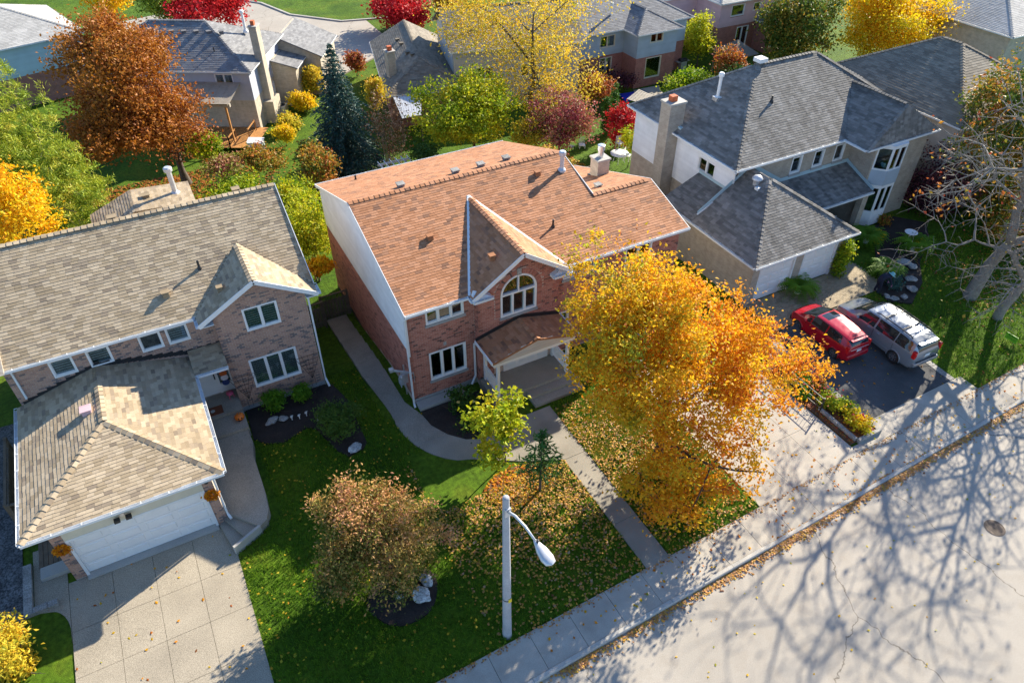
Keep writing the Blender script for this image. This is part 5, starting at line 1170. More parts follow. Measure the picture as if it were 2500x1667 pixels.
def spruce(label, base, h, rad, mat, seed=0, lv=.33, dens=1.0, name='spruce_tree', cat='spruce tree', size=.34, group=None, skirt=.03, power=.85, droop=.28, aspect=.3):
    r = np.random.default_rng(seed); z0 = gz(*base); H = thing(name, label, cat, (*base, z0), group=group); P = []; D = []; tubes = [(np.array([[base[0], base[1], z0], [base[0], base[1], z0+h*.5], [base[0], base[1], z0+h]]), np.array([.02*h, .011*h, .01]))]
    nl = int(h/lv)
    for k in range(nl):
        t = (k+.5)/nl; z = z0 + h*(skirt+(1-skirt)*t); L = rad*((1-t)**power)*(1+.1*r.normal()); nb = max(5, int((7+6*(1-t))*dens))
        for j in range(nb):
            a = 2*math.pi*(j+r.random()*.9)/nb + k*2.4; l = L*(.82+.3*r.random()); d = np.array([math.cos(a), math.sin(a), 0]); m = max(3, int(l/.16)); side = np.array([-d[1], d[0], 0])
            ts = np.linspace(.12, 1, m); pts = np.array([base[0], base[1], z]) + d*ts[:, None]*l + np.array([0, 0, 1])*(.18*l*ts*(1-ts)*2 - droop*l*ts**1.4)[:, None]
            if j % 2 == 0: tubes.append((pts[[0, m//2, -1]], np.array([.03, .02, .008])*max(.4, l/2)))
            for q in range(m):
                for s_ in (-1, 0, 1):
                    w = s_*(.08+.22*(1-ts[q]))*min(1.0, l/1.4); P.append(pts[q] + side*w + np.array([0, 0, -.07*abs(s_)]) + r.normal(size=3)*.035); D.append(d*(1.0 if s_ == 0 else .75) + side*s_*.8 + np.array([0, 0, -.15]))
    P = np.array(P); D = unit(np.array(D)); wood_obj('trunk', tubes, M_bark, H)
    hgt_ = (P[:, 2]-z0)/h; tint = .45 + .2*r.normal(size=len(P))
    V, Q, t = leaf_cloud(P, size, tint, r, aspect, .9, D, fold=.1); cloud_obj('crown', V, Q, t, mat, H); return H

G_ = lambda *a: a
ML_maple = leaf_mat('golden_maple_leaf', [(0, (.36, .38, .03)), (.25, (.70, .47, .02)), (.55, (.82, .42, .015)), (.8, (.74, .26, .015)), (1, (.44, .13, .025))], .5)
ML_orange = leaf_mat('copper_maple_leaf', [(0, (.42, .17, .02)), (.4, (.40, .13, .02)), (.7, (.27, .08, .025)), (1, (.13, .045, .025))], .3)
ML_yellow = leaf_mat('yellow_leaf', [(0, (.45, .45, .04)), (.4, (.70, .52, .04)), (.75, (.72, .45, .03)), (1, (.55, .26, .03))], .4)
ML_gold = leaf_mat('bright_gold_leaf', [(0, (.62, .55, .02)), (.5, (.85, .55, .01)), (1, (.85, .36, .01))], .4)
ML_lime = leaf_mat('lime_leaf', [(0, (.10, .22, .01)), (.4, (.32, .42, .015)), (.8, (.55, .52, .02)), (1, (.62, .48, .02))], .4)
ML_red = leaf_mat('crimson_leaf', [(0, (.60, .03, .03)), (.5, (.50, .015, .025)), (1, (.25, .01, .02))], .3)
ML_pink = leaf_mat('rose_leaf', [(0, (.22, .27, .03)), (.3, (.40, .22, .09)), (.6, (.45, .13, .12)), (1, (.26, .04, .05))], .3)
ML_olive = leaf_mat('olive_rust_leaf', [(0, (.06, .10, .015)), (.35, (.17, .18, .03)), (.65, (.46, .28, .07)), (1, (.66, .32, .17))], .3)
ML_green = leaf_mat('green_leaf', [(0, (.02, .06, .012)), (.5, (.045, .11, .015)), (1, (.10, .17, .02))], .25)
ML_fern = leaf_mat('fern_leaf', [(0, (.06, .15, .01)), (.5, (.13, .29, .015)), (1, (.24, .40, .02))], .3)
ML_pine = leaf_mat('pine_needle', [(0, (.09, .16, .015)), (.45, (.24, .33, .025)), (.8, (.42, .46, .035)), (1, (.48, .42, .05))], .25)
ML_spruce = leaf_mat('spruce_needle', [(0, (.018, .055, .045)), (.5, (.035, .095, .08)), (1, (.07, .15, .12))], .15)
ML_dkpine = leaf_mat('dark_needle', [(0, (.02, .08, .018)), (.5, (.05, .15, .025)), (1, (.10, .22, .03))], .2)
ML_purple = leaf_mat('plum_leaf', [(0, (.05, .012, .02)), (.6, (.11, .025, .035)), (1, (.35, .10, .10))], .25)
ML_rust = leaf_mat('rust_leaf', [(0, (.10, .16, .02)), (.3, (.45, .30, .03)), (.65, (.52, .17, .03)), (1, (.30, .06, .03))], .3)
ML_litter = leaf_mat('dry_litter_leaf', [(0, (.62, .40, .05)), (.35, (.55, .26, .05)), (.65, (.42, .20, .09)), (.85, (.50, .34, .20)), (1, (.20, .08, .03))], .2)
ML_twig = plain('dry_twig', (.28, .22, .15), .9, .2, 5, 40, .2)
def BX(u0, v0, u1, v1, Y, depth=None, z=0):
    """ellipsoid lobe that fills a photo box at plan distance Y (street-axis)"""
    uc, vc = (u0+u1)/2, (v0+v1)/2; d = pray(uc, vc); t = Y/d[1]; c = np.array([0, 0, CAMH])+d*t; k = np.linalg.norm(d*t)/FPX*math.sqrt(1/(1+((uc-SW/2)**2+(vc-SH/2)**2)/FPX**2))
    k = (d*t) @ _fw/FPX; rx = (u1-u0)/2*k; rv = (v1-v0)/2*k
    dep = depth if depth else rx; sn = math.sin(math.atan2(-d[2], math.hypot(d[0], d[1]))); cs = math.sqrt(1-sn*sn)
    rz = math.sqrt(max(rv*rv-(dep*sn)**2, (.45*rv)**2))/cs
    return (c[0], c[1], c[2], rx, dep, rz)
F_ = lambda x0, y0, x1, y1: tuple(q*1.06293 for q in (x0, y0, x1, y1))
def put(label, name, cat, box, Y, mat, depth=None, base=None, **kw):
    """plant filling photo box (full-view coordinates) at plan distance Y"""
    lb = BX(*F_(*box), Y, depth); b = base or (lb[0], lb[1]); lb = (lb[0], lb[1], max(lb[2], gz(*b)+lb[5]*.8), *lb[3:])
    return tree(name, label, cat, b, [lb], mat, **kw)

# ---- front maple
tree('maple_tree', 'large golden-orange maple on the front lawn between walk and driveway', 'maple tree', (15.6, 15.7),
     [(14.9, 18.0, 8.1, 2.7, 2.6, 3.0), (14.4, 16.2, 5.5, 3.1, 3.0, 3.5), (16.9, 15.6, 4.9, 4.1, 3.8, 3.5), (19.4, 15.4, 4.0, 2.9, 2.8, 2.3), (15.3, 13.3, 2.2, 3.4, 2.3, 2.1), (15.6, 16.7, 6.5, 3.2, 3.1, 3.2)],
     ML_maple, n=50000, size=.16, trunk=.21, fork=1.3, M=700, seed=5, sig=.27, tmean=.47, tvar=.22, tfun=lambda C: .05*(C[:, 0]-15.5)-.02*(C[:, 2]-5), n1=16, shell=.1, inner=.3)
# ---- olive-rust ornamental tree by the boulders
tree('ornamental_tree', 'rounded olive and rust-tipped ornamental tree in the boulder bed', 'tree', (3.15, 15.35), [(2.9, 15.6, 2.1, 2.3, 1.9, 1.9), (2.3, 16.1, 3.4, 1.5, 1.5, 1.7), (3.5, 16.2, 3.2, 1.2, 1.2, 1.4), (2.6, 16.6, 4.3, 1.0, 1.0, 1.0), (1.5, 15.6, 2.2, 1.1, 1.2, 1.3)], ML_olive, n=27000, size=.125, trunk=.1, fork=.5, M=330, seed=6, sig=.2, tmean=.5, tvar=.22, tfun=lambda C: .13*(C[:, 2]-2.8)+.05*(C[:, 0]-2.8), multi=3, aspect=.5, shell=.15)
# ---- sapling and small pine
tree('sapling', 'slender sapling with broad yellow-green leaves beside the curved path', 'sapling', (9.6, 18.7), [(9.5, 18.8, 2.7, 1.35, 1.2, 1.0), (8.7, 18.3, 1.7, 1.0, .9, .7), (10.0, 19.3, 3.2, .8, .8, .6)], ML_lime, n=1500, size=.2, trunk=.045, fork=.7, M=70, seed=7, sig=.22, tmean=.62, tvar=.2, aspect=.8)
spruce('small dark green pine on the leaf-strewn lawn by the sapling', (10.2, 16.64), 3.7, 1.25, ML_dkpine, 8, lv=.36, dens=.55, name='pine_tree', cat='pine tree', size=.34, skirt=.25, droop=-.2, aspect=.18, power=.7)
put('bushy yellow shrub at the corner of the concrete driveway', 'shrub', 'shrub', (-40, 1425, 92, 1600), 18.6, ML_yellow, depth=1.2, n=3600, size=.17, trunk=.03, fork=.1, M=110, seed=9, sig=.2, tmean=.35, tvar=.25, multi=4, aspect=.45)
# ---- left back garden
tree('pine_tree', 'tall feathery light green pine beside the copper maple', 'pine tree', (-5.6, 47.5), [BX(*F_(-60, 150, 120, 420), 48.5, 4.0), BX(*F_(0, 240, 215, 540), 46.5, 4.0), BX(*F_(60, 330, 255, 560), 44.5, 3.2)], ML_pine, n=34000, size=.34, trunk=.24, fork=1.5, M=950, seed=10, sig=.15, tmean=.62, tvar=.25, aspect=.13, radial=1.2, up=.1, shell=.03, inner=.45)
put('golden yellow tree in front of the tall feathery pine', 'yellow_tree', 'tree', (-60, 385, 105, 590), 39.5, ML_gold, base=(-9.8, 39.5), depth=2.2, n=6500, size=.2, trunk=.1, fork=1, M=130, seed=11, sig=.32, tmean=.45, tvar=.25)
cm = [BX(*F_(150, 60, 440, 330), 57.0, 6.0), BX(*F_(205, 175, 478, 392), 55.0, 5.0), BX(*F_(135, 20, 330, 200), 58.5, 4.5), BX(*F_(140, 190, 330, 370), 56.0, 4.5)]
tree('maple_tree', 'broad copper-orange maple in the back garden before the grey house', 'maple tree', (1.6, 56.0), cm, ML_orange, n=40000, size=.235, trunk=.3, fork=2, M=480, seed=12, sig=.5, tmean=.36, tvar=.22, tfun=lambda C: -.045*(C[:, 2]-2.5), n1=10, shell=.12)
spruce('blue-green spruce standing behind the red brick house', (12.9, 51.0), hy(808, 104, 51.0)-gz(12.9, 51.0), 3.5, ML_spruce, 13, dens=1.25)
put('bare grey-brown twiggy shrub beside the blue-green spruce', 'bare_shrub', 'shrub', (838, 215, 935, 385), 49.5, ML_litter, n=1800, size=.16, tmean=1.0, tvar=.15, depth=1.8, trunk=.05, fork=.1, M=620, seed=14, multi=6, bark=ML_twig, n1=20)
put('lime-green tree behind the ridge of the russet roof', 'lime_tree', 'tree', (938, 160, 1180, 345), 47.5, ML_lime, base=(22.3, 48.2), depth=3.6, n=17000, size=.22, trunk=.16, fork=1.2, M=260, seed=15, sig=.32, tmean=.6, tvar=.25)
yt = [BX(*F_(1020, -60, 1400, 150), 52, 6.0), BX(*F_(1110, 40, 1390, 250), 49, 4.5), BX(*F_(990, -20, 1170, 120), 53, 4.0)]
tree('ash_tree', 'tall thinning yellow tree with many upright bare limbs', 'tree', (28.2, 49.6), yt, ML_yellow, n=13000, size=.2, trunk=.4, fork=3.0, M=420, seed=16, sig=.5, tmean=.45, tvar=.22, n1=22, shell=.25, bark=M_bark)
put('rose-pink crabapple tree behind the red brick house', 'crabapple_tree', 'tree', (1205, 185, 1375, 345), 43.8, ML_pink, base=(27.6, 44.2), depth=2.6, n=9000, size=.19, trunk=.12, fork=1.0, M=170, seed=17, sig=.3, tmean=.55, tvar=.3)
for i, (bx, hh) in enumerate(((1488, 8), (1478, 7))):
    pass
def column(label, base, h, rad, seed, group=None):
    z = gz(*base); lobes = [(base[0], base[1], z+h*.42, rad, rad, h*.45), (base[0], base[1], z+h*.72, rad*.6, rad*.6, h*.3)]
    return tree('cedar_column', label, 'cedar', base, lobes, ML_dkpine if seed % 2 else ML_lime, n=3800, size=.2, trunk=.06, fork=.3, M=120, seed=seed, sig=.12, tmean=.2 if seed % 2 == 0 else .8, tvar=.15, aspect=.3, radial=.6, group=group, up=.1)
c1 = gp(1478, 342, -1.7); c2 = gp(1492, 325, -1.7)
column('taller slim columnar cedar beside the crimson shrub', c2, hy(1489, 205, c2[1])-gz(*c2), .55, 19); column('shorter columnar cedar with dark foliage in front of the taller one', c1, hy(1474, 240, c1[1])-gz(*c1), .6, 21)
put('crimson burning-bush by the white patio table', 'red_shrub', 'shrub', (1392, 240, 1465, 335), 44, ML_red, depth=1.3, n=3200, size=.2, trunk=.05, fork=.3, M=90, seed=22, sig=.25, tmean=.4, tvar=.25)
put('yellow-green shrub beside the white siding corner', 'shrub', 'shrub', (1430, 275, 1470, 345), 40.5, ML_lime, depth=.7, n=900, size=.18, trunk=.03, fork=.2, M=30, seed=23, sig=.2, tmean=.6)
# ---- between the left and centre houses
put('tall loose yellow-green shrub between the two brick houses', 'tall_shrub', 'shrub', (640, 420, 765, 600), 38.0, ML_lime, depth=1.6, n=8000, size=.17, trunk=.05, fork=.3, M=200, seed=24, sig=.3, tmean=.6, tvar=.22, multi=4)
put('orange-yellow hosta clump behind the side fence', 'hosta', 'plant', (698, 588, 762, 632), 33.8, ML_gold, depth=.7, n=650, size=.3, trunk=.01, fork=.05, M=40, seed=25, sig=.12, tmean=.7, multi=3)
put('dark green shrub behind the siding of the red brick house', 'shrub', 'shrub', (690, 330, 770, 420), 46, ML_rust, depth=1.5, n=2600, size=.2, trunk=.04, fork=.2, M=80, seed=26, sig=.3, tmean=.25, tvar=.3, multi=3)
put('low green mound of foliage beside the white arbour', 'shrub', 'shrub', (945, 335, 1010, 375), 44.5, ML_green, depth=1.2, n=2200, size=.18, trunk=.03, fork=.1, M=60, seed=27, sig=.25, tmean=.7, multi=3)
for i, (bx, Y, m, tm, nm) in enumerate((((440, 300, 505, 372), 54.5, ML_lime, .45, 'yellow-green maple shrub in front of the cedar deck'), ((675, 212, 716, 250), 65, ML_gold, .3, 'round clipped yellow topiary by the garage of the grey house'),
        ((700, 158, 738, 205), 67.5, ML_yellow, .3, 'tall yellow shrub beside the grey house garage'), ((640, 262, 680, 300), 62, ML_yellow, .2, 'pale yellow mound beside the chimney base'), ((630, 290, 665, 318), 59, ML_gold, .2, 'low golden hosta by the deck steps'),
        ((560, 330, 660, 390), 53, ML_rust, .25, 'rusty perennial border along the back lawn'), ((470, 365, 560, 395), 52.5, ML_pink, .2, 'mixed pale perennials below the deck rail'), ((640, 400, 720, 470), 44, ML_lime, .5, 'lime shrub behind the beige roof ridge'),
        ((470, 400, 600, 470), 46, ML_lime, .35, 'wide bright green shrub behind the rear wing'), ((690, 330, 735, 400), 50, ML_rust, .2, 'young rust-tipped shrub by the back lawn'), ((845, 180, 880, 240), 57, ML_yellow, .4, 'yellow bush beside the chimney of the low brown house'), ((800, 118, 833, 165), 71, ML_rust, .8, 'small rust-red maple by the far street'),
        ((1180, 270, 1260, 340), 45, ML_yellow, .2, 'straw-coloured ornamental shrub under the rose-pink tree'), ((1340, 170, 1420, 235), 52, ML_rust, .7, 'rusty hedge beside the pool fence'), ((1365, 165, 1450, 205), 55, ML_purple, .4, 'dark burgundy shrub under the blue siding'))):
    put(nm, 'shrub', 'shrub', bx, Y, m, depth=None, n=2400, size=.2 if Y < 60 else .24, trunk=.03, fork=.15, M=70, seed=40+i, sig=.28, tmean=tm, tvar=.25, multi=3)
# ---- behind the right house
put('leafy green hedge shrub beside the pool of the blue house', 'hedge_shrub', 'shrub', (1520, 165, 1640, 215), 50.5, ML_lime, depth=1.6, n=4500, size=.22, trunk=.03, fork=.1, M=110, seed=60, sig=.35, tmean=.25, tvar=.25, multi=4)
put('second green hedge shrub behind the charcoal roof ridge', 'hedge_shrub', 'shrub', (1640, 150, 1740, 195), 48, ML_green, depth=1.5, n=3000, size=.22, trunk=.03, fork=.1, M=90, seed=61, sig=.35, tmean=.7, tvar=.25, multi=4)
put('small red and orange tree behind the charcoal roof ridge', 'small_tree', 'tree', (1638, 105, 1705, 180), 50, ML_rust, depth=1.6, n=2600, size=.24, trunk=.06, fork=.4, M=80, seed=62, sig=.3, tmean=.7, tvar=.25)
put('yellow-green globe-pruned tree beside the blue siding house', 'topiary_tree', 'tree', (1578, 35, 1645, 135), 57, ML_lime, depth=1.8, n=5200, size=.24, trunk=.08, fork=.4, M=120, seed=63, sig=.3, tmean=.68, tvar=.15)
put('dark green tree with orange tips before the pink house', 'tree', 'tree', (1768, -30, 1925, 140), 52, ML_rust, depth=4, n=11000, size=.3, trunk=.2, fork=1, M=240, seed=64, sig=.5, tmean=.02, tvar=.2)
put('brilliant yellow maple behind the charcoal-roofed house', 'maple_tree', 'maple tree', (1900, -60, 2235, 140), 47, ML_gold, depth=5, n=26000, size=.24, trunk=.25, fork=1, M=330, seed=65, sig=.5, tmean=.45, tvar=.25)
# ---- beyond the far street
put('crimson maple beside the far street behind the grey roof', 'maple_tree', 'maple tree', (390, -40, 560, 58), 84, ML_red, depth=4, n=6500, size=.34, trunk=.15, fork=1, M=150, seed=66, sig=.5, tmean=.3, tvar=.25)
put('crimson maple on the grass across the far street', 'maple_tree', 'maple tree', (850, -20, 1000, 60), 82, ML_red, depth=3.6, n=6500, size=.34, trunk=.15, fork=1.2, M=150, seed=67, sig=.5, tmean=.25, tvar=.25)
put('dark green cedar group behind the grey hip roof', 'cedar_tree', 'cedar', (300, -60, 410, 45), 86, ML_pine, depth=3, n=5000, size=.4, trunk=.15, fork=.5, M=120, seed=68, sig=.45, tmean=.25, aspect=.3)
put('small golden tree behind the copper maple', 'tree', 'tree', (190, -50, 300, 25), 92, ML_gold, depth=3, n=3000, size=.36, trunk=.12, fork=.8, M=90, seed=69, sig=.5, tmean=.6)
put('rusty orange shrub by the crimson maple across the far street', 'shrub', 'shrub', (1000, -30, 1060, 40), 78, ML_rust, depth=2, n=2200, size=.3, trunk=.1, fork=.6, M=70, seed=70, sig=.4, tmean=.5)
# ---- right front: plum shrub, evergreen, bare tree
put('dark plum-leaved shrub under the bare tree', 'plum_shrub', 'shrub', (2060, 385, 2225, 565), 24.2, ML_purple, depth=2.2, n=6500, size=.16, trunk=.07, fork=.4, M=170, seed=71, sig=.32, tmean=.35, tvar=.3, multi=3)
put('dark evergreen with hanging autumn leaves behind the bare tree', 'evergreen_tree', 'tree', (2140, 180, 2460, 600), 22.8, ML_rust, base=(48.5, 22.0), depth=3.0, n=15000, size=.22, trunk=.16, fork=.6, M=330, seed=72, sig=.35, tmean=.12, tvar=.32)
put('dense dark hedge-like shrub at the foot of the bare trees', 'evergreen_shrub', 'shrub', (2240, 470, 2440, 640), 19.0, ML_rust, base=(45.5, 18.6), depth=2.0, n=6500, size=.18, trunk=.08, fork=.3, M=160, seed=73, sig=.3, tmean=.2, tvar=.35, multi=3)

def bare_tree(label, base, h, seed, lean=(0, 0), trunk=.42, spread=.62, name='bare_tree', levels=6, forks=2, leaves=0, fork_h=.22, group=None):
    r = np.random.default_rng(seed); z0 = gz(*base); H = thing(name, label, 'bare tree', (*base, z0), group=group); tubes = []; tips = []
    def rec(p, d, L, rad, lev):
        n = 5; pts = [p]; dd = d.copy(); kids = []
        for i in range(n):
            dd = unit(dd + r.normal(size=3)*.13 + np.array([0, 0, .05 if lev < 3 else -.02])); pts.append(pts[-1] + dd*L/n)
            if lev > 0 and i >= 1 and lev < levels and r.random() < (.55 if lev < 4 else .75): kids.append((pts[-1], dd.copy(), i/n))
        tubes.append((np.array(pts), rad*np.linspace(1, .6 if lev < 2 else .35, n+1)))
        if lev >= levels: tips.append(pts[-1]); return
        nk = forks + (1 if r.random() < .5 else 0)
        ax = unit(np.cross(dd, r.normal(size=3)))
        for k in range(nk):
            a = 2*math.pi*k/nk + r.random(); perp = ax*math.cos(a) + np.cross(dd, ax)*math.sin(a); nd = unit(dd*(1-spread*.5) + perp*spread*(.7+.5*r.random())); rec(pts[-1], nd, L*(.72+.18*r.random()), rad*.62, lev+1)
        for q, d0, t in kids:
            perp = unit(np.cross(d0, r.normal(size=3))); nd = unit(d0*.5 + perp*.8); rec(q, nd, L*(.5+.3*r.random()), rad*.42, min(levels, lev+2))
    d0 = unit(np.array([lean[0], lean[1], 1.0])); rec(np.array([base[0], base[1], z0-.1]), d0, h*fork_h, trunk, 0)
    wood_obj('trunk', [t for t in tubes if t[1][0] > trunk*.2], M_barkg, H)
    o = wood_obj('branches', [t for t in tubes if t[1][0] <= trunk*.2], M_barkg, H); o['kind'] = 'stuff'
    if leaves:
        tips = np.array(tips); P = tips[r.integers(0, len(tips), leaves)] + r.normal(size=(leaves, 3))*.15; V, Q, t = leaf_cloud(P, .2, .5+.3*r.normal(size=leaves), r); cloud_obj('last_leaves', V, Q, t, ML_rust, H)
    return H, len(tubes)
b1 = gp(2368, 722, .3)
print('bare', bare_tree('big leafless grey tree leaning over the right lawn', b1, 17, 80, lean=(-.06, .03), trunk=.40, spread=.8, leaves=900, fork_h=.24)[1])
b2 = gp(2436, 772, .2)
bare_tree('second leafless grey trunk forking beside the big leafless tree', b2, 14, 83, lean=(.12, .02), trunk=.28, spread=.8, leaves=160, fork_h=.2)
# ================================================================== VEHICLES
def paint_mat(name, c, metal=.35, rough=.28):
    m, nt, N, L, B = nmat(name); B.inputs['Base Color'].default_value = (*c, 1); B.inputs['Metallic'].default_value = metal; B.inputs['Roughness'].default_value = rough
    B.inputs['Coat Weight'].default_value = .8; B.inputs['Coat Roughness'].default_value = .06
    n = noise(N, L, 3, 3); r = ramp(N, L, n.outputs[0], [(.3, (rough*.8,)*3), (.7, (rough*1.25,)*3)]); L.new(r.outputs[0], B.inputs['Roughness']); return m
M_red = paint_mat('red_paint', (.42, .004, .014), .1, .18); M_silver = paint_mat('silver_paint', (.24, .265, .30), .3, .2)
M_cglass = plain('car_glass', (.012, .016, .018), .04, .1, 2, 10, .05, spec=.9); M_tyre = plain('tyre_rubber', (.018, .018, .019), .85, .15, 5, 40, .2); M_rim = plain('alloy_rim', (.45, .46, .48), .3, .06, 4, 30, .05, metal=.9)
M_tail = plain('red_lens', (.55, .012, .012), .12, .1, 4, 30, .1); M_lens = plain('clear_lens', (.7, .72, .74), .1, .05, 4, 30, .05); M_plate = plain('plate_white', (.72, .73, .75), .4, .04, 4, 60, .04); M_plastic = plain('black_plastic', (.025, .025, .027), .55, .1, 4, 30, .1); M_chrome = plain('chrome', (.8, .8, .82), .12, .03, 4, 30, .03, metal=1.0)
def smooth1(a, k=2):
    for _ in range(k): b = np.concatenate([[a[0]], a, [a[-1]]]); a = (b[:-2]+2*b[1:-1]+b[2:])/4
    return a
def car(name, label, cat, loc, rz, P, paint):
    Hc = thing(name, label, cat, loc, rz); xk = np.array(P['x']); ns = 110; xs = np.linspace(xk[0], xk[-1], ns); f = lambda k: smooth1(np.interp(xs, xk, P[k]), 2)
    w, wr, zb, zr, zl = f('w'), f('wr'), f('belt'), f('roof'), f('low'); S = []; js = np.linspace(0, 7, 57)
    for i in range(ns):
        k = [(w[i]*.90, zl[i]), (w[i]*.975, zl[i]+.12), (w[i], .5*(zl[i]+zb[i])+.03), (w[i]*.985, zb[i]), (w[i]*.985*.45+wr[i]*.55, zb[i]*.5+(zr[i]-.05)*.5), (wr[i], zr[i]-.055), (wr[i]*.72, zr[i]-.022), (0, zr[i])]
        kx = np.arange(8); y = np.interp(js, kx, [q[0] for q in k]); z = np.interp(js, kx, [q[1] for q in k]); y = smooth1(y, 3); z = smooth1(z, 3); y[-1] = 0; S.append((y, z))
    def pt(i, j, sg): return (xs[i], sg*S[i][0][j], S[i][1][j])
    groups = {}
    wc = P['wheels']; rw = P['rw']; ra = rw*1.16
    for i in range(ns-1):
        xm = (xs[i]+xs[i+1])/2
        for j in range(56):
            jm = (js[j]+js[j+1])/2; zm = (S[i][1][j]+S[i][1][j+1])/2
            if jm < 2.9 and any((xm-c)**2+(zm-rw)**2 < ra*ra for c in wc): continue
            g = 'body'
            if 3.12 < jm < 4.92:
                for q, (a, b) in enumerate(P['side']):
                    if a + P['rake'][q][0]*(jm-3.1) < xm < b + P['rake'][q][1]*(jm-3.1): g = 'side_window%d' % q
            a, b = P['ws']
            if jm > 4.75 and a < xm < b: g = 'windshield'
            a, b = P['rear']
            if jm > 4.75 and a < xm < b: g = 'rear_window'
            if 'sunroof' in P and jm > 6.05 and P['sunroof'][0] < xm < P['sunroof'][1]: g = 'sunroof'
            for sg in (1, -1):
                key = g if not g.startswith('side') else g+('l' if sg > 0 else 'r'); groups.setdefault(key, MB()).add([pt(i, j, sg), pt(i+1, j, sg), pt(i+1, j+1, sg), pt(i, j+1, sg)], [(0, 1, 2, 3) if sg < 0 else (0, 3, 2, 1)])
    # closed ends
    for i in (0, ns-1): groups['body'].add([pt(i, j, 1) for j in range(57)] + [pt(i, j, -1) for j in range(55, -1, -1)], [tuple(range(113))])
    for k, mb in groups.items():
        me = mb.mesh(k, paint if k == 'body' else M_cglass, True); bm = bmesh.new(); bm.from_mesh(me); bmesh.ops.remove_doubles(bm, verts=bm.verts, dist=.0008); bmesh.ops.recalc_face_normals(bm, faces=bm.faces); bm.to_mesh(me); bm.free()
        me.polygons.foreach_set('use_smooth', [True]*len(me.polygons)); o = bpy.data.objects.new('side_window' if k.startswith('side') else k, me); COL.objects.link(o); o.parent = Hc
        if k == 'body': body = o
    MB().box(xs[2], xs[-3], -w.max()*.86, w.max()*.86, .2, .5).obj('underbody', M_plastic, Hc, local=True)
    W0 = w.max()
    for c in wc:
        for sg in (1, -1):
            y = sg*(W0-.11); M = Matrix.Translation((c, y, rw)) @ Matrix.Rotation(R(-90*sg), 4, 'X')
            mb = MB(); mb.lathe([(rw*.62, -.1), (rw*.93, -.1), (rw, -.07), (rw, .07), (rw*.93, .1), (rw*.66, .1), (rw*.64, .06)], 28); mb.v = [tuple(M @ Vector(v)) for v in mb.v]; t = mb.obj('wheel', M_tyre, Hc, True, local=True)
            mb = MB(); mb.lathe([(rw*.66, .03), (rw*.66, .09), (rw*.6, .095), (rw*.58, .05)], 28, cap=False); mb.lathe([(rw*.16, .04), (rw*.16, .09), (0, .095)], 12, cap=False)
            for q in range(7): a = 2*math.pi*q/7; mb.bar((rw*.1*math.cos(a), rw*.1*math.sin(a), .075), (rw*.62*math.cos(a), rw*.62*math.sin(a), .07), .055, .03)
            mb.v = [tuple(M @ Vector(v)) for v in mb.v]; mb.obj('rim', M_rim, t, local=True)
            mb = MB(); mb.lathe([(rw*.62, .02), (0, .02)], 16, cap=False); mb.v = [tuple(M @ Vector(v)) for v in mb.v]; mb.obj('brake_disc', M_plastic, t, local=True)
            mb = MB(); mb.tube([(c+ra*math.cos(a), sg*(W0-.012), rw+ra*math.sin(a)) for a in np.linspace(-.25, math.pi+.25, 22)], .03, 6); mb.obj('wheel_arch', paint, Hc, True, local=True)
            mb = MB(); mb.lathe([(ra, -.25), (ra, .16)], 20, cap=False); mb.v = [tuple(Matrix.Translation((c, sg*(W0-.22), rw)) @ Matrix.Rotation(R(-90*sg), 4, 'X') @ Vector(v)) for v in mb.v]; mb.obj('wheel_well', M_plastic, Hc, local=True)
    return Hc, xs, S, js
def trimbox(Hc, name, mat, x0, x1, y0, y1, z0, z1, bev=.0):
    o = MB().box(x0, x1, y0, y1, z0, z1).obj(name, mat, Hc, local=True)
    if bev: m = o.modifiers.new('bevel', 'BEVEL'); m.width = bev; m.segments = 2
    return o
# silver minivan, nose to the garage
vz = gz(30.9, 16.6)+.012
vx, vy = gp(1900+1450*.1913, 650+1215*.1913, vz)
PV = dict(x=[-2.57, -2.5, -2.3, -1.9, -1.2, 0, .75, 1.1, 1.35, 1.75, 2.2, 2.45, 2.57], w=[.80, .90, .955, .975, .98, .98, .98, .98, .98, .975, .94, .84, .68], wr=[.60, .66, .70, .72, .735, .74, .735, .735, .74, .80, .80, .72, .60],
          belt=[1.0, 1.10, 1.12, 1.12, 1.10, 1.07, 1.04, 1.02, 1.0, .98, .90, .80, .66], roof=[1.15, 1.42, 1.66, 1.73, 1.755, 1.75, 1.70, 1.54, 1.34, 1.10, .99, .88, .70], low=[.42, .30, .24, .21, .2, .2, .2, .2, .2, .21, .24, .28, .34],
          wheels=(-1.53, 1.55), rw=.34, side=[(-2.2, -1.32), (-1.26, -.06), (0.0, 1.12)], rake=[(.05, 0), (0, 0), (0, -.28)], ws=(.78, 1.55), rear=(-2.51, -2.28))
van, xs_, S_, js_ = car('minivan', 'silver minivan with roof rails parked on the asphalt drive', 'minivan', (vx+.93, vy+1.53, vz), R(88), PV, M_silver)
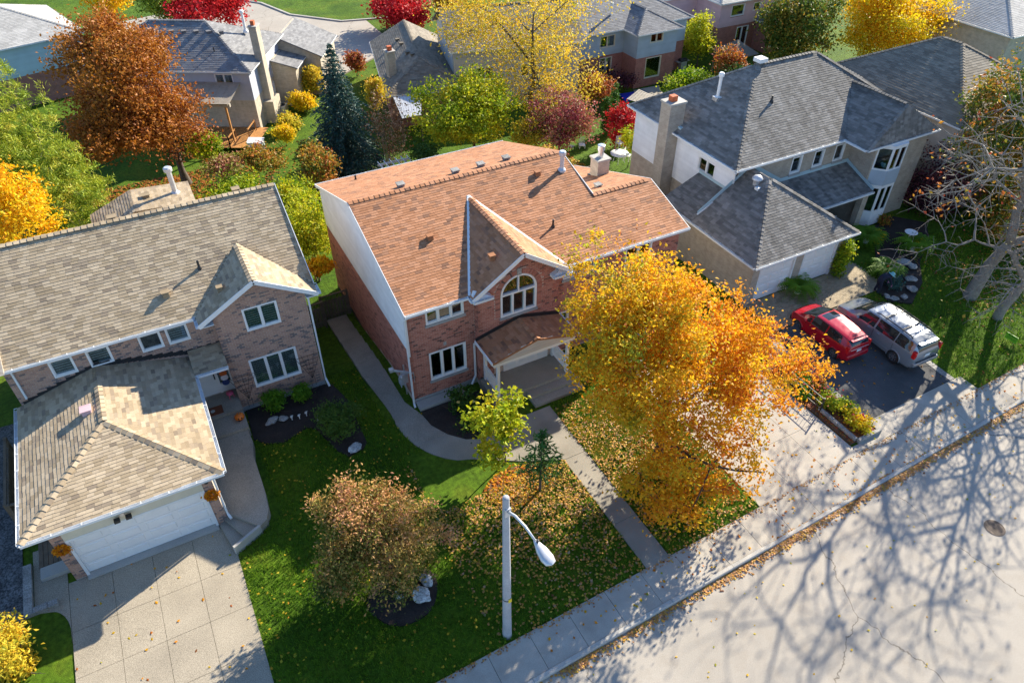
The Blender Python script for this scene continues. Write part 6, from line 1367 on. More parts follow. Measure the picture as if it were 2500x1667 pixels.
for sg in (1, -1):
    trimbox(van, 'tail_light', M_tail, -2.56, -2.36, sg*.86-.085, sg*.86+.085, .92, 1.34, .03); trimbox(van, 'headlight', M_lens, 2.2, 2.46, sg*.66-.17, sg*.66+.17, .66, .80, .03)
    mb = MB(); mb.tube([(-1.95, sg*.66, 1.72), (-1.8, sg*.66, 1.80), (.1, sg*.66, 1.82), (.3, sg*.66, 1.74)], .028, 8); mb.obj('roof_rail', M_plastic, van, True, local=True)
    mb = MB(); mb.lathe([(0, -.12), (.07, -.1), (.09, 0), (.07, .1), (0, .12)], 10, (.98, sg*1.08, 1.12), cap=False); mb.bar((.98, sg*.95, 1.06), (.98, sg*1.06, 1.1), .06, .05); mb.obj('wing_mirror', M_silver, van, True, local=True)
    for x in (-1.3, -.05, 1.02): pass
    for x in (-.35, .25): trimbox(van, 'door_handle', M_chrome, x-.09, x+.09, sg*.985-.015, sg*.985+.015, .96, 1.0, .01)
    for x in (-1.28, -.03): trimbox(van, 'door_gap', M_plastic, x-.006, x+.006, sg*.978-.008, sg*.978+.008, .35, 1.04)
    trimbox(van, 'side_moulding', M_silver, -1.1, 1.1, sg*.985-.012, sg*.985+.012, .48, .56, .01)
for x in (-1.25, -.2): mb = MB(); mb.bar((x, -.66, 1.80), (x, .66, 1.80), .05, .03); mb.obj('cross_bar', M_plastic, van, local=True)
trimbox(van, 'licence_plate', M_plate, -2.585, -2.57, -.16, .16, .86, 1.02); trimbox(van, 'rear_bumper', M_silver, -2.66, -2.4, -.86, .86, .42, .66, .06); trimbox(van, 'bumper_step', M_plastic, -2.63, -2.5, -.7, .7, .655, .68); trimbox(van, 'spoiler', M_silver, -2.46, -2.26, -.62, .62, 1.60, 1.64, .015)
# red hatchback
rz_ = gz(28, 16)+.012; rx, ry = gp(1900+690*.1913, 650+1165*.1913, rz_)
PR_ = dict(x=[-2.02, -1.96, -1.8, -1.4, -.8, 0, .45, .8, 1.15, 1.5, 1.8, 1.97, 2.03], w=[.70, .78, .82, .845, .85, .85, .85, .85, .85, .84, .79, .70, .58], wr=[.50, .55, .58, .60, .62, .63, .63, .62, .62, .66, .64, .56, .45],
           belt=[.95, 1.05, 1.08, 1.05, 1.0, .96, .94, .93, .92, .90, .82, .72, .6], roof=[1.10, 1.28, 1.43, 1.49, 1.525, 1.52, 1.48, 1.36, 1.16, 1.0, .90, .79, .62], low=[.40, .30, .24, .2, .18, .18, .18, .18, .18, .2, .23, .27, .33],
           wheels=(-1.27, 1.27), rw=.30, side=[(-1.5, -.48), (-.42, .52), (.58, 1.0)], rake=[(.1, 0), (0, 0), (0, -.3)], ws=(.45, 1.28), rear=(-1.975, -1.74), sunroof=(-.15, .35))
hb_, _, _, _ = car('hatchback_car', 'red hatchback with black sunroof parked beside the minivan', 'car', (rx+.8, ry+1.27, rz_), R(88), PR_, M_red)
for sg in (1, -1):
    trimbox(hb_, 'tail_light', M_tail, -2.0, -1.82, sg*.72-.07, sg*.72+.07, .78, 1.2, .03); trimbox(hb_, 'headlight', M_lens, 1.66, 1.93, sg*.58-.15, sg*.58+.15, .62, .74, .03)
    mb = MB(); mb.lathe([(0, -.1), (.06, -.08), (.08, 0), (.06, .08), (0, .1)], 10, (.78, sg*.95, 1.02), cap=False); mb.bar((.78, sg*.82, .97), (.78, sg*.93, 1.0), .05, .04); mb.obj('wing_mirror', M_red, hb_, True, local=True)
    for x in (-.75, .1): trimbox(hb_, 'door_handle', M_red, x-.09, x+.09, sg*.852-.015, sg*.852+.015, .86, .9, .01)
trimbox(hb_, 'licence_plate', M_plate, -2.04, -2.02, -.15, .15, .74, .87); trimbox(hb_, 'chrome_strip', M_chrome, -2.04, -2.0, -.6, .6, .92, .96, .01); trimbox(hb_, 'rear_bumper', M_red, -2.08, -1.85, -.74, .74, .34, .62, .06); trimbox(hb_, 'spoiler', M_red, -1.92, -1.74, -.52, .52, 1.37, 1.41, .015)
mb = MB(); mb.tube([(-1.55, 0, 1.49), (-1.75, 0, 1.68)], .008, 5); mb.obj('antenna', M_plastic, hb_, local=True)

# ================================================================== STREET LAMP
lx, ly = 5.98, 11.62
LP = thing('street_lamp', 'grey concrete street lamp post with curved arm by the sidewalk', 'street lamp', (lx, ly, 0))
M_pole = speckle_mat('lamp_concrete', (.36, .37, .39), .15, 40, blotch=1.5, bvar=.15)
mb = MB(); mb.lathe([(.175, -.2), (.17, .15), (.165, .4), (.105, 7.9), (.09, 7.93)], 18, (lx, ly, 0)); mb.obj('pole', M_pole, LP, True)
hx, hyy, hz_ = 6.25, 9.85, 7.25
mb = MB(); A = [(lx, ly-.08, 7.35), (lx+.03, ly-.5, 7.62), (lx+.1, ly-1.0, 7.66), (lx+.18, ly-1.45, 7.5)]; mb.tube(A, [.045, .045, .04, .036], 10); mb.obj('arm', M_steel, LP, True)
mb = MB(); mb.box(lx-.1, lx+.1, ly-.14, ly-.07, 7.15, 7.5); mb.obj('bracket', M_steel, LP)
P = []
for t, wd, ht in ((0, .05, .05), (.12, .09, .08), (.35, .17, .11), (.6, .2, .1), (.78, .16, .07), (.84, .02, .02)):
    P.append([(lx+.18+.09*t+wd*math.cos(a), ly-1.4-t, 7.48-.16*t+ht*math.sin(a)) for a in np.linspace(0, 2*math.pi, 14)[:-1]])
mb = MB(); mb.grid(P, close=True); hd = mb.obj('lamp_head', M_steel, LP, True)
mb = MB(); mb.box(lx+.12, lx+.32, ly-2.02, ly-1.72, 7.22, 7.33); mb.obj('lens', M_lens, hd); mb = MB(); mb.lathe([(.04, 0), (.04, .09), (0, .1)], 10, (lx+.2, ly-1.52, 7.54), cap=False); mb.obj('photo_cell', M_black, hd)
mb = MB(); mb.lathe([(.155, 2.45), (.155, 2.5)], 18, (lx, ly, 0), cap=False); mb.obj('band', M_black, LP); MB().box(lx-.02, lx+.1, ly-.17, ly-.155, 2.38, 2.58).obj('number_tag', plain('yellow_tag', (.75, .55, .03), .5, .05, 5, 40, .05), LP)

# ================================================================== PEOPLE
def person_bending(label, loc, rz):
    Hp = thing('person', label, 'person', loc, rz)
    me = bpy.data.meshes.new('body'); J = [((0, 0, .92), .17), ((.16, 0, 1.10), .165), ((.36, 0, 1.16), .17), ((.48, 0, 1.12), .09), ((.58, 0, 1.10), .105), ((.66, 0, 1.06), .095),
        ((.40, .19, 1.10), .075), ((.50, .24, .86), .055), ((.62, .20, .62), .042), ((.66, .18, .54), .04), ((.40, -.19, 1.10), .075), ((.50, -.24, .86), .055), ((.62, -.20, .62), .042), ((.66, -.18, .54), .04),
        ((0, .11, .84), .12), ((.08, .13, .46), .085), ((-.03, .14, .09), .06), ((.1, .15, .05), .05), ((0, -.11, .84), .12), ((.08, -.13, .46), .085), ((-.03, -.14, .09), .06), ((.1, -.15, .05), .05)]
    E = [(0, 1), (1, 2), (2, 3), (3, 4), (4, 5), (2, 6), (6, 7), (7, 8), (8, 9), (2, 10), (10, 11), (11, 12), (12, 13), (0, 14), (14, 15), (15, 16), (16, 17), (0, 18), (18, 19), (19, 20), (20, 21)]
    me.from_pydata([j[0] for j in J], E, []); o = bpy.data.objects.new('body', me); COL.objects.link(o); o.parent = Hp
    sk = o.modifiers.new('skin', 'SKIN'); 
    for i, j in enumerate(J): me.skin_vertices[0].data[i].radius = (j[1], j[1])
    me.skin_vertices[0].data[0].use_root = True; ss = o.modifiers.new('sub', 'SUBSURF'); ss.levels = 2; ss.render_levels = 2
    m, nt, N, L, B = nmat('dark_clothes'); g = N.new('ShaderNodeTexCoord'); sx = N.new('ShaderNodeSeparateXYZ'); L.new(g.outputs['Object'], sx.inputs[0])
    r_ = ramp(N, L, sx.outputs[2], [(0, (.02, .02, .025)), (.12, (.02, .022, .035)), (.6, (.022, .024, .045)), (.62, (.25, .12, .18))], 'CONSTANT'); 
    B.inputs['Base Color'].default_value = (.018, .02, .038, 1); B.inputs['Roughness'].default_value = .9; me.materials.append(m)
    mb = MB()
    for sg in (1, -1):
        mb2 = MB(); c = Vector((.67, .18*sg, .53)); mb2.tube([c+Vector((0, 0, .05)), c, c+Vector((.03, 0, -.05))], [.035, .042, .03], 8)
        for k in range(4): q = c+Vector((.01, (-.03+.02*k), -.04)); mb2.tube([q, q+Vector((.02, 0, -.05)), q+Vector((.005, 0, -.09+.008*abs(k-1.5)))], [.011, .01, .007], 6)
        q = c+Vector((.02, -.03*sg, 0)); mb2.tube([q, q+Vector((.03, -.03*sg, -.03)), q+Vector((.04, -.03*sg, -.06))], [.012, .011, .008], 6)
        mb2.obj('glove', plain('pink_glove%d' % sg, (.62, .3, .42), .8, .1, 5, 40, .1), Hp, True, local=True)
    M = Matrix.Translation((.60, 0, 1.13)) @ Matrix.Rotation(R(35), 4, 'Y'); mb = MB(); mb.lathe([(.24, -.01), (.235, .01), (.13, .03), (.125, .12), (.09, .16), (0, .17)], 18, cap=False); mb.v = [tuple(M @ Vector(v)) for v in mb.v]
    mb.obj('sun_hat', plain('teal_hat', (.22, .50, .50), .8, .08, 5, 40, .1), Hp, True, local=True)
    M2 = Matrix.Translation((.63, 0, 1.06)) @ Matrix.Rotation(R(60), 4, 'Y'); mb = MB(); mb.lathe([(0, -.13), (.06, -.115), (.085, -.05), (.09, .02), (.075, .09), (0, .12)], 14, cap=False); mb.v = [tuple(M2 @ Vector(v)) for v in mb.v]; mb.obj('head', plain('skin', (.45, .25, .17), .6, .05, 4, 30, .05), Hp, True, local=True)
    return Hp
pg_ = gp(2138, 712, .42); person_bending('person in dark clothes and teal sun hat bending over the flower bed', (pg_[0], pg_[1], gz(*pg_)), R(-20))

# ================================================================== POTS, FERNS, BEDS
def fern(label, loc, s=1.0, pot=True, seed=0, group=None):
    r = np.random.default_rng(seed); Hf = thing('potted_fern', label, 'fern', loc); V = []; Q = []; Tn = []; z0 = .42 if pot else .12
    for k in range(110):
        a = r.random()*2*math.pi; el = .25+1.0*r.random(); L = (.62+.25*r.random())*s; d = np.array([math.cos(a), math.sin(a), 0]); side = np.array([-d[1], d[0], 0]); t0 = r.random()
        for q in range(14):
            t = (q+.5)/14; out = L*math.cos(el*.5)*t; z = z0 + L*(math.sin(el)*t - (.55+.35*math.cos(el))*t*t) + .05; p = d*out + np.array([0, 0, z])
            for sg in (-1, 1):
                l = .12*s*(1-t)**.6+.02; tip = p + side*sg*l + d*.03 + np.array([0, 0, -.02]); i = len(V); V += [p-d*.02, p+d*.02, tip+d*.012, tip-d*.012]; Q.append((i, i+1, i+2, i+3)); Tn.append(.35+.4*t0+.2*r.random()-.2*(1-t))
    me = np_mesh('fronds', np.array(V), np.array(Q), np.clip(np.array(Tn), 0, 1)); me.materials.append(ML_fern); o = bpy.data.objects.new('fronds', me); COL.objects.link(o); o.parent = Hf
    if pot: mb = MB(); mb.lathe([(.13, 0), (.16, .05), (.22, .36), (.25, .4), (.22, .42), (.2, .38), (0, .38)], 16, cap=False); mb.obj('pot', M_white, Hf, True, local=True)
    return Hf
for i, (u, v, s, lb) in enumerate(((1945, 716, 1.7, 'lush fern in a white pot between the two garage doors'), (2112, 592, 1.7, 'big fern in a white pot by the porch of the charcoal-roofed house'), (2226, 612, 1.75, 'large fern in a white pot beside the bird bath'), (2160, 672, 1.5, 'fern behind the bending person in the flower bed'))):
    p = gp(u, v, .42); fern(lb, (p[0], p[1], gz(*p)), s, True, 100+i)
p = gp(2212, 598, .42); Hb = thing('bird_bath', 'small white bird bath beside the large fern', 'bird bath', (p[0], p[1], gz(*p)))
MB().lathe([(.2, 0), (.14, .06), (.06, .12), (.06, .75), (.1, .8)], 14).obj('pedestal', M_white, Hb, True, local=True); MB().lathe([(.1, .8), (.36, .9), (.38, .93), (.34, .93), (.1, .84), (0, .84)], 20, cap=False).obj('bowl', M_white, Hb, True, local=True)
def mulch_bed(name, pts, mat=None, z=.05):
    o = slab(name, pts, z, .2, mat or M_soil); return o
def rock(label, loc, s, seed, mat=None, name='boulder', sq=.65, group=None):
    r = np.random.default_rng(seed); bm = bmesh.new(); bmesh.ops.create_icosphere(bm, subdivisions=3, radius=1)
    dirs = unit(r.normal(size=(9, 3))); offs = .55+.3*r.random(9)
    for v in bm.verts:
        c = np.array(v.co); k = 1.0
        for d, o_ in zip(dirs, offs):
            t = c @ d
            if t > o_: k = min(k, o_/t)
        n_ = 1+.05*math.sin(7*c[0]+seed)+.04*math.sin(9*c[1]+2*seed); v.co = Vector(c*k*n_) * 1
    me = bpy.data.meshes.new(name); bm.to_mesh(me); bm.free(); me.materials.append(mat or M_slate); o = bpy.data.objects.new(name, me); COL.objects.link(o)
    o.location = loc; o.scale = (s, s*(.7+.3*r.random()), s*sq); o.rotation_euler = (0, 0, r.random()*3); tag(o, label, 'boulder' if name == 'boulder' else 'stone', group); return o
# boulder bed under the ornamental tree
bc = (3.25, 14.75); mulch_bed('boulder_bed', [(bc[0]+1.35*math.cos(a)*(1+.08*math.sin(3*a)), bc[1]+1.15*math.sin(a)) for a in np.linspace(0, 2*math.pi, 26)[:-1]])
rock('largest pale boulder at the front of the mulch ring', (*gp(1030, 1452, .2), .2), .44, 3); rock('small rounded boulder left of the largest one in the mulch ring', (*gp(976, 1450, .15), .15), .26, 5); rock('pale upright boulder behind the largest one in the mulch ring', (*gp(1040, 1413, .2), .2), .36, 8)
# front bed of the left house
fb = [gp(570+a*.253, 930+b*.253) for a, b in ((110, 262), (200, 570), (330, 610), (480, 600), (600, 530), (700, 455), (790, 460), (890, 560), (1010, 680), (1120, 730), (1250, 660), (1290, 600), (1200, 400), (1100, 180), (950, 20), (870, 15))]
fb = [(min(x, 5.2), min(y, 27.46)) for x, y in fb]; mulch_bed('front_mulch_bed', fb)
for i, (u, v, w_, lab, m) in enumerate(((673, 992, .50, 'upright leafy green shrub against the brown brick bay', ML_fern), (738, 968, .5, 'rounded green shrub under the lower bay window', ML_fern), (836, 1055, .95, 'broad pale green shrub at the corner of the mulch bed', ML_green))):
    x, y = gp(u, v); tree('shrub', lab, 'shrub', (x, y), [(x, y, .45*w_/.5*.9, w_, w_, w_*.85)], m, n=int(900+2600*w_*w_), size=.14, trunk=.02, fork=.05, M=60, seed=120+i, sig=.12*w_/.5, tmean=.5+.4*(i == 2), tvar=.22, multi=3, aspect=.45)
rock('flat mossy grey rock in the dark mulch bed', (*gp(664, 1030), .08), .36, 21, M_stone, 'stone', .4); rock('smaller flat rock touching the mossy grey rock', (*gp(692, 1024), .08), .25, 22, M_stone, 'stone', .4); rock('half-hidden flat rock beside the broad pale shrub', (*gp(786, 1022), .06), .28, 23, M_stone, 'stone', .35)
rock('pale blue-grey rock at the tip of the mulch bed', (*gp(868, 1098), .12), .36, 24, M_slate, 'stone', .5)
for i, (u, v) in enumerate(((714, 1025), (732, 1022), (749, 1015))):
    x, y = gp(u, v); Hh = thing('skeleton_hand', ('white skeleton hand in the mulch nearest the flat mossy rocks', 'white skeleton hand in the mulch between two others', 'white skeleton hand in the mulch nearest the brick bay')[i], 'decoration', (x, y, .04), group='skeleton hands in the mulch bed'); mb = MB(); mb.tube([(0, 0, -.05), (0, 0, .14)], .022, 7); mb.box(-.05, .05, -.015, .015, .14, .22); mb.obj('palm', M_white, Hh, local=True)
    for k in range(5):
        a = -.5+.25*k; q = (-.045+.0225*k, 0, .21 if k else .17); mb = MB(); l = (.07, .11, .125, .115, .085)[k]; mb.tube([q, (q[0]+l*.6*math.sin(a), -.01, q[2]+l*.6), (q[0]+l*math.sin(a)*.9, -.045, q[2]+l*.85)], [.01, .009, .006], 6); mb.obj('finger', M_white, Hh, local=True)
# pumpkin with a carved face on the walk
x, y = gp(586, 1021, .62); Hk = thing('pumpkin', 'carved orange pumpkin sitting on the front walk', 'pumpkin', (x, y, .56)); mb = MB(); P = []
for t in np.linspace(.02, math.pi-.02, 13):
    P.append([(.23*math.sin(t)*(1-.07*abs(math.sin(6*a)))*math.cos(a), .23*math.sin(t)*(1-.07*abs(math.sin(6*a)))*math.sin(a), .18-.18*math.cos(t)*(1 if t < 1.6 else .92)) for a in np.linspace(0, 2*math.pi, 49)[:-1]])
mb.grid(P, close=True); mb.obj('shell', plain('pumpkin_skin', (.72, .17, .015), .45, .12, 4, 30, .08), Hk, True, local=True)
mb = MB(); mb.tube([(0, 0, .33), (.01, 0, .38), (.03, .01, .42)], [.03, .022, .02], 7); mb.obj('stem', M_wood, Hk, True, local=True)
for (sx_, sz) in ((-.07, .22), (.07, .22)): mb = MB(); mb.prism([(sx_-.035, -.235, sz), (sx_+.035, -.235, sz), (sx_, -.225, sz+.06)], (0, .03, 0)); mb.obj('carved_eye', M_dark, Hk, local=True)
mb = MB(); mb.prism([(-.11, -.235, .16), (-.06, -.24, .12), (0, -.243, .105), (.06, -.24, .12), (.11, -.235, .16), (.05, -.238, .145), (0, -.24, .135), (-.05, -.238, .145)], (0, .03, 0)); mb.obj('carved_mouth', M_dark, Hk, local=True)
Dm = thing('doormat', 'rust-brown doormat with a pale motif before the white front door', 'doormat', (-1.15, 27.2, .70)); MB().box(-.45, .4, -.28, .28, 0, .02).obj('mat', plain('coir', (.16, .05, .02), .95, .2, 8, 60, .3), Dm, local=True); MB().lathe([(.1, .02), (.1, .026), (0, .026)], 12, (-.05, 0, 0), cap=False).obj('motif', M_curtain, Dm, local=True)
Hd = thing('door_decoration', 'hanging stack of pumpkin and ghost cut-outs beside the white front door', 'decoration', (-.25, 28.22, .7)); 
for k, (z, c) in enumerate(((1.5, (.75, .72, .74)), (1.22, (.6, .12, .02)), (.95, (.75, .72, .76)), (.65, (.02, .05, .2)))):
    mb = MB(); mb.lathe([(.17, 0), (.17, .04), (0, .045)], 16, cap=False); mb.v = [(v[0], -v[2]-.03, v[1]+z) for v in mb.v]; mb.obj('cut_out', plain('cutout%d' % k, c, .6, .05, 5, 30, .05), Hd, local=True)
for i, (x, z) in enumerate(((-.3, .14), (-.22, .3))):
    pass
Hs = thing('toy_stool', 'small pink round stool beside the front door', 'stool', (-.25, 27.75, .70)); MB().lathe([(.16, .26), (.17, .28), (.17, .33), (0, .34)], 16, cap=False).obj('seat', plain('pink_plastic', (.55, .08, .16), .5, .05, 5, 30, .05), Hs, True, local=True)
for k in range(3): a = 2.1*k; mb = MB(); mb.tube([(.1*math.cos(a), .1*math.sin(a), .28), (.15*math.cos(a), .15*math.sin(a), 0)], .018, 6); mb.obj('leg', MATS['pink_plastic'], Hs, local=True)
# wreaths on the garage pillars
for lab, u, v in (('orange leaf wreath on the left garage pillar', 150, 1341), ('orange leaf wreath on the right garage pillar', 517, 1206)):
    y = 21.2; d = pray(u, v); t = y/d[1]; c = (d[0]*t, y, CAMH+d[2]*t); Hw = thing('wreath', lab, 'wreath', c, group='autumn wreaths on the garage'); r = np.random.default_rng(int(u)); a = r.random(520)*2*math.pi; rad = .2+.05*r.normal(size=520)
    P = np.stack([c[0]+rad*np.cos(a), np.full(520, c[1])-.03-.04*r.random(520), c[2]+rad*np.sin(a)], 1); V, Q, tt = leaf_cloud(P, .1, .45+.5*r.random(520), r); cloud_obj('leaves', V, Q, tt, ML_maple, Hw)
    mb = MB(); mb.tube([(c[0]+.2*math.cos(q), c[1], c[2]+.2*math.sin(q)) for q in np.linspace(0, 6.28, 20)], .02, 5); mb.obj('ring', M_wood, Hw)
# trellises against the bay
for lab, x0_, in (('dark fan trellis on the brick bay beside the front walk', .48), ('dark fan trellis on the brick bay by the downspout', 3.55)):
    Ht = thing('trellis', lab, 'trellis', (x0_, 27.44, .1), group='fan trellises on the bay')
    for k in range(5): a = (k-2)*.16; MB().bar((x0_, 27.43, .55), (x0_+a*1.9, 27.43, 2.05+.1*(k % 2)), .014, .014).obj('rib', M_black, Ht)
    for k in range(5): z = .95+k*.26; hw = (z-.55)/1.5*.6; MB().bar((x0_-hw, 27.425, z), (x0_+hw, 27.425, z), .012, .012).obj('rail', M_black, Ht)
    for sx in (-.1, .1): MB().bar((x0_+sx, 27.43, .05), (x0_+sx, 27.43, .6), .014, .014).obj('foot', M_black, Ht)
# front bed of the centre house
cb = [(7.5, 23.3), (10.6, 23.3), (10.62, 21.6), (11.2, 20.9)] + inn[1:]; mulch_bed('centre_mulch_bed', cb)
x, y = 9.35, 22.55; tree('rose_bush', 'dark green rose bush with a few yellow blooms before the brick wall', 'rose bush', (x, y), [(x, y, .75, .6, .5, .7), (x+.3, y-.3, .5, .5, .5, .45)], ML_green, n=1500, size=.14, trunk=.02, fork=.1, M=60, seed=130, sig=.16, tmean=.5, multi=4)
for k, (dx, dy, dz) in enumerate(((-.35, -.3, .9), (.35, -.45, .75), (.1, -.5, .5))): mb = MB(); mb.lathe([(0, -.05), (.06, -.02), (.09, .03), (.05, .05), (0, .04)], 10, (x+dx, y+dy, dz), cap=False); o = mb.obj('rose_bloom', plain('yellow_petal%d' % k, (.75, .55, .15), .6, .1, 8, 40, .1)); tag(o, ('pale yellow rose bloom at the top of the rose bush', 'pale yellow rose bloom on the porch side of the rose bush', 'lowest pale yellow rose bloom on the rose bush')[k], 'flower', 'rose blooms on the bush')
x, y = 9.6, 21.3; tree('ground_cover', 'low dark green ground cover in the bed by the curved path', 'plant', (x, y), [(x, y, .12, 1.2, .9, .22)], ML_green, n=2600, size=.12, trunk=.01, fork=.02, M=80, seed=131, sig=.15, tmean=.45, multi=3)
# mulch ring with dark edging under the small pine
mulch_bed('pine_bed', [(9.6+1.5*math.cos(a), 17.3+1.0*math.sin(a)) for a in np.linspace(0, 2*math.pi, 22)[:-1]], plain('brown_leaf_mulch', (.12, .06, .028), .95, .3, 3, 30, .5, bmp=.6), .03)
# ---- flower bed between the driveways
Hbed = mulch_bed('drive_mulch_bed', [(23.9, 12.25), (25.6, 12.25), (25.6, 19.4), (23.9, 19.4)], MATS['brown_leaf_mulch'], .06)
kb_ = thing('bed_edging', 'grey stone edging round the flower bed between the driveways', 'edging', (24.7, 12.2, 0))
for a, b in (((24.3, 12.2), (25.0, 12.2)), ((25.02, 12.2), (25.72, 12.2)), ((24.25, 12.3), (24.25, 13.3)), ((24.25, 13.32), (24.25, 14.5))): MB().bar((a[0], a[1], .1), (b[0], b[1], .1), .16, .24).obj('edging_stone', M_stone, kb_)
for i, (x, y, w_, m, tm, lab) in enumerate(((25.1, 12.8, .65, ML_gold, .1, 'golden hosta clump at the street end of the drive bed'), (25.2, 13.8, .6, ML_lime, .35, 'yellow-green flowering plants in the drive bed'), (24.9, 14.6, .55, ML_lime, .45, 'lime perennials beside the low black fence'), (25.2, 15.5, .5, ML_rust, .35, 'rust and green perennials in the drive bed'), (24.8, 16.4, .55, ML_fern, .5, 'clipped green shrub in the drive bed'), (25.1, 17.4, .55, ML_pink, .3, 'pink flowering clump near the parked cars'), (24.3, 15.6, .3, ML_fern, .5, 'small green tuft among fallen leaves in the drive bed'), (24.5, 18.6, .6, ML_rust, .4, 'leafy orange clump at the garage end of the drive bed'))):
    tree('bed_plant', lab, 'plant', (x, y), [(x, y, gz(x, y)+.3*w_/.5, w_, w_, .45*w_)], m, n=900, size=.13, trunk=.012, fork=.03, M=50, seed=140+i, sig=.12, tmean=tm, tvar=.3, multi=4)
r = np.random.default_rng(4); n = 46; P = np.stack([24.9+.35*r.normal(size=n), 12.6+5*r.random(n), .62+.15*r.random(n)], 1); V, Q, tt = leaf_cloud(P, .13, r.random(n), r, up=2, aspect=.9); me = np_mesh('pink_blossoms', V, Q, tt); me.materials.append(ML_red); o = bpy.data.objects.new('pink_blossoms', me); COL.objects.link(o); tag(o, 'scattered pink blossoms over the drive flower bed', 'flowers', kind='stuff')
Hf = thing('garden_fence', 'low black wire fence along the drive flower bed', 'fence', (24.2, 14, 0))
for k in range(4): y = 14.4+k*1.45; MB().box(24.2-.03, 24.2+.03, y-.03, y+.03, 0, .95).obj('post', M_black, Hf)
for z in (.25, .55, .88): MB().bar((24.2, 14.4, z), (24.2, 18.75, z), .025, .03).obj('rail', M_black if z < .8 else M_stone, Hf)
for k in range(22): y = 14.5+k*.19; MB().bar((24.2, y, .2), (24.2, y, .88), .012, .012).obj('wire', M_black, Hf)
# ---- paver forecourt and island bed of the right house
def pavers():
    o = bpy.data.objects.new('paver_forecourt', None); COL.objects.link(o); o['kind'] = 'structure'; fr = []; r = np.random.default_rng(3); M_ = pieces_mat('tan_paver', [(0, (.26, .21, .14)), (.5, (.33, .27, .18)), (1, (.38, .31, .21))])
    edge_x = lambda y: 34.2 + .5*math.sin((y-19)/5.0*math.pi) - .25*(y < 20)
    y = 19.65; k = 0
    while y < 26.9:
        x = 26.4 - (.12 if k % 2 else 0); x1 = edge_x(y)
        while x < x1:
            if y < 22.05 or x > 33.2:
                z = gz(x+.1, y+.05)+.004; fr.append(((x, y, z), (.225, 0, gz(x+.225, y)-gz(x, y)), (0, .105, gz(x, y+.105)-gz(x, y)), (0, 0, .03+.004*r.random())))
            x += .233
        y += .112; k += 1
    build_pieces(np.array(fr), 'paver', 'paver_field', 'box', M_, o, 300, 5)
pavers()
isl = [gp(u, v, .42) for u, v in ((2142, 712), (2170, 735), (2228, 738), (2252, 690), (2245, 640), (2270, 590), (2260, 545), (2180, 530), (2120, 560), (2135, 600), (2140, 650))]; mulch_bed('island_bed', isl, M_soil, .06)
for i, (u, v, s_, z) in enumerate(((2165, 722, .28, .1), (2185, 728, .3, .12), (2208, 724, .28, .1), (2224, 706, .34, .16), (2224, 684, .34, .14), (2205, 648, .42, .25), (2225, 655, .3, .2))):
    p = gp(u, v, .45); rock(('flat grey bed stone at the driveway end', 'pale flat bed stone behind the minivan nose', 'flat bed stone with snow-white flowers beside it', 'square slab stone at the lawn corner of the island bed', 'dark slab stone stacked above the square one', 'big blue-grey rockery stone behind the white flowers', 'smaller rockery stone beside the blue-grey one')[i], (p[0], p[1], gz(*p)+z), s_, 60+i, M_stone, 'stone', .4)
for i, (u, v, w_, m, tm, lab) in enumerate(((2140, 585, .5, ML_gold, .6, 'yellow black-eyed flowers near the porch ferns'), (2185, 700, .45, ML_spruce, .9, 'white-flecked silvery bedding plants in the island bed'), (2235, 610, .4, ML_gold, .3, 'yellow-green clump beside the large fern'), (2150, 545, .55, ML_rust, .3, 'orange-flowered shrub by the porch'))):
    x, y = gp(u, v, .45); z = gz(x, y); tree('bed_plant', lab, 'plant', (x, y), [(x, y, z+.3, w_, w_, .35)], m, n=700, size=.13, trunk=.012, fork=.03, M=40, seed=160+i, sig=.12, tmean=tm, tvar=.3, multi=4)
x, y = gp(2035, 690, .42); x, y = 33.0, 21.75; tree('climbing_vine', 'green climbing vine with pale flowers on the garage corner', 'vine', (x, y), [(x, y, 1.4, .45, .3, 1.1), (x+.1, y-.1, 2.3, .35, .3, .5)], ML_lime, n=1900, size=.15, trunk=.02, fork=.1, M=70, seed=170, sig=.16, tmean=.3, tvar=.25, multi=3)
# white porch chair
x, y = 36.2, 25.2; z = .5; Hc_ = thing('porch_chair', 'white garden armchair with dark cushion on the porch', 'chair', (x, y, z), R(0))
MB().box(-.28, .28, -.28, .28, .40, .44).obj('seat', M_white, Hc_, local=True); MB().box(-.25, .25, -.25, .25, .44, .5).obj('cushion', M_dark, Hc_, local=True)
for k in range(5): MB().box(-.28+k*.12, -.2+k*.12, .25, .28, .44, 1.0).obj('back_slat', M_white, Hc_, local=True)
for sx in (-1, 1):
    MB().box(sx*.3-.03, sx*.3+.03, -.3, .28, .62, .65).obj('arm', M_white, Hc_, local=True)
    for sy in (-1, 1): MB().box(sx*.28-.025, sx*.28+.025, sy*.26-.025, sy*.26+.025, 0, .62).obj('leg', M_white, Hc_, local=True)
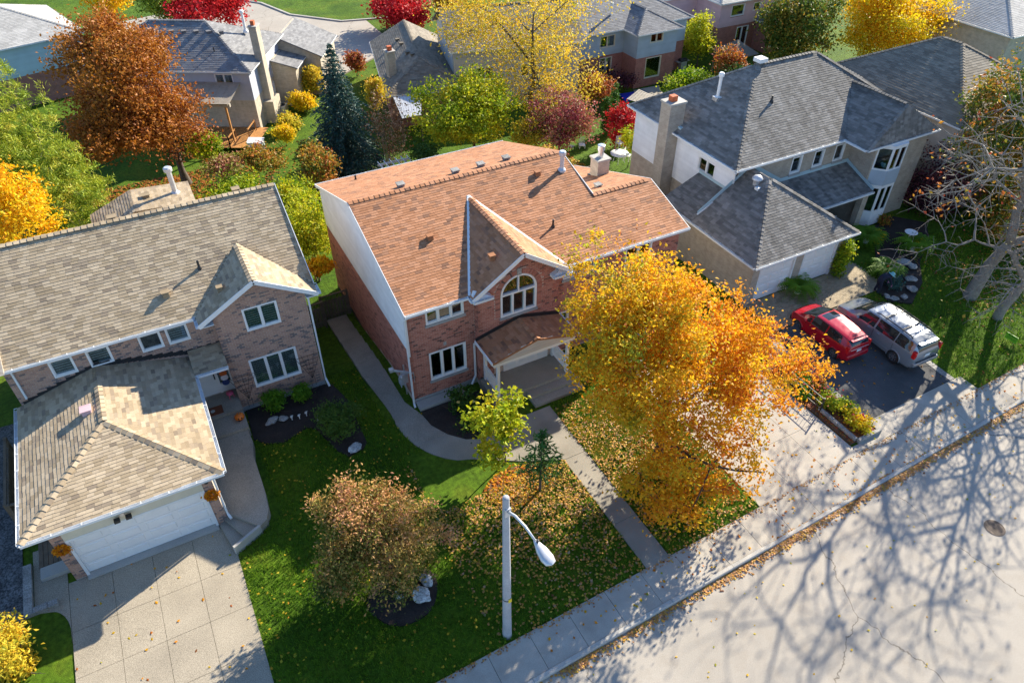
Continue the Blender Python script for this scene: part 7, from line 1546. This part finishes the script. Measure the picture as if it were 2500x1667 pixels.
# lawn sign
x, y = gp(2462, 838, 0); Hl = thing('lawn_sign', 'bright green lawn sign with dark lettering on the right lawn', 'sign', (x, y, gz(x, y)), R(90)); M_sg = plain('sign_green', (.16, .42, .02), .5, .05, 4, 40, .05); M_sd = plain('sign_ink', (.01, .10, .02), .6, .05, 4, 40, .05)
MB().box(-.32, .32, -.01, .01, .18, .55).obj('board', M_sg, Hl, local=True)
mb = MB(); rr_ = random.Random(3)
for row, (zz, hh) in enumerate(((.40, .09), (.27, .07))):
    xq = -.25
    while xq < .22:
        wq = .02+.03*rr_.random(); mb.box(xq, xq+wq*.35, .011, .013, zz, zz+hh); mb.box(xq, xq+wq, .011, .013, zz+hh*(.1+.6*rr_.random()), zz+hh*.95); xq += wq+.018
mb.obj('lettering', M_sd, Hl, local=True)['kind'] = 'stuff'
for sx in (-.2, .2): MB().box(sx-.008, sx+.008, -.006, .006, 0, .2).obj('stake', M_alum, Hl, local=True)
# ---- fences
def board_fence(label, a, b, z0, h, nb, group=None, gate=False, mat=None):
    mat = mat or M_wood; a = Vector((*a, 0)); b = Vector((*b, 0)); Hq = thing('wooden_fence' if not gate else 'wooden_gate', label, 'fence' if not gate else 'gate', (a.x, a.y, z0)); d = (b-a); n = Vector((d.y, -d.x, 0)).normalized()
    for k in range(nb):
        p = a + d*((k+.5)/nb); w_ = d.length/nb*.82; q0 = p - d.normalized()*w_/2; q1 = p + d.normalized()*w_/2; h_ = h + .02*math.sin(k*3.1); MB().prism([Vector((q0.x, q0.y, z0)), Vector((q1.x, q1.y, z0)), Vector((q1.x, q1.y, z0+h_)), Vector((q0.x, q0.y, z0+h_))], n*.025).obj('board', mat, Hq)
    for z in (.25, h-.2): MB().bar(a-n*.03+Vector((0, 0, z0+z)), b-n*.03+Vector((0, 0, z0+z)), .04, .1).obj('rail', mat, Hq)
    for q in (a, b): MB().box(q.x-.06, q.x+.06, q.y-.06, q.y+.06, z0-.2, z0+h+.35).obj('post', mat, Hq)
    MB().bar(a+Vector((0, 0, z0+h+.3)), b+Vector((0, 0, z0+h+.3)), .1, .05).obj('top_rail', mat, Hq)
    for k in range(int(d.length/.09)):
        p = a + d*((k+.5)*.09/d.length); MB().bar(p+Vector((0, 0, z0+h)), p+Vector((0, 0, z0+h+.3))+d.normalized()*(.08 if k % 2 else -.08), .015, .01).obj('lattice_strip', mat, Hq)
    return Hq
board_fence('weathered wooden fence between the two brick houses', (4.25, 33.1), (5.7, 33.1), -1.05, 1.35, 8); board_fence('weathered lattice-topped gate across the side path', (5.75, 33.75), (7.3, 33.75), -1.2, 1.35, 8, gate=True)
board_fence('dark side fence beside the left garage', (-9.2, 24.6), (-7.6, 24.6), -.1, 1.5, 8); board_fence('long dark boundary fence along the left house', (-9.3, 24.7), (-9.3, 28.6), -.1, 1.5, 18)
Hp_ = thing('timber_walkway', 'grey timber boardwalk beside the left garage wall', 'boardwalk', (-8.2, 23, 0))
for k in range(7): x = -8.75+k*.17; MB().box(x, x+.155, 22.35, 24.5, .0, .16).obj('plank', M_wood, Hp_)
MB().box(-8.7, -7.6, 21.75, 22.3, -.05, .2).obj('step', M_conc, Hp_)
drape('gravel_strip', -13, -9.36, 19.8, 33, .03, speckle_mat('dark_gravel', (.10, .10, .10), .6, 14, blotch=2, bvar=.4), .2, 4, 14)
Hbin = thing('recycling_bin', 'teal lidded bin in the side yard of the left house', 'bin', (-8.75, 25.6, 0)); MB().box(-.25, .25, -.3, .3, .05, .9).obj('body', plain('teal_plastic', (.05, .32, .30), .5, .06, 4, 30, .05), Hbin, local=True); MB().box(-.28, .28, -.34, .34, .9, .97).obj('lid', MATS['teal_plastic'], Hbin, local=True)
# ---- back garden of the centre house: arbour, deck, table
x, y = gp(966, 391, 1.3); HA = thing('arbour', 'white slatted garden arbour behind the russet roof', 'arbour', (x, y, gz(x, y))); zb = gz(x, y)
for sx in (-.9, .9):
    for sy in (-.5, .5): MB().box(sx-.06, sx+.06, sy-.06, sy+.06, 0, 2.5).obj('post', M_white, HA, local=True)
for sy in (-.5, .5): MB().box(-1.2, 1.2, sy-.03, sy+.03, 2.45, 2.6).obj('beam', M_white, HA, local=True)
for k in range(6): MB().box(-1.1+k*.44-.025, -1.1+k*.44+.025, -.8, .8, 2.6, 2.68).obj('slat', M_white, HA, local=True)
dzk = -.35; HD = thing('rear_deck', 'brown railed deck behind the red brick house', 'deck', (25, 38, dzk))
for k in range(24): MB().box(22.7+k*.2, 22.7+k*.2+.185, 35.4, 39.6, dzk-.05, dzk).obj('deck_plank', M_cedar, HD)
for a, b in (((22.7, 35.4), (24.9, 35.4)), ((22.7, 39.6), (27.5, 39.6)), ((24.95, 35.4), (24.95, 37.0)), ((22.7, 35.4), (22.7, 39.6))):
    pa, pb = Vector((*a, dzk+1.0)), Vector((*b, dzk+1.0)); MB().bar(pa, pb, .1, .05).obj('handrail', M_wood, HD); nb = int((pb-pa).length/.17)
    for k in range(nb+1): c = pa.lerp(pb, k/nb); MB().bar(c-Vector((0, 0, 1.0)), c, .04 if k not in (0, nb) else .09, .04 if k not in (0, nb) else .09).obj('baluster', M_wood, HD)
x, y = gp(1513, 374, .4); Ht = thing('patio_table', 'round white patio table on the brown rear deck', 'table', (x, y, dzk)); MB().lathe([(0, .70), (.66, .70), (.7, .72), (.7, .74), (0, .745)], 28, cap=False).obj('table_top', M_white, Ht, True, local=True)
for k in range(4): a = .8+k*math.pi/2; mb = MB(); mb.tube([(.3*math.cos(a), .3*math.sin(a), .7), (.45*math.cos(a), .45*math.sin(a), 0)], .025, 6); mb.obj('leg', M_white, Ht, local=True)
def pchair(label, u, v, z, rz, mat, gname='patio chairs'):
    x, y = gp(u, v, z); Hc2 = thing('patio_chair', label, 'chair', (x, y, z), rz); MB().box(-.24, .24, -.24, .24, .42, .46).obj('seat', mat, Hc2, local=True)
    for k in range(5): MB().box(-.22+k*.1, -.18+k*.1, .22, .25, .46, .95).obj('back_slat', mat, Hc2, local=True)
    for sx in (-.21, .21):
        for sy in (-.21, .21): MB().box(sx-.02, sx+.02, sy-.02, sy+.02, 0, .44).obj('leg', mat, Hc2, local=True)
pchair('white chair tucked beside the round patio table', 1530, 392, dzk, .6, M_white); pchair('white chair behind the round patio table', 1512, 362, dzk, 0, M_white); pchair('dark metal chair on the garden patio', 1393, 370, -1.4, .5, M_black); pchair('white metal chair among the fallen leaves', 1420, 366, -1.4, -.4, M_white)
# pool, awning and barbecue by the blue house
pl = [gp(1350+a*.3795, 80+b*.3795, -1.45) for a, b in ((425, 380), (520, 365), (560, 400), (470, 425))]; slab('pool', pl, .12, .3, plain('pool_cover', (.02, .05, .55), .35, .1, 2, 20, .05), follow=True)
pt_ = [gp(1350+a*.3795, 80+b*.3795, -1.45) for a, b in ((520, 350), (680, 320), (720, 390), (560, 440))]; slab('pool_patio', pt_, .05, .2, M_walk)
aw = [Vector((*gp(1350+a*.3795, 80+b*.3795, .6), .6)) for a, b in ((478, 425), (550, 368), (640, 408), (570, 455))]; HW = thing('pool_awning', 'grey slatted awning beside the blue pool', 'awning', (aw[0].x, aw[0].y, -1.5))
for k in range(10): MB().bar(aw[0].lerp(aw[1], k/9), aw[3].lerp(aw[2], k/9), .13, .04).obj('slat', M_gtim, HW)
for q in aw: MB().bar((q.x, q.y, -1.6), (q.x, q.y, .6), .08, .08).obj('post', M_gtim, HW)
x, y = gp(*Fz(830, 720), -1.4); HBQ = thing('barbecue', 'gas barbecue with steel cabinet on the patio of the blue house', 'barbecue', (x, y, gz(x, y))); MB().box(-.35, .35, -.25, .25, .1, .85).obj('cabinet', M_alum, HBQ, local=True); mb = MB(); mb.lathe([(.28, -.38), (.28, .38)], 14); mb.v = [(v[2], v[0], max(0, v[1])+.9) for v in mb.v]; mb.obj('hood', M_black, HBQ, True, local=True); MB().box(-.75, .75, -.22, .22, .85, .9).obj('side_shelf', M_alum, HBQ, local=True)
HG = thing('gazebo_roof', 'weathered shake-roofed shelter beside the pink house', 'shelter', (*gp(*Fz(1420, 560), -1), -1.5)); cx2, cy2 = gp(*Fz(1420, 540), .8)
for k in range(4):
    a0, a1 = math.pi/4+k*math.pi/2, math.pi/4+(k+1)*math.pi/2; MB().prism([(cx2+2.2*math.cos(a0), cy2+2.2*math.sin(a0), .6), (cx2+2.2*math.cos(a1), cy2+2.2*math.sin(a1), .6), (cx2, cy2, 1.7)], (0, 0, -.08)).obj('roof_panel', M_shB, HG); MB().bar((cx2+1.9*math.cos(a0), cy2+1.9*math.sin(a0), -1.6), (cx2+1.9*math.cos(a0), cy2+1.9*math.sin(a0), .6), .12, .12).obj('post', M_wood, HG)
x, y = gp(*Gz(1380, 1075), -1.95); HAC = thing('air_conditioner', 'beige air conditioner beside the grey house', 'air conditioner', (x, y, gz(x, y)), R(-30)); MB().box(-.45, .45, -.45, .45, 0, .8).obj('casing', M_cream, HAC, local=True); MB().lathe([(.36, .8), (.36, .83), (.3, .835), (0, .835)], 18, cap=False).obj('fan_grille', M_black, HAC, local=True)
x, y = gp(*Gz(1085, 1500), -1.95); HSB = thing('storage_box', 'white storage box at the foot of the cedar deck', 'box', (x, y, gz(x, y)), R(-30)); MB().box(-.6, .6, -.35, .35, 0, .75).obj('body', M_white, HSB, local=True); MB().prism([(-.65, -.4, .75), (.65, -.4, .75), (.65, .4, .9), (-.65, .4, .9)], (0, 0, .05)).obj('lid', M_white, HSB, local=True)
# balls of light string etc. stay out: too small to tell apart

# ================================================================== GRASS AND FALLEN LEAVES
def inpoly(P, poly):
    x, y = P[:, 0], P[:, 1]; c = np.zeros(len(P), bool); n = len(poly); j = n-1
    for i in range(n):
        xi, yi = poly[i]; xj, yj = poly[j]; m = ((yi > y) != (yj > y)) & (x < (xj-xi)*(y-yi)/(yj-yi+1e-12)+xi); c ^= m; j = i
    return c
def rect(a, b, c, d): return [(a, c), (b, c), (b, d), (a, d)]
NOGO = [rect(-9.4, -1.84, 11, 24), rect(-8, .1, 20.5, 38), rect(.0, 4.2, 27.3, 38), poly, outl+inn, rect(5.8, 7.1, 23.5, 33.8), rect(7.0, 22.5, 23.3, 37), rect(11.96, 13.12, 11, 18), rect(17.88, 23.86, 11, 24), rect(10.6, 15.3, 20.9, 24), rect(23.86, 32, 11, 19.7), rect(26, 34.6, 19.6, 27), rect(26, 43, 22, 37), fb, isl, cb, [(bc[0]+1.3*math.cos(a), bc[1]+1.1*math.sin(a)) for a in np.linspace(0, 6.28, 20)], rect(5.86, 13.1, 17.6, 21)]
def lawn_pts(n, region, r):
    P = np.stack([region[0]+(region[1]-region[0])*r.random(n), region[2]+(region[3]-region[2])*r.random(n)], 1)
    ok = P[:, 1] > walk_y(P[:, 0])+.02
    for q in NOGO: ok &= ~inpoly(P, q)
    return P[ok]
ML_grass = leaf_mat('grass_blade', [(0, (.045, .12, .006)), (.5, (.10, .215, .008)), (.85, (.19, .28, .012)), (1, (.30, .28, .03))], .3)
r = np.random.default_rng(77); PP = [lawn_pts(70000, (-1.9, 18, 11.2, 28), r), lawn_pts(26000, (31.5, 46, 11.8, 27), r), lawn_pts(5000, (-12, -7.8, 11.2, 20.4), r)]
PP = np.concatenate(PP); Z = hgt(PP[:, 0], PP[:, 1]); P3 = np.column_stack([PP, Z+.03]); n = len(P3)
pat = .5+.18*np.sin(PP[:, 0]*1.3+np.sin(PP[:, 1]*.9)*2)*np.sin(PP[:, 1]*1.1)
D = unit(np.column_stack([r.normal(size=(n, 2))*.5, np.ones(n)])); N_ = unit(np.column_stack([r.normal(size=(n, 2)), np.zeros(n)])); S2 = np.cross(N_, D); s = (.11+.05*r.random(n))[:, None]
V = np.stack([P3-S2*.018, P3+S2*.018, P3+D*s+S2*.004, P3+D*s-S2*.004], 1).reshape(-1, 3); me = np_mesh('grass', V, np.arange(n*4).reshape(-1, 4), np.clip(pat+.15*r.normal(size=n), 0, 1)); me.materials.append(ML_grass); o = bpy.data.objects.new('grass', me); COL.objects.link(o); tag(o, 'short green grass on the front lawns', 'grass', kind='stuff')
def litter(name, label, P, mat, size=.12, zoff=.03, z=None, tm=.5, tv=.3, seed=1, up=3.0):
    r = np.random.default_rng(seed); n = len(P); zz = hgt(P[:, 0], P[:, 1])+zoff+.03*r.random(n) if z is None else z + .025*r.random(n)
    V, Q, t = leaf_cloud(np.column_stack([P, zz]), size, tm+tv*r.normal(size=n), r, .75, up, fold=.1); me = np_mesh(name, V, Q, t); me.materials.append(mat); o = bpy.data.objects.new(name, me); COL.objects.link(o); tag(o, label, 'leaves', kind='stuff'); return o
r = np.random.default_rng(78)
A = lawn_pts(30000, (5.5, 17.9, 11.2, 20.5), r); keep = r.random(len(A)) < np.clip(.95*np.exp(-((A[:, 0]-10.5)/6)**2-((A[:, 1]-17.2)/2.6)**2)+.17*(A[:, 0] > 8)+.09, 0, 1)*.7
litter('fallen_leaves', 'golden maple leaves strewn over the centre front lawn', A[keep], ML_litter, .12, .06, tm=.38, seed=2)
A = lawn_pts(3600, (-1.9, 9, 11.2, 28), r); litter('fallen_leaves', 'sparse pale leaves on the grass before the left house', A[r.random(len(A)) < .22], ML_yellow, .11, .06, tm=.7, seed=3)
A = lawn_pts(2600, (32, 46, 11.8, 22), r); litter('fallen_leaves', 'rust leaves on the lawn of the charcoal-roofed house', A[r.random(len(A)) < .2], ML_rust, .11, .06, tm=.6, seed=4)
A = lawn_pts(1200, (-12, -7.8, 11.2, 20.4), r); litter('fallen_leaves', 'yellow leaves on the grass by the corner shrub', A, ML_yellow, .12, .06, tm=.7, seed=5)
n = 5200; x = -2+40*r.random(n); dens = (.35+.65*np.sin(x*.9+1)**2)*(x > 7)+.12; y = kerb_y(x)-np.abs(r.normal(size=n))*.16-.02; k = r.random(n) < dens; litter('gutter_leaves', 'drift of brown and gold leaves along the kerb', np.column_stack([x, y])[k], ML_litter, .11, z=-.11, tm=.5, tv=.3, seed=6)
n = 2600; x = 14+14*r.random(n); y = kerb_y(x)-.05-np.abs(r.normal(size=n))*.1+.3*(r.random(n) < .35); k = r.random(n) < np.exp(-((x-18)/1.2)**2)+np.exp(-((x-24.5)/2.5)**2)*.8+.1; litter('gutter_leaves', 'thick pile of leaves where the pale driveway meets the road', np.column_stack([x, y])[k], ML_litter, .11, z=-.09, tm=.55, tv=.3, seed=7)
x = 2+34*r.random(900); P = np.column_stack([x, walk_y(x)-np.abs(r.normal(size=900))*.12]); litter('edge_leaves', 'brown leaf crumbs along the lawn edge of the sidewalk', P, ML_litter, .085, z=.03, tm=.6, seed=8)
P = np.column_stack([4+40*r.random(420), -6+15.5*r.random(420)]); litter('road_leaves', 'small pale leaves scattered on the road', P, ML_yellow, .10, z=-.12, tm=.5, seed=9)
P = np.concatenate([np.column_stack([-7.8+5.9*r.random(70), 11.5+9.5*r.random(70)]), np.column_stack([18+5.8*r.random(160), 12+10*r.random(160)]), np.column_stack([26+5.5*r.random(60), 12.5+7*r.random(60)]), np.column_stack([6+30*r.random(160), 10.2+1.1*r.random(160)]), np.column_stack([-1.7+1.5*r.random(6), 21+5*r.random(6)])]); litter('drive_leaves', 'single leaves scattered over driveways and paving', P, ML_maple, .12, .03, tm=.6, seed=10)
P = np.column_stack([23.95+1.6*r.random(1900), 12.3+7*r.random(1900)]); litter('bed_leaves', 'brown leaves lying in the drive flower bed', P, ML_rust, .12, .07, tm=.75, seed=11)
P = np.column_stack([-8+18*r.random(14000), 44+14*r.random(14000)]); P = P[r.random(14000) < np.exp(-((P[:, 0])/5.5)**2)]; litter('fallen_leaves', 'copper leaves under the back garden maple', P, ML_orange, .2, .03, tm=.35, seed=12)
P = np.column_stack([17+12*r.random(5000), 41+7*r.random(5000)]); litter('fallen_leaves', 'yellow and tan leaves on the back garden ground', P, ML_yellow, .2, .03, tm=.8, seed=13)
th_ = r.random(700)*6.28; q_ = np.sqrt(r.random(700)); litter('bed_leaves', 'golden leaves over the mulch under the small pine', np.column_stack([9.6+1.6*q_*np.cos(th_), 17.3+1.1*q_*np.sin(th_)]), ML_maple, .14, .05, tm=.7, seed=15)
P = np.column_stack([38+7*r.random(500), 15+6*r.random(500)]); litter('fallen_leaves', 'orange leaves under the bare tree', P, ML_rust, .13, .05, tm=.6, seed=14)
